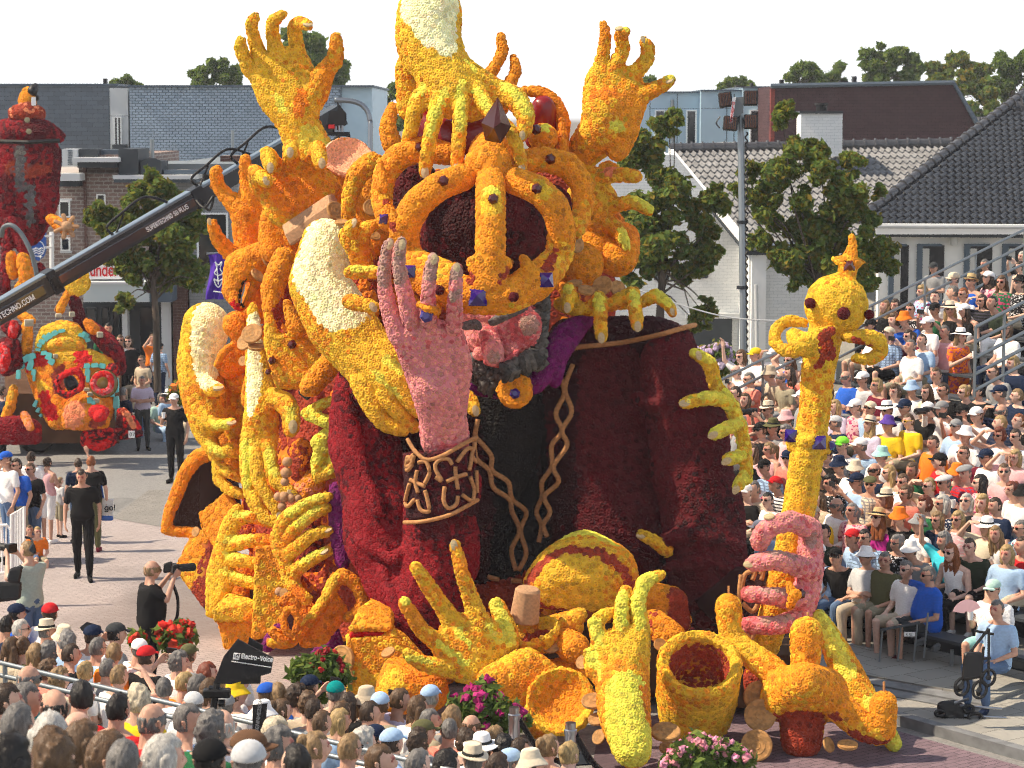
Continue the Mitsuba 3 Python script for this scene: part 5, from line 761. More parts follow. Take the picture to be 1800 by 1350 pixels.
def bush(name, label, cat, spots, d, n, size, tones, seed, flowers=(), nf=60, fr=.045, group=None):
    k = thing(name, label, cat, group); cl = [np.r_[P(u, v, d + dd), r * d / F] for u, v, dd, r in spots]; m, col = leaves(cl, n, size, tones, seed); put('foliage', m, 'bsdf_leaf', k, color=col)
    if flowers:
        r = np.random.RandomState(seed); ms, cs = [], []
        for i in range(nf):
            c = cl[r.randint(len(cl))]; q = r.randn(3); q[2] = abs(q[2]) * 1.2; q -= FW * .4; q /= np.linalg.norm(q); s = trimesh.creation.icosphere(subdivisions=1, radius=fr * r.uniform(.6, 1.2)); s.vertices += r.randn(*s.vertices.shape) * fr * .22; s.apply_translation(c[:3] + q * c[3] * r.uniform(.85, 1.15)); ms.append(s); cs.append(np.tile(np.array(flowers[r.randint(len(flowers))]) * r.uniform(.7, 1.2), (len(s.vertices), 1)))
        tag(put('blossoms', trimesh.util.concatenate(ms), 'bsdf_flower', k, color=np.vstack(cs)), kind='stuff')
    return k
bush('flowering_shrub', 'lilac flowering shrub at the foot of the white wall', 'shrub', [(1235, 630, 0, 18), (1262, 622, 0, 20), (1255, 645, 0, 22), (1285, 635, 0, 16)], 46, 2500, .07, YG, 31, [(.45, .33, .5), (.55, .45, .6)], 90, .06)
bush('green_shrub', 'green shrub with an orange bloom beside the seated onlookers', 'shrub', [(312, 690, 0, 14), (325, 680, 0, 16), (330, 700, 0, 14)], 50, 1200, .08, YG, 32, [(.7, .2, .03)], 6, .08)
# ---------------------------------------------------------------- floodlight mast
fl = thing('floodlight_mast', 'slim grey floodlight mast with four louvred lamps before white house', 'floodlight'); d = 45
put('pole', tube([P(1308, 660, d), P(1305, 400, d), P(1301, 175, d)], [.075, .07, .06], 12), 'bsdf_zinc', fl, smooth=True)
for v in (393, 508): put('clamp', lathe([(0, 0), (.1, 0), (.1, .06), (0, .06)], P(1304, v, d)), 'bsdf_dark_metal', fl)
put('head', tm(hull([P(u, v, d + o) for u, v in [(1288, 172), (1308, 170), (1306, 198), (1298, 205), (1284, 215)] for o in (-.15, .15)])), 'bsdf_grey_paint', fl)
sp = put('side_plate', tm(hull([P(u, v, d + o) for u, v in [(1287, 172), (1294, 170), (1287, 216), (1282, 217)] for o in (-.25, -.16)])), 'bsdf_white_paint', fl)
for i, chh in enumerate('DLOZAR'): letters(chh, P(1286.2 - i * .9 + .8, 184 + i * 6.2, d - .255), RT, UP, 5.0 * d / F, 'bsdf_red_ink', sp)
for u0, v0, u1, v1, t in [(1264, 163, 1286, 188, -.12), (1308, 160, 1331, 185, .0), (1272, 205, 1296, 229, .08), (1308, 202, 1331, 226, .02)]:
    c = P((u0 + u1) / 2, (v0 + v1) / 2, d - .15); w, h = (u1 - u0) * d / F, (v1 - v0) * d / F
    M = np.eye(4); M[:3, 0] = RT * math.cos(t) - UP * math.sin(t); M[:3, 1] = RT * math.sin(t) + UP * math.cos(t); M[:3, 2] = -FW; M[:3, 3] = c
    b_ = box((0, 0, 0), (w * 1.08, h * 1.08, .16), r=.03); b_.apply_transform(M); lk = put('lamp', b_, 'bsdf_black', fl)
    g_ = box((0, 0, .085), (w * .86, h * .86, .02)); g_.apply_transform(M); put('reflector', g_, mat('amber', '#8a4a16', .35, spec=.6), lk)
    for i in range(7): s_ = box((-w * .4 + w * .8 * i / 6, 0, .11), (.012, h * .86, .03)); s_.apply_transform(M); put('louvre', s_, 'bsdf_dark_metal', lk)
    put('bracket', bar(c + FW * .1, P(1300, (v0 + v1) / 2 + (8 if v0 < 195 else -8), d), .03, 6), 'bsdf_zinc', lk)
put('coiled_cable', tube([P(1312 + 2.3 * math.sin(i * 1.05) - (0 if i > 60 else 0), 232 + i * 2.15, d - .05) for i in range(190)], .016, 5), 'bsdf_black', fl)
put('thin_cable', tube(smooth_line([P(1266, 205, d), P(1259, 216, d), P(1265, 225, d)]), .012, 5), 'bsdf_black', fl)
# overhead wires before the white house
w_ = thing('overhead_wire', 'thin white wire sagging across the white house wall', 'wire'); put('strand', tube(smooth_line([P(1110, 505, 44), P(1210, 540, 44), P(1300, 560, 44), P(1420, 562, 44), P(1540, 545, 44)]), .014, 5), 'bsdf_panelwhite', w_)
# ---------------------------------------------------------------- camera crane
cr = thing('camera_crane', 'long dark telescopic camera crane arm slanting up toward the float', 'camera crane')
c0, c1 = P(-60, 583, 36), P(585, 208, 38.5); ax = (c1 - c0) / np.linalg.norm(c1 - c0); L_ = np.linalg.norm(c1 - c0)
cu = np.cross(np.cross(ax, [0, 0, 1]), ax); cu /= np.linalg.norm(cu); cs_ = np.cross(ax, cu)
if cs_ @ FW > 0: cs_ = -cs_                 # toward the camera
mat('crane_black', '#2a3238', .35, spec=.5); mat('crane_alu', '#7d8f9b', .3, .7); mat('crane_gloss', (.03, .03, .035), .05, spec=.9, clearcoat=1.0)
def cbox(name, t0, t1, h, w, bs, off=(0, 0), r=.015, parent=cr):
    m = box((0, 0, 0), ((t1 - t0) * L_, w, h), r=r); M = np.eye(4); M[:3, 0], M[:3, 1], M[:3, 2], M[:3, 3] = ax, cs_, cu, c0 + ax * L_ * (t0 + t1) / 2 + cs_ * off[0] + cu * off[1]; m.apply_transform(M)
    return put(name, m, bs, parent)
for t0, t1, h in [(0, .215, .33), (.225, .62, .29), (.62, .87, .25), (.87, .97, .22)]:
    k = cbox('arm_section', t0, t1, h, h * .8, 'bsdf_crane_black'); cbox('top_rail', t0, t1, .055, h * .82, 'bsdf_crane_alu', (0, h / 2 - .01), parent=k)
    if t0 < .6: cbox('side_panel', t0 + .01, t1 - .02, h * .5, .02, 'bsdf_crane_gloss', (h * .4 + .004, -.015), parent=k)
cbox('collar', .212, .235, .38, .34, 'bsdf_dark_metal'); cbox('collar_plate', .217, .23, .22, .02, 'bsdf_black', (.176, 0)); cbox('collar', .60, .63, .33, .3, 'bsdf_dark_metal')
def ctext(text, t0, t1, dz, hgt, off):      # fits the line between two places along the arm
    w = meshkit.text_mesh(text, hgt, .01, True).extents[0]; letters(text, c0 + ax * L_ * t0 + cs_ * off + cu * dz, ax, cu, hgt, 'bsdf_white_ink', cr, sx=L_ * (t1 - t0) / w)
ctext('SUPERTECHNO.COM', .03, .165, -.07, .085, .152); ctext('SUPERTECHNO 50 PLUS', .465, .578, -.055, .075, .136)
for t, hh in [(.40, .32), (.63, .30), (.74, .30)]:
    b0 = c0 + ax * L_ * t + cu * .12
    put('cable', tube(smooth_line([b0, b0 + cu * .18 - ax * .05, b0 + cu * hh * .8 + ax * .25, b0 + cu * .3 + ax * .7, b0 + cu * .05 + ax * 1.0]), .022, 7), 'bsdf_black', cr); put('strut', bar(b0, b0 + cu * hh * .75 + ax * .3, .016, 6), 'bsdf_black', cr)
put('loop_cable', tube(smooth_line([P(352, 350, 37), P(368, 370, 37), P(375, 345, 37), P(360, 365, 36.9), P(345, 352, 37)]), .02, 6), 'bsdf_black', cr)
hd = cbox('crane_head', .95, 1.02, .34, .34, 'bsdf_crane_black')
for pts, r_b in [([(577, 195), (605, 195), (608, 220), (575, 222)], .12), ([(568, 232), (615, 232), (615, 240), (568, 238)], .1), ([(592, 178), (609, 200), (609, 214), (596, 212)], .06), ([(609, 236), (616, 236), (616, 246), (609, 246)], .05)]:
    put('remote_head', tm(hull([P(u, v, 38.4 + o) for u, v in pts for o in (-r_b, r_b)])), 'bsdf_black', cr)
put('camera_light', tm(hull([P(u, v, 38.2 + o) for u, v in [(577, 219), (588, 219), (588, 226), (577, 226)] for o in (0, .1)])), 'bsdf_red_ink', cr)
for u in (590, 596, 602): put('spring', bar(P(u, 214, 38.3), P(u, 232, 38.3), .02, 6), 'bsdf_steel', cr)
put('loop_cable', tube(smooth_line([P(573, 236, 38.2), P(582, 248, 38.2), P(594, 240, 38.2), P(600, 250, 38.2), P(612, 240, 38.2)]), .02, 6), 'bsdf_black', cr)
lp = thing('street_lamp', 'pale grey curved street lamp arm behind the crane head', 'street lamp')
put('mast', tube(smooth_line([P(588, 176, 60), P(620, 178, 60), P(640, 188, 60), P(650, 210, 60), P(651, 260, 60), P(651, 640, 60)], 6), .065, 8), 'bsdf_steel', lp, smooth=True)
# ================================================================ people
def RX(a): return trimesh.transformations.rotation_matrix(a, [1, 0, 0])
def RZ(a): return trimesh.transformations.rotation_matrix(a, [0, 0, 1])
def TR(v): return trimesh.transformations.translation_matrix(v)
def headmesh(sub=3):
    m = trimesh.creation.icosphere(subdivisions=sub); v = np.array(m.vertices); x, y, z = v.T.copy()
    w = np.where(z < 0, 1 - .30 * np.clip(-z, 0, 1) ** 1.6, 1.0)
    v = np.c_[x * .077 * w, y * .097 * np.where(z < 0, 1 - .12 * z * z, 1) + .0 * z, z * .118]
    X, Y, Z = v.T; face = np.clip(Y / .06, 0, 1)
    g = lambda cx, cz, sx, sz: np.exp(-((X - cx) / sx) ** 2 - ((Z - cz) / sz) ** 2) * face
    v[:, 1] += .024 * g(0, -.018, .013, .020) + .010 * g(0, .005, .010, .02) + .007 * g(0, .032, .05, .010) - .011 * (g(-.032, .012, .016, .011) + g(.032, .012, .016, .011)) + .006 * g(0, -.052, .022, .010) + .010 * g(0, -.092, .022, .016)
    m.vertices = v; return m
HEAD = headmesh(3)
EARS = [hull(np.vstack([ICO[0] * .012 + [s * .080, -.012, .012], ICO[0] * .010 + [s * .084, -.022, .02], ICO[0] * .008 + [s * .078, -.010, -.022]])) for s in (-1, 1)]
def cap_(a, b, ra, rb, k=1): return hull(np.vstack([ball(a, ra, k), ball(b, rb, k)]))
def fingers(wrist, hand, up, side, grip=.4, k=0):
    """palm, four unequal bent fingers and a thumb from the side of the palm; `up` is the back of the hand"""
    w, h = np.asarray(wrist, float), np.asarray(hand, float); f = h - w; f /= np.linalg.norm(f); up = np.asarray(up, float); up = up - f * (up @ f); up /= np.linalg.norm(up) + 1e-9; sd = np.cross(f, up) * side
    out = [hull(np.vstack([ball(w + f * .012 + sd * s * .016, .017, k) for s in (-1, 1)] + [ball(w + f * .085 + sd * s * .030, .013, k) for s in (-1, 1)]))]
    for i, ln in enumerate((.070, .080, .074, .056)):
        b = w + f * .088 + sd * (.031 - .0207 * i); d1 = f * math.cos(grip) - up * math.sin(grip); d2 = f * math.cos(2.1 * grip) - up * math.sin(2.1 * grip); m_ = b + d1 * ln * .52
        out += [cap_(b, m_, .0098, .009, 0), cap_(m_, m_ + d2 * ln * .48, .009, .0078, 0)]
    t0 = w + f * .028 + sd * .026; t1 = t0 + f * .034 + sd * .026 - up * .012; out += [cap_(t0, t1, .013, .0105, 0), cap_(t1, t1 + f * .028 + sd * .003 - up * .008, .0105, .0085, 0)]
    return out
def pose(name):
    sit = name.startswith('sit')
    S = {}
    b = 0.0 if sit else .92
    lean = .10 if name == 'sit_lean' else 0
    S['pelvis'], S['waist'], S['chest'], S['neck'] = (0, 0, b + .10), (0, .02 + lean * .4, b + .27), (0, .03 + lean, b + .44), (0, .03 + lean * 1.5, b + .585)
    S['head'] = np.array((0, .055 + lean * 1.9, b + .735)); S['sh'] = [np.array((s * .185, .01 + lean * 1.2, b + .515)) for s in (-1, 1)]
    S['hip'] = [np.array((s * .088, .03, b + .09)) for s in (-1, 1)]
    if sit: S['knee'], S['ankle'], S['toe'] = [np.array((s * .12, .47, .11)) for s in (-1, 1)], [np.array((s * .12, .45, -.33)) for s in (-1, 1)], [np.array((s * .14, .60, -.405)) for s in (-1, 1)]
    else:
        st = .16 if name == 'stand_walk' else .02
        S['knee'] = [np.array((-.10, st * .8, .50)), np.array((.10, -st * .3, .49))]; S['ankle'] = [np.array((-.105, st * 1.1, .09)), np.array((.105, -st * 1.2, .10))]; S['toe'] = [S['ankle'][0] + (-.03, .15, -.06), S['ankle'][1] + (.03, .15, -.06)]
    rest = lambda s: (np.array((s * .25, .04 + lean, b + .25)), np.array((s * .15, .27, b + .19)), np.array((s * .08, .36, b + .17)), (0, 0, 1), .35) if sit else (np.array((s * .265, -.02, b + .25)), np.array((s * .27, .09, b + .02)), np.array((s * .26, .13, b - .07)), (s * 1, .2, 0), .3)
    hold = lambda s, z: (np.array((s * .27, .14, b + .33 + z * .3)), np.array((s * .12, .36, b + .52 + z)), np.array((s * .05, .42, b + .60 + z)), (s * .6, .8, .2), .5)
    A = {-1: rest(-1), 1: rest(1)}
    if 'one' in name: A[1] = (np.array((.27, .02, b + .27)), np.array((.05, .24, b + .20)), np.array((-.03, .28, b + .19)), (0, 0, 1), .4); A[-1] = (np.array((-.24, .02, b + .26)), np.array((-.20, .26, b + .17)), np.array((-.16, .35, b + .15)), (0, 0, 1), .2)
    if 'shade' in name: A[1] = (np.array((.37, .20, b + .58)), np.array((.17, .20, b + .795)), np.array((.06, .19, b + .815)), (0, .2, 1), .12)
    if 'phone' in name: A = {s: hold(s, .10) for s in (-1, 1)}
    if 'cup' in name: A[1] = (np.array((.25, .08, b + .27)), np.array((.14, .33, b + .42)), np.array((.10, .40, b + .47)), (1, 0, .3), .8)
    if 'arms' in name: A = {s: (np.array((s * .37, .04, b + .70)), np.array((s * .17, -.06, b + .90)), np.array((s * .08, -.09, b + .86)), (0, -1, .3), .4) for s in (-1, 1)}
    if 'raise' in name: A[1] = (np.array((.30, .16, b + .68)), np.array((.24, .24, b + .92)), np.array((.22, .26, b + 1.0)), (0, -1, .2), .3)
    if 'cross' in name: A = {s: (np.array((s * .25, .08, b + .27)), np.array((-s * .02, .25, b + (.30 if s > 0 else .26))), np.array((-s * .12, .24, b + (.31 if s > 0 else .27))), (0, .6, 1), .3) for s in (-1, 1)}
    if 'camera' in name: A = {s: (np.array((s * .24, .16, b + .42)), np.array((s * .09, .30, b + .66)), np.array((s * .06, .37, b + .73)), (s, .6, .2), .7) for s in (-1, 1)}
    S['arm'] = A; S['sit'] = sit; return S
HV = [(0, 0), (.5, .05), (-.45, .05), (.15, .28), (-.1, -.28), (.9, .08)]   # head turn and lift
def headmat(S, hv):
    M = TR(S['head']) @ RZ(HV[hv][0]) @ RX(HV[hv][1]); return M
cacheb = {}
def body(pn, hv, legs):
    k = (pn, hv, legs)
    if k in cacheb: return cacheb[k]
    S = pose(pn); M = headmat(S, hv); h = HEAD.copy(); h.apply_transform(M); parts = [mf(h)] + [e.transform(M[:3, :4]) for e in EARS]
    nk = np.array(S['neck']); base = S['head'] + [0, -.02, -.06]
    parts += [cap_(nk - [0, .01, .03], base, .062, .056), hull(np.vstack([ball(S['chest'], .115, 1) * [1.15, .8, 1] + np.array([0, .03 - .03, 0]), ball(S['waist'], .11), ball(S['neck'], .05)] + [ball(s, .045, 0) for s in S['sh']])), hull(np.vstack([ball(S['waist'], .11, 0)] + [ball(q, .085, 0) for q in S['hip']]))]
    for i, s in enumerate((-1, 1)):
        e, w, hd, up, gr = S['arm'][s]; parts += [cap_(S['sh'][i], e, .047, .036), cap_(e, w, .037, .024)] + fingers(w, w + (hd - w), up, s, gr)
        parts += [cap_(S['hip'][i], S['knee'][i], .078, .052), cap_(S['knee'][i], S['ankle'][i], .052, .033)] if legs else []
    m = tm(m3.Manifold.batch_boolean(parts, m3.OpType.Add).simplify(.003)); m.merge_vertices()
    v = np.asarray(m.vertices); L = (np.c_[v, np.ones(len(v))] @ np.linalg.inv(M).T)[:, :3]
    cacheb[k] = (m, L, S, M); return cacheb[k]
COL = dict(white=(.85, .85, .85), cream=(.66, .58, .44), beige=(.50, .42, .31), grey=(.26, .27, .28), lightgrey=(.50, .52, .54), black=(.012, .012, .013), navy=(.015, .022, .055), blue=(.025, .11, .52), lightblue=(.36, .52, .74), turquoise=(.05, .50, .62), teal=(.0, .22, .22), cyan=(.36, .66, .62), yellow=(.80, .54, .02), lime=(.25, .80, .06),
           orange=(.85, .20, .02), red=(.55, .02, .025), coral=(.70, .20, .15), pink=(.72, .42, .44), magenta=(.50, .03, .28), maroon=(.14, .012, .03), purple=(.10, .05, .30), lavender=(.58, .52, .68), olive=(.11, .11, .05), green=(.02, .12, .05), darkgreen=(.035, .045, .028), khaki=(.30, .27, .19), straw=(.52, .38, .19), brown=(.13, .07, .04), denim=(.10, .16, .28), darkgrey=(.045, .048, .052), mint=(.42, .62, .56), sage=(.42, .50, .44))
def skinuv(tone, L):
    c = np.zeros((len(L), 2)); c[:, 0] = tone; X, Y, Z = L.T; f = Y > .055
    c[f & (np.abs(X) < .026) & (np.abs(Z + .052) < .0085), 1] = 1
    for s in (-1, 1):
        d = (X - s * .032) ** 2 / .015 ** 2 + (Z - .011) ** 2 / .0065 ** 2; c[f & (d < 1), 1] = 1.9; c[f & (np.abs(X - s * .034) < .022) & (np.abs(Z - .034) < .005), 1] = 1.45
    return c
def jit(m, amp, sc, seed):
    v = np.asarray(m.vertices); n = m.vertex_normals; m.vertices = v + n * ((meshkit.fbm(v * sc + seed * 7.3, 2) - .5) * amp)[:, None]; return m
cachec = {}
def garment(pn, kind, fat):
    k = (pn, kind, fat)
    if k in cachec: return cachec[k]
    S = pose(pn); hs = []
    ch, wa, ne, pe = (np.array(S[q]) for q in ('chest', 'waist', 'neck', 'pelvis'))
    if kind in ('tee', 'tank', 'long', 'dress'):
        hs = [hull(np.vstack([ball(ch, .135 + fat * .6, 1) * [1, 1, 1], ball(wa + [0, fat * .6, 0], .135 + fat, 1), ball(ne - [0, .01, .065], .060, 1)] + ([ball(q, .062, 1) for q in S['sh']] if kind != 'tank' else [ball(q * [.72, 1, 1] - [0, 0, .01], .055, 1) for q in S['sh']]))),
              hull(np.vstack([ball(wa + [0, fat * .6, 0], .135 + fat, 1)] + [ball(q + [0, 0, .02], .125 + fat * .5, 1) for q in S['hip']]))]
        if kind in ('tee', 'long', 'dress'):
            for i, s in enumerate((-1, 1)):
                e, w = S['arm'][s][:2]; sh = S['sh'][i]; q = sh + (e - sh) * .62
                hs.append(cap_(sh, q, .068, .062))
                if kind == 'long': hs += [cap_(q, e, .060, .054), cap_(e, e + (w - e) * .9, .054, .038)]
        if kind == 'dress':
            for i in (0, 1): hs.append(cap_(S['hip'][i], S['hip'][i] + (S['knee'][i] - S['hip'][i]) * .85, .12, .10))
    else:
        hs = [hull(np.vstack([ball(q, .112 + fat * .4, 1) for q in S['hip']] + [ball(pe + [0, 0, .06], .12 + fat * .5, 1)]))]
        for i in (0, 1):
            h, kn, an = S['hip'][i], S['knee'][i], S['ankle'][i]
            if kind == 'shorts': hs.append(cap_(h, h + (kn - h) * .85, .105, .085))
            else: hs += [cap_(h, kn, .10, .074), cap_(kn, an + (kn - an) * .06, .072, .052)]
    m = m3.Manifold.batch_boolean(hs, m3.OpType.Add).refine_to_length(.10); m = tm(m); m.merge_vertices(); trimesh.smoothing.filter_taubin(m, iterations=3); jit(m, .030, 11, len(cachec)); jit(m, .012, 30, len(cachec) + 3)
    cachec[k] = m; return m
def shoe(S, i):
    a, t = S['ankle'][i], S['toe'][i]; d = t - a
    return tm(hull(np.vstack([ball(a + [0, -.02, -.035], .045, 0), ball(a + [0, -.03, -.068], .028, 0), ball(t + [0, 0, .012], .034, 0), ball(t + d * .05 + [0, 0, -.012], .026, 0)])))
def hairmesh(kind):
    r = np.random.RandomState(len(kind) * 3 + ord(kind[0])); m = headmesh(3); v = np.array(m.vertices); X, Y, Z = v.T
    line = np.where(kind == 'bald', -.02, .062 + .02 * np.abs(X) / .07)                       # hairline on the brow
    on = (Z > line) | (Y < (.028 if kind not in ('short', 'bald') else .012) - .0 * Z)
    low = {'short': -.055, 'bald': -.06, 'curly': -.07, 'bob': -.12, 'long': -.12, 'updo': -.06, 'pony': -.06}[kind]
    on &= Z > low
    if kind == 'bald': on &= Z < .050
    th = {'short': 1.07, 'bald': 1.025, 'curly': 1.22, 'bob': 1.15, 'long': 1.12, 'updo': 1.09, 'pony': 1.09}[kind]
    n = v / np.linalg.norm(v, axis=1, keepdims=True); w = np.where(on, th, .90)
    st = meshkit.fbm(np.c_[X * 90, Y * 34, Z * 26] if kind != 'curly' else v * 55, 3) - .5
    v = v * w[:, None] + n * (st * np.where(on, .026 if kind != 'curly' else .05, 0))[:, None]; m.vertices = v
    ms = [m]; k = 1.0
    if kind in ('long', 'bob', 'pony', 'updo'):
        if kind == 'long': hs = [hull(np.vstack([ball((s * .055, -.03, .0), .05), ball((s * .075, -.045, -.14), .045), ball((s * .07, -.05, -.27), .03)])) for s in (-1, 0, 1)]
        elif kind == 'bob': hs = [hull(np.vstack([ball((s * .058, -.015, .02), .045), ball((s * .066, -.012, -.10), .036)])) for s in (-1, 1)] + [hull(np.vstack([ball((0, -.06, .0), .06), ball((0, -.055, -.11), .05)]))]
        elif kind == 'pony': hs = [hull(np.vstack([ball((0, -.10, .05), .03), ball((0, -.15, .03), .034)])), hull(np.vstack([ball((0, -.15, .03), .034), ball((0, -.15, -.14), .018)]))]
        else: hs = [hull(np.vstack([ball((0, -.085, .075), .045), ball((0, -.10, .05), .04)]))]
        q = m3.Manifold.batch_boolean(hs, m3.OpType.Add).refine_to_length(.03); q = tm(q); q.merge_vertices(); qn = q.vertex_normals; p = np.asarray(q.vertices); q.vertices = p + qn * ((meshkit.fbm(np.c_[p[:, 0] * 90, p[:, 1] * 90, p[:, 2] * 10], 2) - .5) * .024)[:, None]; ms.append(q)
    m = trimesh.util.concatenate(ms); return m
HAIRS = {k: hairmesh(k) for k in ('short', 'bald', 'curly', 'bob', 'long', 'updo', 'pony')}
def fixn(m): m.merge_vertices(); trimesh.repair.fix_normals(m); return m
def hatmesh(kind):
    if kind in ('cap', 'visor'):
        dome = trimesh.creation.icosphere(subdivisions=2); v = np.array(dome.vertices); v = np.c_[v[:, 0] * .092, v[:, 1] * .112, np.where(v[:, 2] > 0, v[:, 2] * .085, v[:, 2] * .02)] + [0, -.008, .052]; dome.vertices = v
        br = quadsheet(8, 4, lambda i, j: np.stack([(i - .5) * .165 * (1 - .35 * j * j), .085 + j * .085 * (1 - .9 * (2 * i - 1) ** 2 * .7), .052 - .018 * (2 * i - 1) ** 2 - .012 * j], -1))
        b2 = br.copy(); b2.vertices = b2.vertices - [0, 0, .006]; b2.invert(); return [dome, trimesh.util.concatenate([br, b2])]
    if kind == 'flat':
        d = trimesh.creation.icosphere(subdivisions=2); v = np.array(d.vertices); d.vertices = np.c_[v[:, 0] * .098, v[:, 1] * .135, np.where(v[:, 2] > 0, v[:, 2] * .052, v[:, 2] * .022)] @ np.array([[1, 0, 0], [0, 1, .16 * -1], [0, 0, 1]]) + [0, .012, .068]; return [d]
    R = {'bucket': .150, 'brim': .185, 'fedora': .145}[kind]; drop = {'bucket': .055, 'brim': .012, 'fedora': .006}[kind]; hh = {'bucket': .10, 'brim': .11, 'fedora': .125}[kind]
    prof = [(.0, hh), (.06, hh - (.012 if kind == 'fedora' else .0)), (.078, hh - .012), (.094, .045 - .02), (.100, .018), (R, .018 - drop), (R, .010 - drop), (.096, .004)]
    m = lathe(prof, (0, -.005, .048), n=26); v = np.array(m.vertices); v[:, 0] *= .90
    rad = np.linalg.norm(v[:, :2], axis=1); v[:, 2] += np.where(rad > .11, .012 * np.sin(np.arctan2(v[:, 1], v[:, 0]) * 2 + 1), 0); m.vertices = v
    out = [m]
    if kind in ('fedora', 'brim'): b = lathe([(.0965, .018), (.1005, .020), (.096, .044), (.092, .044)], (0, -.005, .048), n=26); b.vertices = b.vertices * [.90, 1, 1]; out.append(b)
    return out
HATS = {k: hatmesh(k) for k in ('cap', 'flat', 'bucket', 'brim', 'fedora')}
def glassmesh(big=False):
    out = []
    for s in (-1, 1):
        out.append(tm(hull(np.array([(s * .033 + a, .094 - abs(s * .033 + a) * .22 + b, .012 + c) for a, c in ((-.023, .014), (.023, .015), (.021, -.012), (0, -.018), (-.019, -.012)) for b in (0, .006)])))); out.append(bar((s * .058, .084, .020), (s * .082, -.012, .020), .004, 4))
    out.append(bar((-.010, .099, .018), (.010, .099, .018), .004, 4)); return trimesh.util.concatenate(out)
GLASS = glassmesh()
def specs():
    out = []
    for s in (-1, 1):
        a = np.arange(11) * 2 * np.pi / 10; out.append(tube([(s * .033 + .023 * math.cos(t), .100 - abs(s * .033 + .02 * math.cos(t)) * .22, .010 + .016 * math.sin(t)) for t in a], .0028, 4)); out.append(bar((s * .056, .087, .014), (s * .082, -.012, .018), .003, 4))
    return trimesh.util.concatenate(out)
SPECS = specs()
mat('lens', '#0b0b0d', .12, spec=.6); mat('phone', '#101114', .2, spec=.6); mat('frame', '#2a1c18', .3)
plyc = {}
def pput(name, parent, ck, mesh, bsdf, col, M, smooth=True):
    """a part of a person; alike pieces share their mesh under another placement"""
    if ck not in plyc: uv_ = None if col is None else (np.asarray(col) if np.ndim(col) == 2 else cloth_uv(np.asarray(col, float), len(mesh.vertices))); plyc[ck] = mikit.ply(mesh, bsdf, smooth, uv=uv_)
    k = key(name, parent); d = dict(plyc[ck]); d['to_world'] = T(np.asarray(M).tolist()); scene[k] = d; return k
CN = dict(lightgrey='light grey', lightblue='light blue', darkgreen='dark green', darkgrey='dark grey')
def mask_bsdf(name, fn, c2):
    mat('print_' + name, c2, .85, spec=.15); scene['bsdf_cloth_' + name] = {'type': 'blendbsdf', 'weight': mikit.proc(fn), 'a': {'type': 'ref', 'id': 'bsdf_cloth'}, 'b': {'type': 'ref', 'id': 'bsdf_print_' + name}}
mask_bsdf('floral', lambda p, n, uv: dr.select(mikit.noise(p.x * 34, p.y * 34, p.z * 34) > .60, 1.0, 0.0), (.40, .05, .14))
mask_bsdf('dots', lambda p, n, uv: dr.select(mikit.noise(p.x * 48, p.y * 48, p.z * 48) > .66, 1.0, 0.0), (.62, .62, .64))
mask_bsdf('check', lambda p, n, uv: dr.select((p.x * 22 + p.y * 9 - dr.floor(p.x * 22 + p.y * 9) < .28) | (p.z * 22 - dr.floor(p.z * 22) < .28), .7, 0.0), (.06, .08, .16))
mask_bsdf('stripe', lambda p, n, uv: dr.select(p.z * 20 - dr.floor(p.z * 20) < .4, 1.0, 0.0), (.04, .04, .06))
PEOPLE = []
rp = random.Random(11)
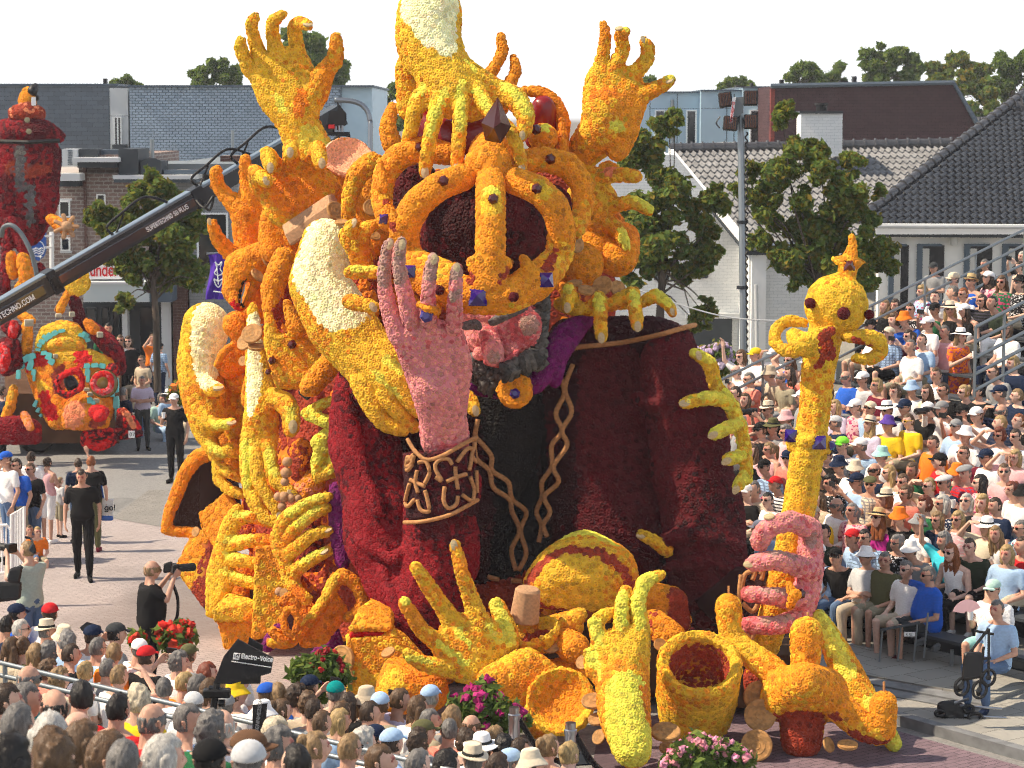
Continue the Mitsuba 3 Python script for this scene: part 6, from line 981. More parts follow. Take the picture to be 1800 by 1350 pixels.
def person(head, yaw, label, pn='sit', hv=0, tone=0, hair=('short', 'b'), hat=None, glasses=None, top=('tee', 'white'), bottom=('trousers', 'denim'), shoes='black', fat=.0, pat=None, sc=1.0, group=None, extra=None, lower=True, tilt=0.0):
    """head: where the head's centre stands; yaw: the way the body faces, radians from +y turning left"""
    k = thing('person', label, 'person', group); S = pose(pn)
    M = TR(head) @ RZ(yaw) @ trimesh.transformations.rotation_matrix(tilt, [0, 1, 0]) @ np.diag([sc, sc, sc, 1]) @ TR(-S['head'])
    legs = bottom[0] in ('shorts', 'dress')
    b, L, S, HM = body(pn, hv, legs and lower)
    pput('body', k, ('b', pn, hv, legs and lower, tone), b, 'bsdf_skin', skinuv(tone, L), M, True)
    H = M @ HM
    if hair[0] != 'none':
        hm = HAIRS[hair[0]]; sd = rp.randint(0, 2); st = meshkit.fbm(np.asarray(hm.vertices) * [70, 30, 22] + sd * 9, 2); hcol = np.c_[np.full(len(st), list(HAIRC).index(hair[1])), .55 + .9 * st]
        if hat: Hh = H @ np.diag([.985, .985, .93, 1])
        else: Hh = H
        pput('hair', k, ('h', hair, sd), hm, 'bsdf_hair', hcol, Hh)
    if hat:
        for i, hm in enumerate(HATS[hat[0]]):
            c = COL[hat[1]]
            if i == 1 and hat[0] in ('fedora', 'brim'): c = (.03, .03, .03)
            pput('hat' if i == 0 else ('hat_brim' if hat[0] == 'cap' else 'hat_band'), k, ('t', hat, i), hm, 'bsdf_cloth', np.array(c), H, True)
    if glasses == 'sun': pput('sunglasses', k, ('sg',), GLASS, 'bsdf_lens', None, H, False)
    elif glasses == 'yellow': pput('sunglasses', k, ('yg',), trimesh.util.concatenate([GLASS, SPECS]), 'bsdf_cloth', np.array((.75, .50, .04)), H, False); pput('lens', k, ('yl',), GLASS, 'bsdf_lens', None, H @ TR((0, .004, 0)) @ np.diag([.9, 1, .75, 1]), False)
    elif glasses: pput('glasses', k, ('sp',), SPECS, 'bsdf_frame', None, H, False)
    g = garment(pn, top[0], fat); pput('dress' if top[0] == 'dress' else 'shirt', k, ('g', pn, top, fat, pat), g, 'bsdf_cloth' + ('_' + pat if pat else ''), np.array(COL[top[1]]), M)
    if lower:
        if top[0] != 'dress': t_ = garment(pn, bottom[0], fat); pput('shorts' if bottom[0] == 'shorts' else 'trousers', k, ('g', pn, bottom, fat), t_, 'bsdf_cloth', np.array(COL[bottom[1]]), M)
        for i in (0, 1): pput('shoe', k, ('s', pn, i, shoes), shoe(S, i), 'bsdf_cloth', np.array(COL[shoes]), M, False)
    if 'phone' in pn or (extra and 'phone' in extra): pput('phone', k, ('ph',), box((0, 0, 0), (.15, .012, .078), r=.005), 'bsdf_phone', None, M @ TR((0, .45, (0 if S['sit'] else .92) + .73)), False)
    if extra == 'cup' or 'cup' in pn: pput('cup', k, ('cu',), lathe([(0, 0), (.030, 0), (.038, .11), (.034, .11), (.028, .01), (0, .01)], (0, 0, 0), n=14), 'bsdf_white_paint', None, M @ TR((.085, .43, (0 if S['sit'] else .92) + .42)), False)
    if extra == 'camera' or 'camera' in pn:
        bz = (0 if S['sit'] else .92); pput('camera', k, ('cm',), trimesh.util.concatenate([box((0, .33, .74), (.15, .08, .11), r=.012), lathe([(0, 0), (.045, 0), (.05, .2), (.04, .22), (0, .2)], (0, .36, .74), (0, 1, 0), 16)]), 'bsdf_black', None, M @ TR((0, 0, bz)), False)
    PEOPLE.append(k); return k
HK = dict(s='short', z='bald', c='curly', o='bob', l='long', u='updo', y='pony', n='none')
TK = dict(C='cap', B='bucket', W='brim', F='fedora', L='flat')
PK = dict(r='sit', h='sit_shade', p='sit_phone', u='sit_arms', c='sit_cup', l='sit_lean', x='sit_cross', k='sit_camera', R='sit_raise')
PT = dict(r='seated and watching', h='shading the eyes with one hand', p='holding up a phone', u='with both arms raised', c='holding a white cup', l='leaning forward', x='sitting with folded arms', k='aiming a camera', R='raising one arm')
def parse(line):
    """u v hair+colour hat:colour|- glasses(g/e/y/-) kind:colour[:pattern] pose [tone] [fat]"""
    f = line.split(); d = dict(u=float(f[0]), v=float(f[1]), hair=(HK[f[2][0]], f[2][1]), hat=None if f[3] == '-' else (TK[f[3][0]], f[3][2:]), glasses={'g': 'sun', 'e': 'spec', 'y': 'yellow', '-': None}[f[4]])
    t = f[5].split(':'); d['top'] = ({'t': 'tee', 'k': 'tank', 'j': 'long', 'd': 'dress'}[t[0]], t[1]); d['pat'] = t[2] if len(t) > 2 else None; d['p'] = f[6]
    d['tone'] = int(f[7]) if len(f) > 7 else rp.choice([0, 0, 1, 2, 0, 1]); d['fat'] = float(f[8]) if len(f) > 8 else rp.choice([0, .015, .03]); return d
TN = dict(tee='T-shirt', tank='sleeveless top', long='long-sleeved top', dress='dress'); HN = dict(cap='cap', bucket='bucket hat', brim='wide-brimmed hat', fedora='fedora', flat='flat cap')
def look(d):
    cn = lambda c: CN.get(c, c); s = f"{cn(d['top'][1])} {({'floral': 'floral ', 'check': 'checked ', 'stripe': 'striped ', 'dots': 'dotted '}).get(d['pat'], '')}{TN[d['top'][0]]}"
    if d['hat']: s += f" and {cn(d['hat'][1])} {HN[d['hat'][0]]}"
    elif d['glasses'] == 'yellow': s += ' and yellow sunglasses'
    elif d['glasses'] == 'sun': s += ' and sunglasses'
    elif d['glasses']: s += ' and glasses'
    return s
# ---------------------------------------------------------------- the right-hand grandstand and everyone on it
A0 = (lambda q: CAM + q * ((1.22 - CAMH) / q[2]))(P(1630, 1013, 1.0) - CAM)
SLOPE = .32
def stand_point(u, v):
    q = P(u, v, 1.0) - CAM; a = np.array([-SLOPE * N[0], -SLOPE * N[1], 1.0]); t = (a @ A0 - a @ CAM) / (a @ q); return CAM + q * t
ROWW = .8
RAW = """1303 628 ob - g t:white R
1328 625 sd C:yellow - t:white r 1
1361 624 sb C:white g t:white h 1
1388 634 lb - g k:blue u
1317 668 sg - g t:coral p
1294 654 zg - - t:white r 2
1352 658 sg B:beige - t:beige r 2
1372 666 zg - - t:khaki l 1
1388 657 ld - - t:coral r
1293 692 sd - g t:yellow l 2
1487 665 zg - e t:blue x 1 .05
1676 492 sg C:cream g t:grey r
1706 497 sg F:straw g k:blue r 1
1737 490 ld C:white g t:pink:floral r
1761 497 lb - g d:green:floral r
1791 500 sd F:black g t:black:dots r
1621 514 cy - e t:lightblue:floral r 2
1643 524 sk - - t:white r
1675 515 sg - - t:white r 0
1693 518 sr - g t:white r 1
1743 533 sk - - t:darkgreen l 1
1727 530 ld - g t:black:stripe h
1555 540 ll - - k:black r
1574 538 ld - e t:grey r
1600 545 sd - g t:black:dots r
1572 564 cb - - t:blue r 2
1589 562 sd B:orange - t:blue r
1643 545 sd C:black g k:green p 1
1670 545 ly W:cream g k:black r 1
1695 547 ld C:white - k:black r 1
1631 570 sd C:white - t:white r 1
1562 588 sg C:cream - t:lightblue:check r
1516 667 sd C:white g t:lightgrey r 1
1540 680 cy - g t:maroon r 1 .03
1573 690 cb - e t:white r 2
1602 684 sd B:lightblue e t:white r
1629 690 lb - g t:cream r 2
1658 687 sd - g t:black r 1 .04
1694 690 uy - g t:black r 2
1719 690 sk - g t:black r
1757 692 sg C:navy g t:navy r 0
1788 697 sl - e t:navy r 2
1503 716 sb C:white g t:pink:floral r
1529 720 sg C:cream g t:lightblue r 1
1559 722 sb W:white g t:white r 1
1590 717 sg C:navy g j:navy r 0
1630 722 sd C:white g t:black r
1655 720 sg C:grey - j:white k
1691 726 sd C:black g t:orange p 1
1716 731 sb C:white e t:white p
1760 725 zg - e t:navy:check h 1
1758 745 sy - - t:navy:stripe r 2
1528 748 ly F:cream e t:lavender r
1560 747 sb B:purple g t:yellow r 1
1597 741 sb - y t:yellow r 2
1680 752 sg C:grey g t:lightblue r 1
1696 766 sb B:white - t:white r
1757 766 ca - g k:white h 1
1785 768 sd - g t:white r
1512 785 sg C:white - t:lightblue r 1
1549 801 sg B:cyan g t:white r 2
1693 799 sb - g t:maroon r 1 .03
1733 805 sd C:navy g t:white r 1
1785 805 oy - e t:pink h 0 .04
1651 812 sd C:black - t:red c 2
1537 828 zd - g t:navy r 1
1563 832 ly - g k:beige r 0
1587 848 sb - g t:white r 0
1603 828 ub - - k:green l 3
1529 852 sg L:olive g k:cream:check r 1
1505 847 sg C:navy g t:lightblue p 1
1633 855 sy - g t:beige h 2
1660 850 sg L:lightgrey g t:navy r 1
1696 833 sg L:grey - t:red:check c
1723 850 lk - g t:pink:floral c 2
1778 862 ua - e t:white r
1681 832 sb B:orange - t:green r 2
1350 722 sg F:cream g t:black k 1
1381 737 sb B:pink g t:beige r
1337 757 ub C:black g k:black h 0
1358 752 sg W:olive g t:grey r 1
1381 761 cs - g t:pink r 1
1352 791 yl - g k:pink r 1
1322 796 lb - - t:pink r
1343 822 sg C:black g t:lightblue:check r 1
1384 806 sd C:navy g t:coral r
1362 852 sg C:red - t:white:stripe l 1
1349 880 sk - g t:white r 2
1311 866 sd C:white - t:black r 2
1319 842 sd B:black - t:white:floral r
1468 716 oy - - t:lavender r 2
1468 745 sg C:lightgrey g t:navy r 1
1480 783 sg C:lime e t:white:check h
1453 802 sd W:black g t:black h
1474 818 sd B:navy - t:black p
1503 825 sd B:cream - t:white r
1459 850 ck - g t:black:dots r 1
1470 890 zg - e j:white r 1 .03
1497 900 ys - g t:pink:floral r 1
1543 913 lr W:straw g t:magenta r 0
1580 910 sk B:orange e t:black r
1449 937 sk - - t:darkgreen r 1
1497 947 sg C:red - j:lightblue r 1
1520 946 sk - g t:lightblue:check r 1
1437 972 sg C:white g j:lightblue r 1
1468 980 zd C:black - t:black r 1 .02
1521 980 zg B:white g t:lightgrey r 1 .05
1555 986 sg - e t:olive r 1 .04
1593 1002 sg - g t:white r 2
1600 968 sd B:white g t:grey r 1
1576 955 us - g t:black:dots r 1
1613 922 sg B:grey g t:white:dots r 1
1648 915 ol - g t:navy r 1
1657 886 ow - g t:navy:dots r 1
1684 914 oy - g k:pink:dots r 1
1699 884 ow - g t:black r 2
1727 885 oy - - t:pink r 2
1749 890 sd - - t:navy r 1 .04
1734 928 oy W:white - t:cream h 0
1750 940 ll - - t:white r 1
1704 962 sd - e t:darkgreen r 2
1671 972 lr - g k:white r 2
1659 952 cs - - t:turquoise R 1
1625 888 ca - - t:green r 2
1592 868 ub - g t:coral r 1
1557 878 or F:cream - k:brown r 1
1632 1012 sg - g t:blue h 1 .07
1418 985 sd - g t:white r
1797 960 sd - - t:red r
1798 870 sd B:black - t:white r
1420 840 sd - - t:navy r
1410 700 sg C:white - t:grey r 1
1440 880 lb - - t:beige r
1795 930 sg - g t:cyan:floral r 1
1770 975 oy - - t:lightblue r 1
1780 640 cy - - t:navy h 2
1430 905 sb C:beige - t:yellow r 1
1418 760 ob - g t:lavender r
1640 780 sd - - t:orange r 1
1645 660 sb - - t:white r 1
1530 574 sk C:black - t:black r
1537 594 sd C:purple - t:white r
1790 742 sr - e t:black r 2
1765 830 sb - g t:pink r
1420 640 sb C:white - t:beige r
1455 690 ob - g t:white r
1300 745 sg B:beige - t:grey r
1310 705 ob - - t:coral r
1325 860 sg - - t:cream r
1335 930 sb C:white - t:lightblue r
1745 655 sb - g t:grey r
1600 610 sg - - t:white r
1770 580 ob - g t:white r
1620 600 sd - - t:lightblue r"""
rows = []
for ln in RAW.split('\n'):
    d = parse(ln); q = stand_point(d['u'], d['v']); n = (q - A0) @ N; e = (q - A0) @ E; d['q'], d['n'], d['e'], d['row'] = q, n, e, max(0, int(round(n / ROWW))); rows.append(d)
ORD = ['front', 'second', 'third', 'fourth', 'fifth', 'sixth', 'seventh', 'eighth', 'ninth', 'tenth', 'eleventh', 'twelfth', 'thirteenth', 'fourteenth', 'fifteenth', 'sixteenth', 'seventeenth', 'eighteenth', 'nineteenth', 'twentieth']
seen = {}
for d in rows: seen.setdefault(look(d), []).append(d)
FACE = math.atan2(-(-N[0]), -N[1])           # yaw that turns +y to the street
def label_of(d, group):
    s = look(d); same = seen[s]; pt = PT[d['p']]
    if len(same) == 1: return f"person in {s} {pt}"
    s2 = [x for x in same if x['p'] == d['p']]
    if len(s2) == 1: return f"person in {s} {pt}"
    i = sorted([x['u'] for x in same if x['row'] == d['row']]).index(d['u']); alone = sum(x['row'] == d['row'] for x in same) == 1
    if alone: return f"person in {s} in the {ORD[d['row']]} row of the right stand"
    nb = min((x for x in rows if x is not d and len(seen[look(x)]) == 1), key=lambda x: np.linalg.norm(x['q'] - d['q']))
    side = 'left of' if d['u'] < nb['u'] else 'right of'
    return f"person in {s} just {side} {look(nb).replace(' and', ' with')} wearer"
used_labels = set()
def clip16(s):
    w = s.split(); t = ' '.join(w[:16]).rstrip(',')
    if t in used_labels: t = ' '.join(w[:9]) + f", {ORD[sum(x.startswith(' '.join(w[:9])) for x in used_labels)]} such from the top"
    used_labels.add(t); return t
botr = random.Random(5)
for d in rows:
    yaw = FACE + botr.uniform(-.35, .30); hv = botr.choice([0, 0, 1, 2, 3, 0]) if d['p'] in 'rxcl' else 0
    if d['u'] == 1521: hv = 3
    bt = ('shorts', botr.choice(['khaki', 'navy', 'black', 'beige', 'denim'])) if botr.random() < .4 else ('trousers', botr.choice(['denim', 'navy', 'black', 'beige', 'grey', 'white']))
    if d['u'] == 1632: bt = ('shorts', 'darkgrey')
    person(d['q'], yaw, clip16(label_of(d, None)), PK[d['p']] if d['p'] != 'r' else botr.choice(['sit', 'sit', 'sit_cross', 'sit_lean', 'sit_one']), hv, d['tone'], d['hair'], d['hat'], d['glasses'], d['top'], bt, botr.choice(['black', 'white', 'grey', 'brown']), d['fat'], d['pat'], botr.uniform(.97, 1.05), 'spectators on the right grandstand', tilt=botr.uniform(-.08, .08))
# rails of the right stand
def rail(name, label, n0, n1, eR, z0, bars, step=1.25, parent=None, lo=None):
    k = thing(name, label, 'railing'); f = lambda n, h: sp_(n, eR, z0 + n * SLOPE * lo_ + h); lo_ = 1.0 if lo is None else lo
    for h in bars: put('rail', bar(f(n0, h), f(n1, h), .026, 8), 'bsdf_zinc', k, smooth=True)
    for n in np.arange(n0, n1 + .01, step): put('post', bar(f(n, -.95), f(n, bars[0]), .022, 8), 'bsdf_zinc', k, smooth=True)
    return k
gs = thing('grandstand', 'grey metal grandstand with tiered rows behind the right kerb', 'grandstand')
mat('deck', grain('#6b6a66', .25, 5), .85); mat('seat', '#3b4147', .5)
def sp_(n, e, z): return A0 * [1, 1, 0] + N * n + E * e + [0, 0, z]
def slab(parent, name, n0, n1, e0, e1, z0, z1, bs):
    return put(name, tm(hull([sp_(n, e, z) for n in (n0, n1) for e in (e0, e1) for z in (z0, z1)])), bs, parent)
pr = stand_point(1558, 552); E_FAR = float((pr - A0) @ E); NR = 15
for r in range(NR):
    z = .12 + r * ROWW * SLOPE
    if r > 0: slab(gs, 'floor_board', r * ROWW - .42, r * ROWW + .37, -2.8, E_FAR, z - .05, z, 'bsdf_deck'); slab(gs, 'riser', r * ROWW - .44, r * ROWW - .425, -2.8, E_FAR, max(z - .3, .13), z, 'bsdf_dark_metal')
    slab(gs, 'seat_row', r * ROWW - .2, r * ROWW + .14, -2.8, E_FAR, z + .36, z + .40, 'bsdf_seat')
for e in np.arange(-2.6, E_FAR, 2.0):
    for n in (-.15, 3.5, 7.5): put('support', bar(sp_(n, e, .12), sp_(n, e, .45 + n * SLOPE), .025, 6), 'bsdf_zinc', gs)
pr = stand_point(1558, 552); nA, eA = (pr - A0) @ N, (pr - A0) @ E
def rail_through(u, v, e):                   # height above the tread line of the sight line where it meets the upright plane e
    q = on_plane(u, v, sp_(0, e, 0), E); n = (q - A0) @ N; return n, q[2] - n * SLOPE
n1_, h1_ = rail_through(1558, 524, eA); n0_, _ = rail_through(1240, 650, eA); n2_, _ = rail_through(1840, 415, eA)
rail('stand_rail', 'long sloping double rail at the far end of the grandstand', n0_, n2_, eA, h1_, [0, -.28, -.62])
eB = eA - 7.5; nb, hb = rail_through(1715, 575, eB); nb2, _ = rail_through(1860, 515, eB)
rail('aisle_rail', 'multi-bar sloping rail beside the stairs of the grandstand at right', nb, nb2, eB, hb, [0, -.2, -.42, -.64, -.86], .55)
# people standing in the aisle or behind the stand
def stand_person(u, v, s, yaw, label, **kw):
    d_ = F / s; return person(P(u, v, d_), yaw, label, **kw)
stand_person(1597, 592, 104, FACE, 'person in dark red shirt standing in the aisle holding a phone', pn='stand_phone', hair=('pony', 'd'), glasses='sun', top=('tee', 'maroon'), bottom=('shorts', 'denim'), tone=2)
stand_person(1660, 584, 104, FACE + .1, 'person in pale pink shirt standing with a cup beside wide white hat', pn='stand_cup', hair=('short', 'g'), top=('long', 'pink'), bottom=('shorts', 'denim'), tone=1)
stand_person(1689, 592, 106, FACE + 1.6, 'person in orange floral dress and wide white hat standing with a cup', pn='stand_cup', hair=('long', 'l'), hat=('brim', 'white'), top=('dress', 'orange'), pat='floral', tone=0)
stand_person(1641, 472, 84, FACE + .3, 'person in grey T-shirt and dark cap leaning by the doorway', pn='stand_cross', hair=('short', 'd'), hat=('cap', 'darkgrey'), top=('tee', 'grey'), tone=1)
stand_person(1731, 466, 88, FACE, 'person in dark T-shirt and sunglasses standing at the upper rail', pn='stand', hair=('short', 'g'), glasses='sun', top=('tee', 'black'), tone=1)
stand_person(1793, 470, 90, FACE, 'person in black sleeveless top with sunglasses at the upper right edge', pn='stand', hair=('updo', 'd'), glasses='sun', top=('tank', 'black'), tone=2)
stand_person(1797, 452, 86, FACE, 'person in black shirt filming with a raised camera behind the top row', pn='stand_phone', hair=('short', 'w'), top=('tee', 'black'), tone=2)
# ================================================================ the left-hand crowd, street people
EL = np.array([-.765, .644, 0]); NL = np.array([-.644, -.765, 0]); L0 = np.array([.33, 22.0, 0])
LFACE = math.atan2(NL[0], -NL[1])            # facing the float
def left_point(u, v, zone):
    q = P(u, v, 1.0) - CAM
    if zone == 'g': return CAM + q * ((1.28 - CAMH) / q[2])
    a = np.array([-.31 * NL[0], -.31 * NL[1], 1.0]); p0 = L0 + NL * 4 + [0, 0, 2.2]; return CAM + q * ((a @ p0 - a @ CAM) / (a @ q))
RAWL = """g 37 1107 sw - g t:white r
g 12 1100 sk - - t:navy r
g 20 1140 lb - - t:beige r
g 83 1112 sg F:cream - t:white r
g 112 1122 sw B:cream - t:white r
g 88 1080 sd C:red - t:white r
g 30 1080 sk C:navy - t:blue r
g 163 1120 sd C:navy - t:white p
g 205 1116 sk C:darkgrey - t:grey r
g 118 1128 cs - - t:lightblue r
g 85 1149 cg - - t:grey r
g 125 1152 sd - - t:black r 1
g 40 1138 ub - - t:olive r
g 62 1150 ol - - t:beige r
g 172 1140 sg - e t:lightblue r 1
g 200 1150 sl - - t:orange r
g 245 1143 sg C:white - t:white r
g 258 1157 sd C:red - t:black p
g 315 1165 cg - - t:white r
g 332 1152 sb C:olive - t:grey r
g 365 1186 oa - - t:pink r
g 210 1190 sl - - t:white h
g 150 1182 uy - - t:white r
g 190 1178 sg - - t:grey r
g 85 1180 cb - - t:coral r
g 105 1195 cl - - t:beige r
g 288 1212 sg - - j:white r 1 .03
g 325 1202 sy - - t:orange r
g 348 1207 og - - t:beige r
g 394 1205 cy - - t:lavender r
g 418 1203 oy - - t:white r
g 368 1214 ob - - t:grey r
g 405 1165 zg - - t:white r 0
g 340 1240 sg C:lightgrey - t:white r
g 397 1242 sg C:grey - t:grey r
g 415 1222 sb B:yellow - t:white r
g 462 1258 sw B:white - t:white r
g 488 1222 ol - - t:blue r
g 470 1222 sb C:blue - t:blue r
g 545 1208 sd C:navy - t:navy p
g 590 1220 sg C:teal - t:black r
g 541 1238 cb - - t:beige r
g 552 1250 sd - - t:grey r 1
g 495 1250 ub - - t:olive r
g 523 1226 cd - - t:grey r
g 612 1238 ld - - t:black r
g 645 1232 lb B:beige - t:grey p
g 668 1240 sb C:lightblue - t:khaki r
g 703 1232 sb - - t:lavender r 1
g 735 1246 lb - - t:white r
g 757 1227 sw C:lightblue - t:olive r
g 756 1268 sg - - t:khaki r 1
g 790 1285 sg - - t:coral r
g 828 1278 zb - - t:white r 1
g 795 1262 ol - - t:grey r
g 818 1305 cd - - t:black r
g 870 1298 ul - - t:white r
g 848 1318 sb W:white - t:white r
g 886 1318 ck - - t:black r
g 913 1320 sd - - t:grey r
g 965 1315 ul - - t:white r
g 1001 1328 uy - g t:black r
g 935 1345 ob B:cream - t:white r
g 897 1342 sg C:lightblue - t:white r
g 735 1305 cd - - t:grey r
g 745 1290 sb C:olive - t:grey r
g 600 1255 lb - - t:blue r
g 650 1255 sd - - t:beige r
g 598 1268 oy - - t:beige r
s 50 1196 zg - g t:teal r 1
s 45 1234 sg - - t:red r 1
s 95 1246 zk - - t:maroon r 1
s 143 1226 sk - - t:red r 1
s 208 1248 sk - - t:red r 1
s 243 1232 cp - - t:yellow r 0
s 267 1270 zg - - t:red r 1 .05
s 331 1268 sg - - t:lightblue r 1
s 372 1285 cg - - t:green r 0
s 392 1278 zw - - t:white r 0
s 32 1278 sg - - t:black r
s 88 1296 ow - g t:grey r
s 92 1336 cb - - t:olive r
s 146 1312 ob - - t:grey r
s 486 1290 op - - t:white r
s 190 1332 ob - - t:khaki r
s 216 1344 sg - - t:lightblue r 1
s 288 1338 ow - - t:grey r
s 370 1342 sk C:black - t:black r
s 440 1322 sb C:brown - t:black r
s 438 1345 sg C:lightgrey - t:white r
s 490 1312 cg - - t:grey r
s 555 1316 ul - - t:white r
s 615 1318 sl - g t:white r 1
s 566 1272 sb - - t:lightblue r 1
s 640 1306 cw - - t:white r
s 660 1300 sk C:navy - t:white r
s 690 1308 sd C:lightblue - t:lightblue r
s 668 1340 sb - - t:grey r
s 735 1345 sg - - t:black r
s 785 1348 ok - - t:grey r
s 830 1338 sg F:cream - t:white r
s 135 1290 zd - - t:beige r
s 10 1235 sd - - t:navy r
s 520 1345 sk - - t:black r
s 875 1350 ld - - t:olive r"""
lr_ = []
for ln in RAWL.split('\n'):
    zone, rest = ln[0], ln[2:]; d = parse(rest); d['zone'] = zone; d['q'] = left_point(d['u'], d['v'], zone); lr_.append(d)
seenl = {}
for d in lr_: seenl.setdefault((d['zone'], look(d)), []).append(d)
pl_ = random.Random(9); WH = {'g': 'in the crowd at the kerb', 's': 'on the near left stand'}
ORDL = ['leftmost'] + [f'{o} from left' for o in ORD[1:]]
rightlooks = set(seen)
for d in lr_:
    same = sorted(seenl[(d['zone'], look(d))], key=lambda x: x['u']); lab = f"person in {look(d)} seen from behind {WH[d['zone']]}"
    if len(same) > 1: lab = f"person in {look(d)} {WH[d['zone']]}, {ORDL[same.index(d)]} of such"
    hv = pl_.choice([0, 0, 1, 2, 5, 0]) if d['p'] == 'r' else 0
    pn = PK[d['p']] if d['p'] != 'r' else pl_.choice(['sit', 'sit_cross', 'sit_one'])
    person(d['q'], LFACE + pl_.uniform(-.5, .35), clip16(lab), pn, hv, d['tone'], d['hair'], d['hat'], d['glasses'], d['top'], ('trousers', pl_.choice(['denim', 'black', 'beige', 'navy'])), 'black', d['fat'], d['pat'], pl_.uniform(.97, 1.06), 'spectators in the near left crowd', lower=False, tilt=pl_.uniform(-.07, .07))
person(P(14, 1352, 8.4), LFACE + .1, 'dark-clothed person very close in the bottom left corner', 'sit', 0, 1, ('bob', 'k'), None, None, ('long', 'navy'), ('trousers', 'black'), 'black', group=None, lower=False)
# the near stand's floor and seats
ls = thing('near_stand', 'low grey stand under the spectators in the near left corner', 'grandstand')
def lp_(n, e, z): return L0 + NL * n + EL * e + [0, 0, z]
for r in range(6):
    n = 4.3 + r * .85; z = 1.05 + (n - 4) * .31
    put('floor_board', tm(hull([lp_(a, e, zz) for a in (n - .45, n + .39) for e in (-4.5, 8) for zz in (z - .06, z)])), 'bsdf_deck', ls); put('seat_row', tm(hull([lp_(a, e, zz) for a in (n - .18, n + .15) for e in (-4.5, 8) for zz in (z + .38, z + .42)])), 'bsdf_seat', ls)
put('front_panel', tm(hull([lp_(3.84, e, zz) for e in (-4.5, 8) for zz in (0, 1.05)] + [lp_(3.87, e, zz) for e in (-4.5, 8) for zz in (0, 1.05)])), 'bsdf_dark_metal', ls)
lrail = thing('near_rail', 'double grey tube rail across the near left crowd', 'railing')
def rail_pt(u, v, z): q = P(u, v, 1.0) - CAM; return CAM + q * ((z - CAMH) / q[2])
ra, rb = rail_pt(0, 1165, 2.3), rail_pt(600, 1308, 2.3); rc = rb + (rb - ra) * .62; ra = ra - (rb - ra) * .25
for h in (0, -.11, -.62): put('rail', bar(ra + [0, 0, h], rc + [0, 0, h], .022, 8), 'bsdf_zinc', lrail, smooth=True)
for t in np.linspace(0.02, 1, 9): q = ra + (rc - ra) * t; put('post', bar([q[0], q[1], 1.05], q, .022, 8), 'bsdf_zinc', lrail, smooth=True)
# ---------------------------------------------------------------- people in the street
def street(u, v, vfoot, yaw, label, dx=0, **kw):
    """head centre at (u, v), feet at row vfoot on the road"""
    g = G(u + dx, vfoot); s = F / ((g - CAM) @ FW); S = pose(kw.get('pn', 'stand')); hh = S['head'][2]; sc = ((vfoot - v) / s * 1.0) / hh
    return person(g + [0, 0, hh * sc], yaw, label, sc=sc, **kw)
BACK, FRONT = 0.0, math.pi
street(147, 836, 1020, FRONT + .1, 'person in black polo and black trousers walking toward the camera', pn='stand_walk', hair=('short', 'd'), top=('tee', 'black'), bottom=('trousers', 'black'), tone=1, hv=4)
street(308, 702, 850, FRONT - .2, 'person in black polo and white cap carrying a bottle by the float', pn='stand_cup', hair=('short', 'g'), hat=('cap', 'white'), top=('tee', 'black'), bottom=('trousers', 'black'), shoes='black', tone=1)
street(252, 669, 792, FRONT + .3, 'person in pale T-shirt and dark overalls holding a remote control', pn='stand_cross', hair=('short', 'g'), top=('tee', 'lavender'), bottom=('trousers', 'darkgrey'), tone=1)
street(163, 811, 970, BACK + .1, 'person in black top with a white shoulder bag seen from behind', pn='stand', hair=('short', 'r'), top=('tee', 'black'), bottom=('trousers', 'olive'), shoes='maroon', tone=0)
street(140, 814, 955, BACK + .4, 'person in navy T-shirt raising one arm above the road', pn='stand_raise', hair=('short', 'd'), top=('tee', 'navy'), bottom=('shorts', 'denim'), tone=1)
street(87, 813, 955, BACK - .5, 'person in pale pink tank top and white shorts with crossbody strap', pn='stand_cross', hair=('updo', 'd'), top=('tank', 'pink'), bottom=('shorts', 'white'), shoes='white', tone=1)
street(108, 845, 945, BACK - .8, 'small person in pale shirt beside the pink tank top', pn='stand', hair=('short', 'l'), top=('tee', 'lightgrey'), bottom=('shorts', 'khaki'), tone=2)
street(57, 824, 985, FRONT - .6, 'person in black T-shirt and sunglasses holding a drink at left', pn='stand_cup', hair=('short', 'b'), glasses='sun', top=('tee', 'black'), bottom=('trousers', 'denim'), tone=1)
street(33, 817, 990, FRONT - .7, 'person in blue T-shirt shading the face at the left edge', pn='stand_shade', hair=('short', 'd'), glasses='sun', top=('tee', 'blue'), bottom=('shorts', 'khaki'), tone=1)
street(14, 806, 990, FRONT - .9, 'person in white T-shirt and blue cap at the left edge', pn='stand_cup', hair=('short', 'b'), hat=('cap', 'blue'), glasses='sun', top=('tee', 'white'), bottom=('trousers', 'denim'), tone=1)
street(58, 803, 955, BACK, 'person in white top with hair tied up behind the black T-shirt', pn='stand', hair=('updo', 'd'), top=('tee', 'white'), bottom=('trousers', 'denim'), tone=2)
street(283, 610, 715, BACK - .5, 'person in blue checked shirt standing by the tree trunk', pn='stand', hair=('short', 'k'), hat=('cap', 'black'), top=('tee', 'lightblue'), pat='check', bottom=('trousers', 'navy'), tone=1, fat=.04)
street(228, 600, 735, FRONT, 'person in black dress standing in front of the shop', pn='stand', hair=('bob', 'd'), glasses='sun', top=('dress', 'black'), tone=2)
street(214, 598, 735, FRONT, 'person in white T-shirt and sunglasses standing in front of the shop', pn='stand', hair=('short', 'b'), glasses='sun', top=('tee', 'white'), bottom=('trousers', 'black'), tone=1)
street(193, 578, 725, FRONT + .3, 'person in green T-shirt standing at the shop door', pn='stand', hair=('short', 'k'), top=('tee', 'green'), bottom=('trousers', 'navy'), tone=3)
street(270, 595, 710, FRONT + .8, 'person in orange top raising an arm near the tree trunk', pn='stand_shade', hair=('short', 'b'), top=('tee', 'orange'), bottom=('trousers', 'navy'), tone=1)
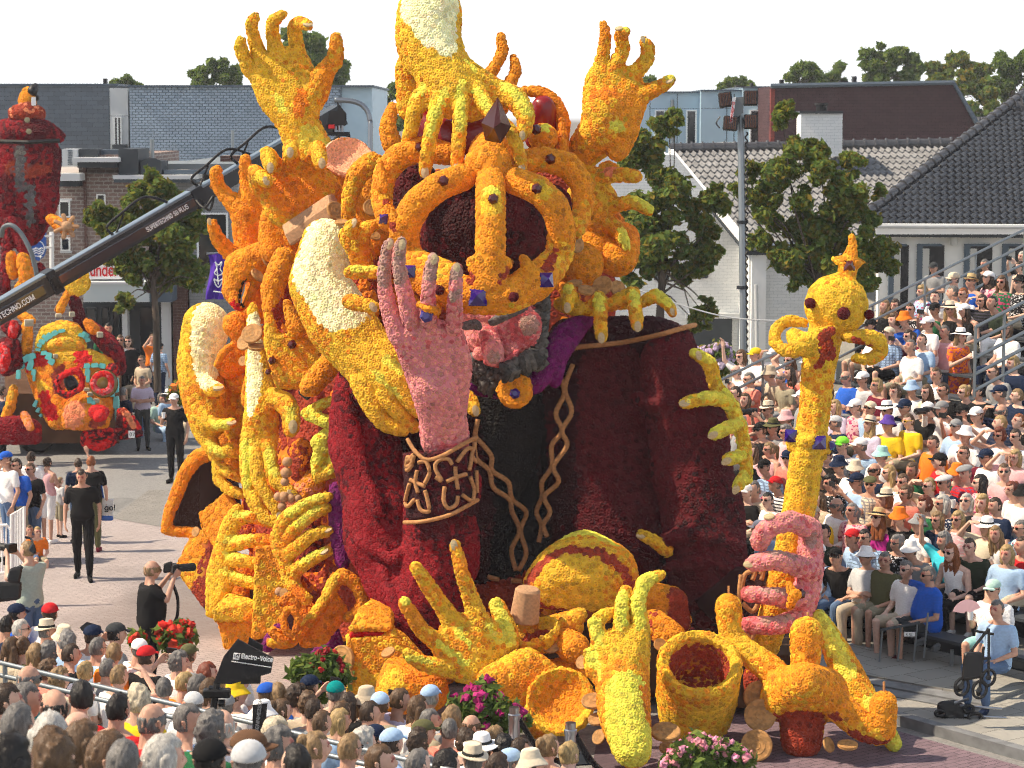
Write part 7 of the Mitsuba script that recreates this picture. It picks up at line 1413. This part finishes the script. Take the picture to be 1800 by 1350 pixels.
def sitter(u, v, s, yaw, label, **kw): return person(P(u, v, F / s), yaw, label, **kw)
sitter(249, 634, 76, FRONT - .7, 'person in beige top and sunglasses seated by the kerb', pn='sit_one', hair=('short', 'b'), glasses='sun', top=('tee', 'beige'), bottom=('trousers', 'beige'), tone=1)
sitter(297, 696, 80, FRONT + .8, 'person in pale blue top and white sun hat seated by the overalls', pn='sit', hair=('bob', 'g'), hat=('brim', 'white'), top=('tee', 'lightblue'), bottom=('trousers', 'beige'), tone=0)
sitter(284, 702, 80, FRONT + .6, 'person in mint blouse seated behind the overalls', pn='sit', hair=('curly', 'g'), top=('tee', 'mint'), bottom=('trousers', 'lightblue'), tone=0)
sitter(217, 690, 80, BACK - .6, 'person in dark blue shirt seated beside the red float', pn='sit', hair=('short', 's'), top=('tee', 'navy'), bottom=('trousers', 'denim'), tone=1)
sitter(4, 690, 84, BACK - .9, 'person in dark jacket pushing at the side of the red float', pn='stand', hair=('short', 'd'), top=('long', 'navy'), bottom=('trousers', 'black'), tone=1)
sitter(66, 935, 112, FRONT + .5, 'small person in orange T-shirt and glasses sitting on the ground', pn='sit_lean', hair=('short', 'y'), glasses='spec', top=('tee', 'orange'), bottom=('shorts', 'khaki'), sc=.72, tone=0)
sitter(52, 932, 112, FRONT + .3, 'small person in striped shirt sitting on the ground beside orange T-shirt', pn='sit_lean', hair=('short', 'b'), top=('tee', 'grey'), pat='stripe', bottom=('shorts', 'denim'), sc=.7, tone=1)
ph_s = 148; gph = P(267, 1003, F / ph_s)
phk = person(gph, BACK - 1.15, 'person in black shirt aiming a camera with flash at the float', pn='stand_camera', hair=('bald', 'l'), top=('tee', 'black'), bottom=('trousers', 'black'), tone=1, fat=.05, sc=gph[2] / pose('stand')['head'][2])
put('flash', tm(hull(np.vstack([ball(P(u, v, F / ph_s), .025, 0) for u, v in [(291, 993), (300, 990), (290, 1004), (297, 1003)]]))), 'bsdf_black', phk)
put('camera_strap', tube(smooth_line([P(302, 1022, F / ph_s), P(312, 1050, F / ph_s), P(312, 1080, F / ph_s), P(306, 1095, F / ph_s)]), .02, 5), 'bsdf_black', phk)
cs_k = person(P(48, 968, F / 145), BACK + 1.0, 'person in pale teal T-shirt with headphones operating a broadcast camera', pn='stand_camera', hair=('short', 'l'), top=('tee', 'sage'), bottom=('trousers', 'denim'), tone=0, hv=0)
put('headphone', tm(hull(np.vstack([ball(P(u, v, F / 147), .03, 0) for u, v in [(58, 960), (60, 970), (55, 966)]]))), 'bsdf_dark_metal', cs_k)
put('headband', tube(smooth_line([P(58, 960, F / 146), P(55, 948, F / 145), P(44, 944, F / 145)]), .015, 5), 'bsdf_black', cs_k)
cam_k = thing('broadcast_camera', 'black broadcast camera held by the headphone wearer at left edge', 'camera')
put('camera_body', tm(hull(np.vstack([ball(P(u, v, F / 147), .05, 0) for u, v in [(-5, 1030), (32, 1028), (30, 1048), (-5, 1052)]]))), 'bsdf_black', cam_k); put('viewfinder', tm(hull(np.vstack([ball(P(u, v, F / 148), .04, 0) for u, v in [(22, 1003), (34, 1000), (30, 1020), (18, 1018)]]))), 'bsdf_black', cam_k)
put('microphone', tube([P(38, 995, F / 148), P(24, 1012, F / 148)], .03, 7), 'bsdf_dark_metal', cam_k)
bag = thing('shoulder_bag', 'white shoulder bag with dark print and blue base on black top wearer', 'bag')
dgb = F / 108; put('bag_body', tm(hull(np.vstack([ball(P(u, v, dgb), .03, 0) for u, v in [(180, 878), (197, 880), (196, 910), (180, 908)]]))), mat('canvas', '#d8d8d4', .8), bag); put('bag_base', tm(hull(np.vstack([ball(P(u, v, dgb), .034, 0) for u, v in [(180, 907), (196, 908), (196, 912), (180, 912)]]))), 'bsdf_blue_sign', bag); put('strap', tube([P(182, 878, dgb), P(177, 850, dgb), P(178, 830, dgb)], .018, 5), 'bsdf_blue_sign', bag); letters('go!', P(183, 897, dgb - .06), RT, UP, .09, 'bsdf_black', bag)
# crowd barrier at the left edge
bk = thing('crowd_barrier', 'white metal crowd barrier standing beside the left group', 'barrier'); db = F / 122
def bpt(u, v): return P(u, v, db)
put('frame', tube([bpt(20, 1022), bpt(20, 905), bpt(43, 890), bpt(43, 1000), bpt(20, 1022)], .022, 7), 'bsdf_white_paint', bk)
for i in range(7): t = (i + 1) / 8; put('upright', bar(bpt(20 + 23 * t, 905 - 15 * t), bpt(20 + 23 * t, 1022 - 22 * t), .012, 6), 'bsdf_white_paint', bk)
bk = thing('crowd_barrier', 'white metal crowd barrier cut by the left picture edge', 'barrier')
put('frame', tube([bpt(-30, 925), bpt(12, 923), bpt(19, 932), bpt(19, 1005), bpt(-30, 1010)], .022, 7), 'bsdf_white_paint', bk)
for i in range(6): put('upright', bar(bpt(-24 + i * 7, 925), bpt(-24 + i * 7, 1008), .012, 6), 'bsdf_white_paint', bk)
# ---------------------------------------------------------------- planters, posts and devices at the front
def planter(name, label, spots, v, d, nl, seed, fl, nf, fr=.045, tone=GREENS):
    return bush(name, label, 'planter', [(u, vv, dd, r) for u, vv, dd, r in spots], d, nl, .055, tone, seed, fl, nf, fr)
planter('flower_planter', 'planter of red dahlias in green leaves beside the photographer', [(300, 1120, 0, 22), (318, 1115, 0, 22), (310, 1135, 0, 20), (240, 1125, .1, 14)], 0, 27, 2600, 51, [(.60, .03, .02), (.65, .06, .03)], 26, .06)
planter('flower_planter', 'planter of small dark red dahlias behind the black antenna', [(535, 1180, 0, 26), (560, 1175, 0, 28), (590, 1185, 0, 24), (555, 1205, 0, 26), (575, 1160, 0, 18)], 0, 25, 4200, 52, [(.30, .01, .02), (.5, .03, .03)], 26, .035)
planter('flower_planter', 'planter of magenta dahlias in front of the spread golden hand', [(820, 1245, 0, 26), (850, 1240, 0, 28), (880, 1255, 0, 26), (840, 1270, 0, 30), (900, 1270, 0, 24), (850, 1215, .1, 20), (870, 1290, 0, 26)], 0, 23.6, 5200, 53, [(.30, .01, .11), (.36, .02, .14)], 34, .052)
planter('flower_planter', 'planter of pink star dahlias at the bottom before the golden forearm', [(1200, 1330, 0, 24), (1230, 1315, 0, 26), (1262, 1325, 0, 26), (1295, 1335, 0, 24), (1240, 1345, 0, 30), (1180, 1345, 0, 18)], 0, 23.0, 4800, 54, [(.70, .18, .34), (.74, .30, .44), (.66, .26, .3)], 95, .034)
mat('chrome', '#b9bcc0', .18, .95)
for i, (u, v0, d, lab) in enumerate([(904, 1243, 22.6, 'left steel barrier post among the front crowd'), (1003, 1270, 22.4, 'right steel barrier post beside the black monitor speaker')]):
    k = thing('barrier_post', lab, 'post'); g = P(u, v0, d); put('post', lathe([(0, 0), (.055, 0), (.055, g[2] - .12), (.062, g[2] - .11), (.062, g[2] - .07), (.05, g[2] - .06), (.05, g[2]), (0, g[2])], (g[0], g[1], 0), n=18), 'bsdf_chrome', k, smooth=40)
    put('belt', tube(smooth_line([g + [.05, 0, -.12], g + [.25, .3, -.5], g + [.5, .7, -.75]]), .03, 5), 'bsdf_black', k)
mk = thing('monitor_speaker', 'black wedge monitor speaker on the ground by the right post', 'speaker')
put('cabinet', tm(hull([P(u, v, d) for u, v, d in [(978, 1312, 22.9), (1018, 1306, 22.9), (1040, 1345, 22.8), (985, 1348, 22.8), (985, 1306, 23.4), (1020, 1302, 23.4), (1035, 1330, 23.4)]])), 'bsdf_black', mk); put('grille', prism([P(u, v, d) for u, v, d in [(983, 1314, 22.84), (1014, 1309, 22.84), (1032, 1342, 22.72), (990, 1345, 22.72)]], (0, 0, 0), (0, -.01, .0)), 'bsdf_dark_metal', mk)
def paddle(label, pts, d, txt=None):
    k = thing('paddle_antenna', label, 'antenna'); put('blade', prism([P(u, v, d) for u, v in pts], (0, -.012, 0), (0, .012, 0)), 'bsdf_black', k)
    return k
d = 19.0; zz = lambda x, y: (300 + x * .3152, 1050 + y * .3152)
k = paddle('rear black paddle antenna half hidden behind the front one', [zz(438, 222), zz(515, 268), zz(500, 480), zz(390, 482)], d + .15)
letters('EV', P(*zz(440, 335), d + .13), RT, UP, .045, 'bsdf_white_ink', k); letters('Elec', P(*zz(464, 325), d + .13), RT - UP * .12, UP, .035, 'bsdf_white_ink', k)
k = paddle('front black wedge shaped paddle antenna with white maker lettering', [zz(545, 242), zz(757, 350), zz(752, 432), zz(540, 495), zz(440, 490), zz(478, 340)], d)
fr_ = [zz(534, 322), zz(567, 326), zz(565, 358), zz(533, 354), zz(534, 322)]; put('emblem', tube([P(u, v, d - .02) for u, v in fr_], .004, 4), 'bsdf_white_ink', k); letters('Ey', P(*zz(538, 350), d - .02), RT - UP * .12, UP, .036, 'bsdf_white_ink', k, sx=.7); letters('Electro-Voice', P(*zz(576, 350), d - .02), RT - UP * .12, UP, .037, 'bsdf_white_ink', k, sx=.75)
put('stripe', bar(P(*zz(525, 368), d - .02), P(*zz(752, 402), d - .02), .004, 4), 'bsdf_white_ink', k)
st = thing('antenna_stand', 'black stand with clamp carrying the paddle antennas', 'stand')
put('pole', bar(P(445, 1205, d), P(443, 1345, d), .028, 8), 'bsdf_black', st); put('clamp', box(P(447, 1222, d), (.22, .1, .07), r=.015), 'bsdf_black', st); put('knob', lathe([(0, 0), (.03, 0), (.03, .05), (0, .05)], P(452, 1240, d), (1, 0, 0), 10), 'bsdf_black', st); put('bracket', bar(P(432, 1212, d), P(462, 1218, d), .02, 6), 'bsdf_dark_metal', st)
k = thing('paddle_antenna', 'narrow black antenna panel with vertical lettering among the heads', 'antenna'); put('blade', tm(hull([P(u, v, 18.6 + o) for u, v in [(512, 1243), (538, 1240), (540, 1308), (520, 1312)] for o in (0, .06)])), 'bsdf_black', k)
letters('SENNHEISER', P(528, 1292, 18.57), UP, -RT, .026, mat('dim_ink', '#7d8083', .6), k, sx=1.15)
k = thing('prompter_box', 'small dark box with a glassy top beyond the left crowd', 'box'); put('case', tm(hull([P(u, v, 27 + o) for u, v in [(192, 1106), (203, 1096), (228, 1103), (232, 1112), (222, 1117), (196, 1112)] for o in (0, .25)])), 'bsdf_dark_metal', k)
# ---------------------------------------------------------------- the right foreground
fan_p = person(P(1789, 1040, F / 146), FACE + .25, 'person in white floral shirt and mint cap holding a pink fan', pn='sit_cup', hair=('short', 'g'), hat=('cap', 'mint'), glasses='sun', top=('tee', 'white'), pat='dots', bottom=('shorts', 'cyan'), tone=1, fat=.04, extra='none')
fk = thing('hand_fan', 'pale pink folding fan held up at the right edge', 'fan'); fc = P(1748, 1082, F / 150)
for i in range(9):
    a = math.radians(25 + i * 16); dr_ = RT * math.cos(a) + UP * math.sin(a); d2 = RT * math.cos(a + .3) + UP * math.sin(a + .3); put('fan_leaf', prism([fc + dr_ * .03, fc + dr_ * .17, fc + d2 * .17, fc + d2 * .03], -FW * .003 * (1 + i % 2), FW * .002), mat('fan_paper', '#dcb2b6', .7) if i == 0 else 'bsdf_fan_paper', fk)
sitter(1800, 1075, 150, FACE + .2, 'person in jeans and dark shoes with outstretched leg at the right edge', pn='sit', hair=('short', 'g'), top=('tee', 'lightblue'), bottom=('trousers', 'denim'), shoes='navy', tone=1)
ro = thing('rollator', 'dark wheeled walking frame with black bag at the right edge', 'rollator'); dro = F / 155
for u, v, r in [(1755, 1211, 15), (1787, 1216, 15), (1800, 1195, 14)]:
    w = put('wheel', tube([P(u + r * math.cos(a) * .8, v + r * math.sin(a), dro) for a in np.linspace(0, 2 * np.pi, 21)], .018, 6), 'bsdf_black', ro); put('hub', bar(P(u - 1, v, dro - .02), P(u + 1, v, dro + .02), .03, 6), 'bsdf_dark_metal', w)
for a, b in [((1755, 1211), (1762, 1150)), ((1787, 1216), (1785, 1140)), ((1757, 1165), (1800, 1160)), ((1762, 1150), (1790, 1108)), ((1800, 1195), (1790, 1108)), ((1765, 1112), (1800, 1118))]: put('tube', bar(P(*a, dro), P(*b, dro), .016, 6), 'bsdf_black', ro)
put('bag', tm(hull(np.vstack([ball(P(u, v, dro - .1), .04, 0) for u, v in [(1757, 1155), (1780, 1155), (1782, 1190), (1758, 1195)]]))), 'bsdf_black', ro)
sk_ = thing('folded_stroller', 'folded black stroller lying on the pavement at bottom right', 'stroller'); dsk = F / 152
put('fabric', jit(tm(hull(np.vstack([ball(P(u, v, dsk), .05, 1) for u, v in [(1722, 1246), (1745, 1240), (1768, 1256), (1760, 1268), (1728, 1262)]])).subdivide() if False else hull(np.vstack([ball(P(u, v, dsk), .05, 1) for u, v in [(1722, 1246), (1745, 1240), (1768, 1256), (1760, 1268), (1728, 1262)]])).refine_to_length(.05)), .06, 12, 3), 'bsdf_black', sk_, smooth=True)
for u, v, r in [(1785, 1265, 12), (1772, 1250, 9), (1722, 1258, 8)]: put('wheel', tube([P(u + r * math.cos(a), v + r * .6 * math.sin(a), dsk - .08) for a in np.linspace(0, 2 * np.pi, 17)], .02, 6), 'bsdf_black', sk_)
for a, b in [((1755, 1244), (1830, 1250)), ((1765, 1262), (1840, 1266)), ((1745, 1240), (1770, 1232))]: put('tube', bar(P(*a, dsk - .05), P(*b, dsk - .05), .015, 6), 'bsdf_chrome', sk_)
rbg = thing('rucksack', 'dark red rucksack lying on the pavement by the front row', 'bag'); put('cloth', jit(tm(hull(np.vstack([ball(P(u, v, F / 138), .06, 1) for u, v in [(1622, 1176), (1635, 1164), (1655, 1172), (1660, 1180), (1640, 1182)]])).refine_to_length(.05)), .08, 9, 5), mat('wine_cloth', '#4a1420', .8), rbg, smooth=True)
chr_ = thing('grandstand_chair', 'grey metal framed chair under the person in blue shirt', 'chair'); cb = P(1655, 1092, F / 139)
for du, dv0, dv1 in [(-52, 1108, 1175), (8, 1095, 1175), (-20, 1105, 1165), (25, 1080, 1160)]: put('leg', bar(P(1655 + du, dv0, F / 139), P(1655 + du + 2, dv1, F / 139), .014, 6), 'bsdf_zinc', chr_)
put('seat', tm(hull([P(u, v, F / 139 + o) for u, v in [(1600, 1108), (1668, 1095)] for o in (-.2, .25)] + [P(u, v + 5, F / 139 + o) for u, v in [(1600, 1108), (1668, 1095)] for o in (-.2, .25)])), 'bsdf_seat', chr_); nk_ = put('number_plate', box(P(1652, 1118, F / 139 - .24), (.14, .01, .055)), 'bsdf_white_paint', chr_); letters('K  81', P(1646, 1120.5, F / 139 - .247), RT, UP, .03, 'bsdf_black', nk_, depth=.002, sx=.8)
# ================================================================ the second float at the far left
RF = thing('red_float', 'red and orange flower float with patched beast heads at the far left', 'parade float')
FLT = FLOAT; FLOAT = RF
dR = 49.0; Z = lambda x, y: (x / 5.294, 560 + y / 5.294)
def zc(pts): return [(*Z(x, y), dd, r if r < 20 else r / 5.294) for x, y, dd, r in pts]
SR = .085
part('coat_figure', [], [[(20, 235, 0, 26), (70, 232, 0, 26), (105, 240, .3, 10), (0, 225, .2, 14)]], dR + 2, 'W', size=SR, mixpal=('Z', .62), ref=.2, label='dark red coat collar of the tall figure')
part('figure_body', [], [[(20, 270, 0, 44), (75, 270, 0, 34), (60, 330, .2, 44), (20, 330, 0, 44)], [(20, 350, 0, 40), (70, 350, .1, 36), (50, 410, .2, 26), (10, 410, 0, 26)]], dR + 2.2, 'W', size=SR, mixpal=('Z', .5), ref=.25, patches=[('R', [(20, 295, -.55, 12), (60, 300, -.62, 14), (85, 297, -.5, 8)]), ('G', [(33, 265, -.60, 10), (36, 330, -.68, 10)]), ('G', [(55, 330, -.62, 8), (52, 370, -.55, 8), (53, 390, -.5, 8)])], label='rusty red body of the tall figure')
part('figure_roll', [[(28, 200, 0, 14), (48, 194, -.1, 16), (66, 200, 0, 14)]], [], dR + 2, 'E', size=SR, mixpal=('R', .5))
part('figure_top', [[(48, 178, 0, 16), (50, 165, 0, 13)]], [], dR + 2, 'O', size=SR, mixpal=None); put('dark_hat', blob([[(57, 160, 0, 10), (62, 152, .1, 7)], [(64, 172, .1, 6)]], (), dR + 1.9), 'bsdf_black', RF, smooth=True); put('white_plate', box(P(59, 178, dR + 1.6), (.09, .05, .18)), 'bsdf_white_paint', RF)
for u, v in ((48, 211), (51, 231)): put('button', lathe([(0, 0), (.06, 0), (.06, .03), (0, .04)], P(u, v, dR + 1.35), (0, -1, .1), 14), mat('brass', '#8a8268', .4, .6) if v == 211 else 'bsdf_brass', RF)
put('belt', tube([P(-10, 248, dR + 1.5), P(50, 250, dR + 1.4), P(105, 247, dR + 1.6)], .05, 6), 'bsdf_black', RF)
part('orange_wheel', [[(116, 398, 0, 15)]], [[(90, 385, .2, 9), (105, 395, .1, 12)]], dR + 1.2, 'D', size=SR, mixpal=('O', .5))
for i in range(7): a = i * 2 * np.pi / 7; c = P(116, 398, dR + .95); put('wooden_petal', tm(hull(np.vstack([ball(c, .06, 0), ball(c + RT * math.cos(a) * .24 + UP * math.sin(a) * .24, .05, 0)]))), 'bsdf_cork', RF)
put('wooden_knob', trimesh.creation.icosphere(subdivisions=2, radius=.11).apply_translation(P(117, 398, dR + .85)), 'bsdf_cork', RF, smooth=True)
part('red_leg', [[(18, 392, 0, 12), (12, 440, 0, 9), (8, 500, 0, 9), (12, 545, .2, 14)], [(18, 392, 0, 12), (40, 430, 0, 12), (52, 470, .1, 10)], [(68, 470, .2, 9), (80, 490, .2, 10), (60, 520, .2, 12)], [(130, 525, .2, 10), (140, 560, .2, 11), (143, 590, .2, 11)]], [], dR + 1, 'Z', size=SR, mixpal=('W', .5))
part('orange_leg', [[(20, 450, -.1, 9), (22, 480, 0, 12)], [(40, 455, -.2, 12), (48, 490, -.2, 13), (35, 520, 0, 14)]], [], dR + 1, 'O', size=SR, mixpal=('D', .5))
put('grey_hose', tube(smooth_line([P(3, 415, dR), P(6, 400, dR - .2), P(20, 396, dR - .3), (P(38, 412, dR - .3)), P(55, 445, dR - .3), P(64, 480, dR - .2), P(68, 500, dR)]), .05, 7), 'bsdf_grey_paint', RF, smooth=True)
part('yellow_disc', mesh=lathe([(0, 0), (.24, 0), (.26, .06), (.2, .1), (0, .12)], P(136, 497, dR - .6), (.1, -1, .15), 24).subdivide(), pal='Y', size=SR, mixpal=None); part('yellow_stick', [[(125, 505, 0, 6), (112, 530, 0, 6), (105, 545, 0, 8)]], [], dR - .4, 'O', size=SR); part('red_tip', [[(137, 482, 0, 7)]], [], dR - .8, 'X', size=SR, mixpal=None)
# upper head
uh = part('upper_head', [], [[*zc([(420, 130, 0, 60), (700, 100, 0, 60), (760, 250, 0, 50), (380, 260, 0, 60), (560, 60, .2, 50)])]], dR, 'O', size=SR, mixpal=('Y', .5), ref=.15, patches=[('Y', zc([(340, 300, -.55, 70), (400, 150, -.75, 70), (560, 90, -.8, 60), (740, 160, -.7, 60)])), ('Y', zc([(500, 260, -.9, 60), (740, 260, -.8, 60)]))], label='upper orange beast head with turquoise teeth')
part('upper_roll', [zc([(480, 250, 0, 8.5), (600, 215, -.1, 9), (740, 260, 0, 8)])], [], dR - .7, 'Y', size=SR, mixpal=('O', .5))
part('side_pillar', [zc([(250, 60, 0, 9), (260, 180, 0, 9), (240, 300, .1, 10)]), zc([(290, 20, 0, 8), (200, -30, .1, 8)])], [], dR, 'O', size=SR)
mat('turquoise', grain('#6fd0cc', .15, 9), .5)
def tiles(pts, d, host):                     # turquoise patches, each a thick plate bedded in the blooms
    for (x, y, w, h, a) in pts:
        u, v = Z(x, y); d = surf(host, u, v, d, 5); c = P(u, v, d); ca, sa = math.cos(a), math.sin(a); w_, h_ = w / 5.294 * d / F / 2, h / 5.294 * d / F / 2
        poly = [(-1, -.8), (-.2, -1), (.9, -.9), (1, .3), (.6, 1), (-.7, .9)]
        put('turquoise_plate', tm(hull([c + RT * (ca * p * w_ - sa * q * h_) + UP * (sa * p * w_ + ca * q * h_) + FW * o for p, q in poly for o in (-.05, .08)])), 'bsdf_turquoise', RF)
tiles([(575, 115, 70, 34, .2), (510, 135, 60, 48, .5), (462, 160, 50, 60, .7), (425, 180, 44, 70, .9), (392, 215, 44, 60, 1.2), (368, 250, 40, 46, 1.3), (356, 290, 30, 46, 1.5), (760, 155, 64, 34, -.3), (800, 165, 40, 60, -.7), (815, 200, 36, 40, -1.1), (785, 135, 40, 26, -.5)], dR - .75, uh)
# red arms and claws
part('red_arm', [zc([(830, 50, 0, 9), (900, 130, 0, 13), (1000, 230, 0, 17), (1080, 330, 0, 15), (1110, 470, .1, 12)])], [], dR + .3, 'Z', size=SR, mixpal=('W', .5), label='dark red arm raised beside the head'); part('red_cuff', [zc([(820, 40, -.1, 8), (870, 100, -.1, 11)])], [], dR, 'A', size=SR, mixpal=('D', .5))
part('red_ear', [zc([(40, 240, 0, 12), (100, 260, 0, 18), (130, 400, 0, 16), (60, 480, .1, 12)]), zc([(150, 90, 0, 9), (130, 140, 0, 10), (60, 60, .1, 12)])], [], dR, 'Z', size=SR, mixpal=('W', .45)); part('red_horn', [zc([(30, 260, -.3, 7), (60, 350, -.4, 8), (30, 470, -.3, 8)]), zc([(130, 60, -.2, 8), (120, 140, -.2, 8)])], [], dR, 'A', size=SR, mixpal=('X', .5))
# main head
mh = part('beast_head', [], [[*zc([(330, 420, .2, 110), (500, 370, 0, 90), (820, 370, 0, 90), (1000, 440, .2, 80), (980, 800, 0, 80), (420, 800, 0, 70), (520, 980, -.2, 60), (1000, 900, -.1, 50)])], [*zc([(680, 850, -.8, 90), (900, 860, -.9, 80), (960, 960, -.8, 70), (650, 960, -.8, 80), (800, 690, -.5, 80)])]], dR, 'D', size=SR, mixpal=('O', .52), ref=.12, label='orange beast head with goggle eye facing the camera',
          patches=[('X', zc([(250, 420, 0, 90), (330, 370, 0, 80), (410, 370, 0, 70)])), ('X', zc([(400, 720, 0, 60), (450, 860, 0, 80), (520, 980, 0, 60)])), ('R', zc([(560, 520, 0, 80), (540, 640, 0, 60), (600, 740, 0, 50)])), ('Y', zc([(380, 620, -.5, 50), (560, 800, -.55, 45)])), ('Y', zc([(560, 360, 0, 60), (700, 310, 0, 70), (900, 330, 0, 60), (990, 400, 0, 50)])), ('E', zc([(690, 850, 0, 105), (670, 950, 0, 90)])), ('R', zc([(930, 950, 0, 70), (860, 1000, 0, 50)])), ('X', zc([(745, 310, -.5, 12), (775, 380, -.55, 14)])), ('Y', zc([(1000, 800, -.6, 30), (1040, 960, -.6, 26)]))])
part('nose', [zc([(880, 880, 0, 11), (960, 880, 0, 11), (915, 920, -.15, 9)]), zc([(880, 860, 0, 11), (960, 860, 0, 10)])], [], dR - 1.75, 'A', size=.06, parent=mh, mixpal=('X', .4))
part('goggle_eye', [zc([(1040, 590, 0, 4.5), (1020, 530, 0, 5), (960, 505, 0, 5), (890, 540, 0, 5), (862, 600, 0, 5), (890, 660, 0, 5), (960, 690, 0, 5), (1020, 660, 0, 5), (1040, 590, 0, 4.5)])], [], dR - 1.5, 'X', size=.06, parent=mh, mixpal=('A', .5)); put('goggle_glass', lathe([(0, 0), (.29, 0), (.26, .1), (0, .16)], P(*Z(965, 605), dR - 1.2), (.1, -1, .1), 22), mat('amber_glass', grain('#8d7636', .4, 9), .25, spec=.6), mh, smooth=True)
put('eye_socket', blob([zc([(670, 620, 0, 13), (640, 560, 0, 10)])], (), dR - 1.05), 'bsdf_black', mh, smooth=True); part('eye_ring', [zc([(520, 620, 0, 4), (560, 540, 0, 5), (640, 500, 0, 6), (720, 480, 0, 6), (770, 560, 0, 4), (760, 650, 0, 4), (620, 720, 0, 5), (540, 670, 0, 5), (520, 620, 0, 4)])], [], dR - 1.2, 'X', size=.06, parent=mh, mixpal=('W', .55))
for x, y, w, h in [(270, 40, 90, 70), (545, -30, 60, 40), (670, -40, 55, 50), (930, 150, 60, 56), (515, 350, 50, 44), (805, 660, 60, 32), (840, 700, 60, 36), (895, 765, 60, 40)]:
    u, v = Z(x, y); c = P(u, v, surf(mh if y > 300 else uh, u, v, dR - .5, 5)); put('stone_plate', box(c, (w * .0021, .12, h * .0021), rotz=.3, r=.02), mat('stone', grain('#b9b29a', .3, 14), .7) if (x, y) == (270, 40) else 'bsdf_stone', RF)
part('red_knob', [zc([(1050, 480, 0, 13)])], [], dR - 1.0, 'W', size=.06, parent=mh, mixpal=('X', .5))
tiles([(170, 520, 40, 90, 0), (200, 430, 60, 80, .5), (250, 370, 80, 60, .6), (300, 350, 70, 60, .3), (285, 430, 60, 110, -.2), (315, 500, 44, 60, -.1), (318, 550, 26, 70, 0), (410, 320, 60, 40, .1), (455, 350, 60, 70, -.3), (480, 400, 60, 60, -.5)], dR - .5, mh)
tiles([(810, 440, 60, 50, 0), (880, 435, 70, 44, .05), (950, 440, 60, 50, -.2), (815, 500, 50, 70, 0), (820, 560, 36, 70, 0), (1040, 700, 46, 60, 0), (1085, 620, 36, 140, 0), (1080, 780, 56, 120, 0), (1090, 900, 40, 120, .1), (330, 790, 34, 70, -.4), (355, 850, 30, 50, -.5), (380, 900, 26, 30, -.5)], dR - .5, mh)
tiles([(835, 760, 50, 60, .2), (870, 780, 40, 40, 0)], dR - 1.5, mh)
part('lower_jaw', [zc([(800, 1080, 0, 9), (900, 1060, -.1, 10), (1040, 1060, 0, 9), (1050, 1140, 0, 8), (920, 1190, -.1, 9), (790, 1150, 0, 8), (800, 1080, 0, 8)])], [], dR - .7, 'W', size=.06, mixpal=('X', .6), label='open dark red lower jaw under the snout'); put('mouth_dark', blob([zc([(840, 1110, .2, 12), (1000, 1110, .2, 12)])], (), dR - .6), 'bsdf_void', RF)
part('left_claw', [], [[*zc([(0, 980, 0, 60), (200, 960, 0, 60), (330, 1000, .2, 50), (330, 1110, .2, 60), (150, 1110, 0, 50), (0, 1110, 0, 60)])]], dR - .6, 'Z', size=SR, mixpal=('X', .6), ref=.15, label='red flower claw at the bottom left'); part('claw_thumb', [zc([(230, 900, 0, 8), (280, 1010, -.2, 7)])], [], dR - 1.4, 'E', size=.06, mixpal=('D', .5))
part('right_paw', [], [[*zc([(1140, 880, 0, 50), (1220, 950, 0, 50), (1290, 1060, 0, 40), (1120, 1080, 0, 50)])]], dR - .2, 'W', size=SR, mixpal=('X', .6), ref=.15); part('paw_stripe', [zc([(1150, 860, 0, 6), (1200, 920, -.1, 5), (1240, 1000, -.1, 5)])], [], dR - 1.0, 'R', size=.06, mixpal=('E', .5))
part('orange_strut', [zc([(130, 660, 0, 8), (100, 800, 0, 9), (60, 910, 0, 9)])], [], dR - .2, 'O', size=SR, mixpal=('Y', .55))
put('underbody', tm(hull([G(u, v) + [0, 0, z] for u, v in [(20, 800), (210, 800), (215, 740), (10, 740)] for z in (.25, 1.3)])), 'bsdf_void', RF)
for u, v in [(60, 795), (20, 770)]:
    w = put('wheel', lathe([(0, 0), (.35, 0), (.42, .06), (.42, .24), (.35, .3), (0, .3)], G(u, v) + [0, 0, .42], (.5, -.85, 0), 20), 'bsdf_black', RF, smooth=35)
ns = thing('number_sign', 'small white sign with black numerals hanging from the red float', 'sign'); pn_ = P(*Z(1225, 1078), dR - 1.3)
put('board', box(pn_, (.125, .012, .145)), 'bsdf_white_paint', ns); letters('07', pn_ + np.array([-.05, -.0075, -.032]), (1, 0, 0), (0, 0, 1), .068, 'bsdf_black', ns, depth=.002)
FLOAT = FLT
# ================================================================ thin summer haze over the street
scene['haze_medium'] = {'type': 'homogeneous', 'albedo': {'type': 'rgb', 'value': [.95, .955, .96]}, 'sigma_t': {'type': 'rgb', 'value': [.0004, .00042, .00046]}}
scene['haze'] = {'type': 'cube', 'to_world': T().translate([0, 95, 7.5]).scale([262, 165, 8.5]), 'bsdf': {'type': 'null'}, 'interior': {'type': 'ref', 'id': 'haze_medium'}}
tag('haze', 'thin pale haze over the whole street', None, None, 'stuff')
scene['camera']['medium'] = {'type': 'ref', 'id': 'haze_medium'}
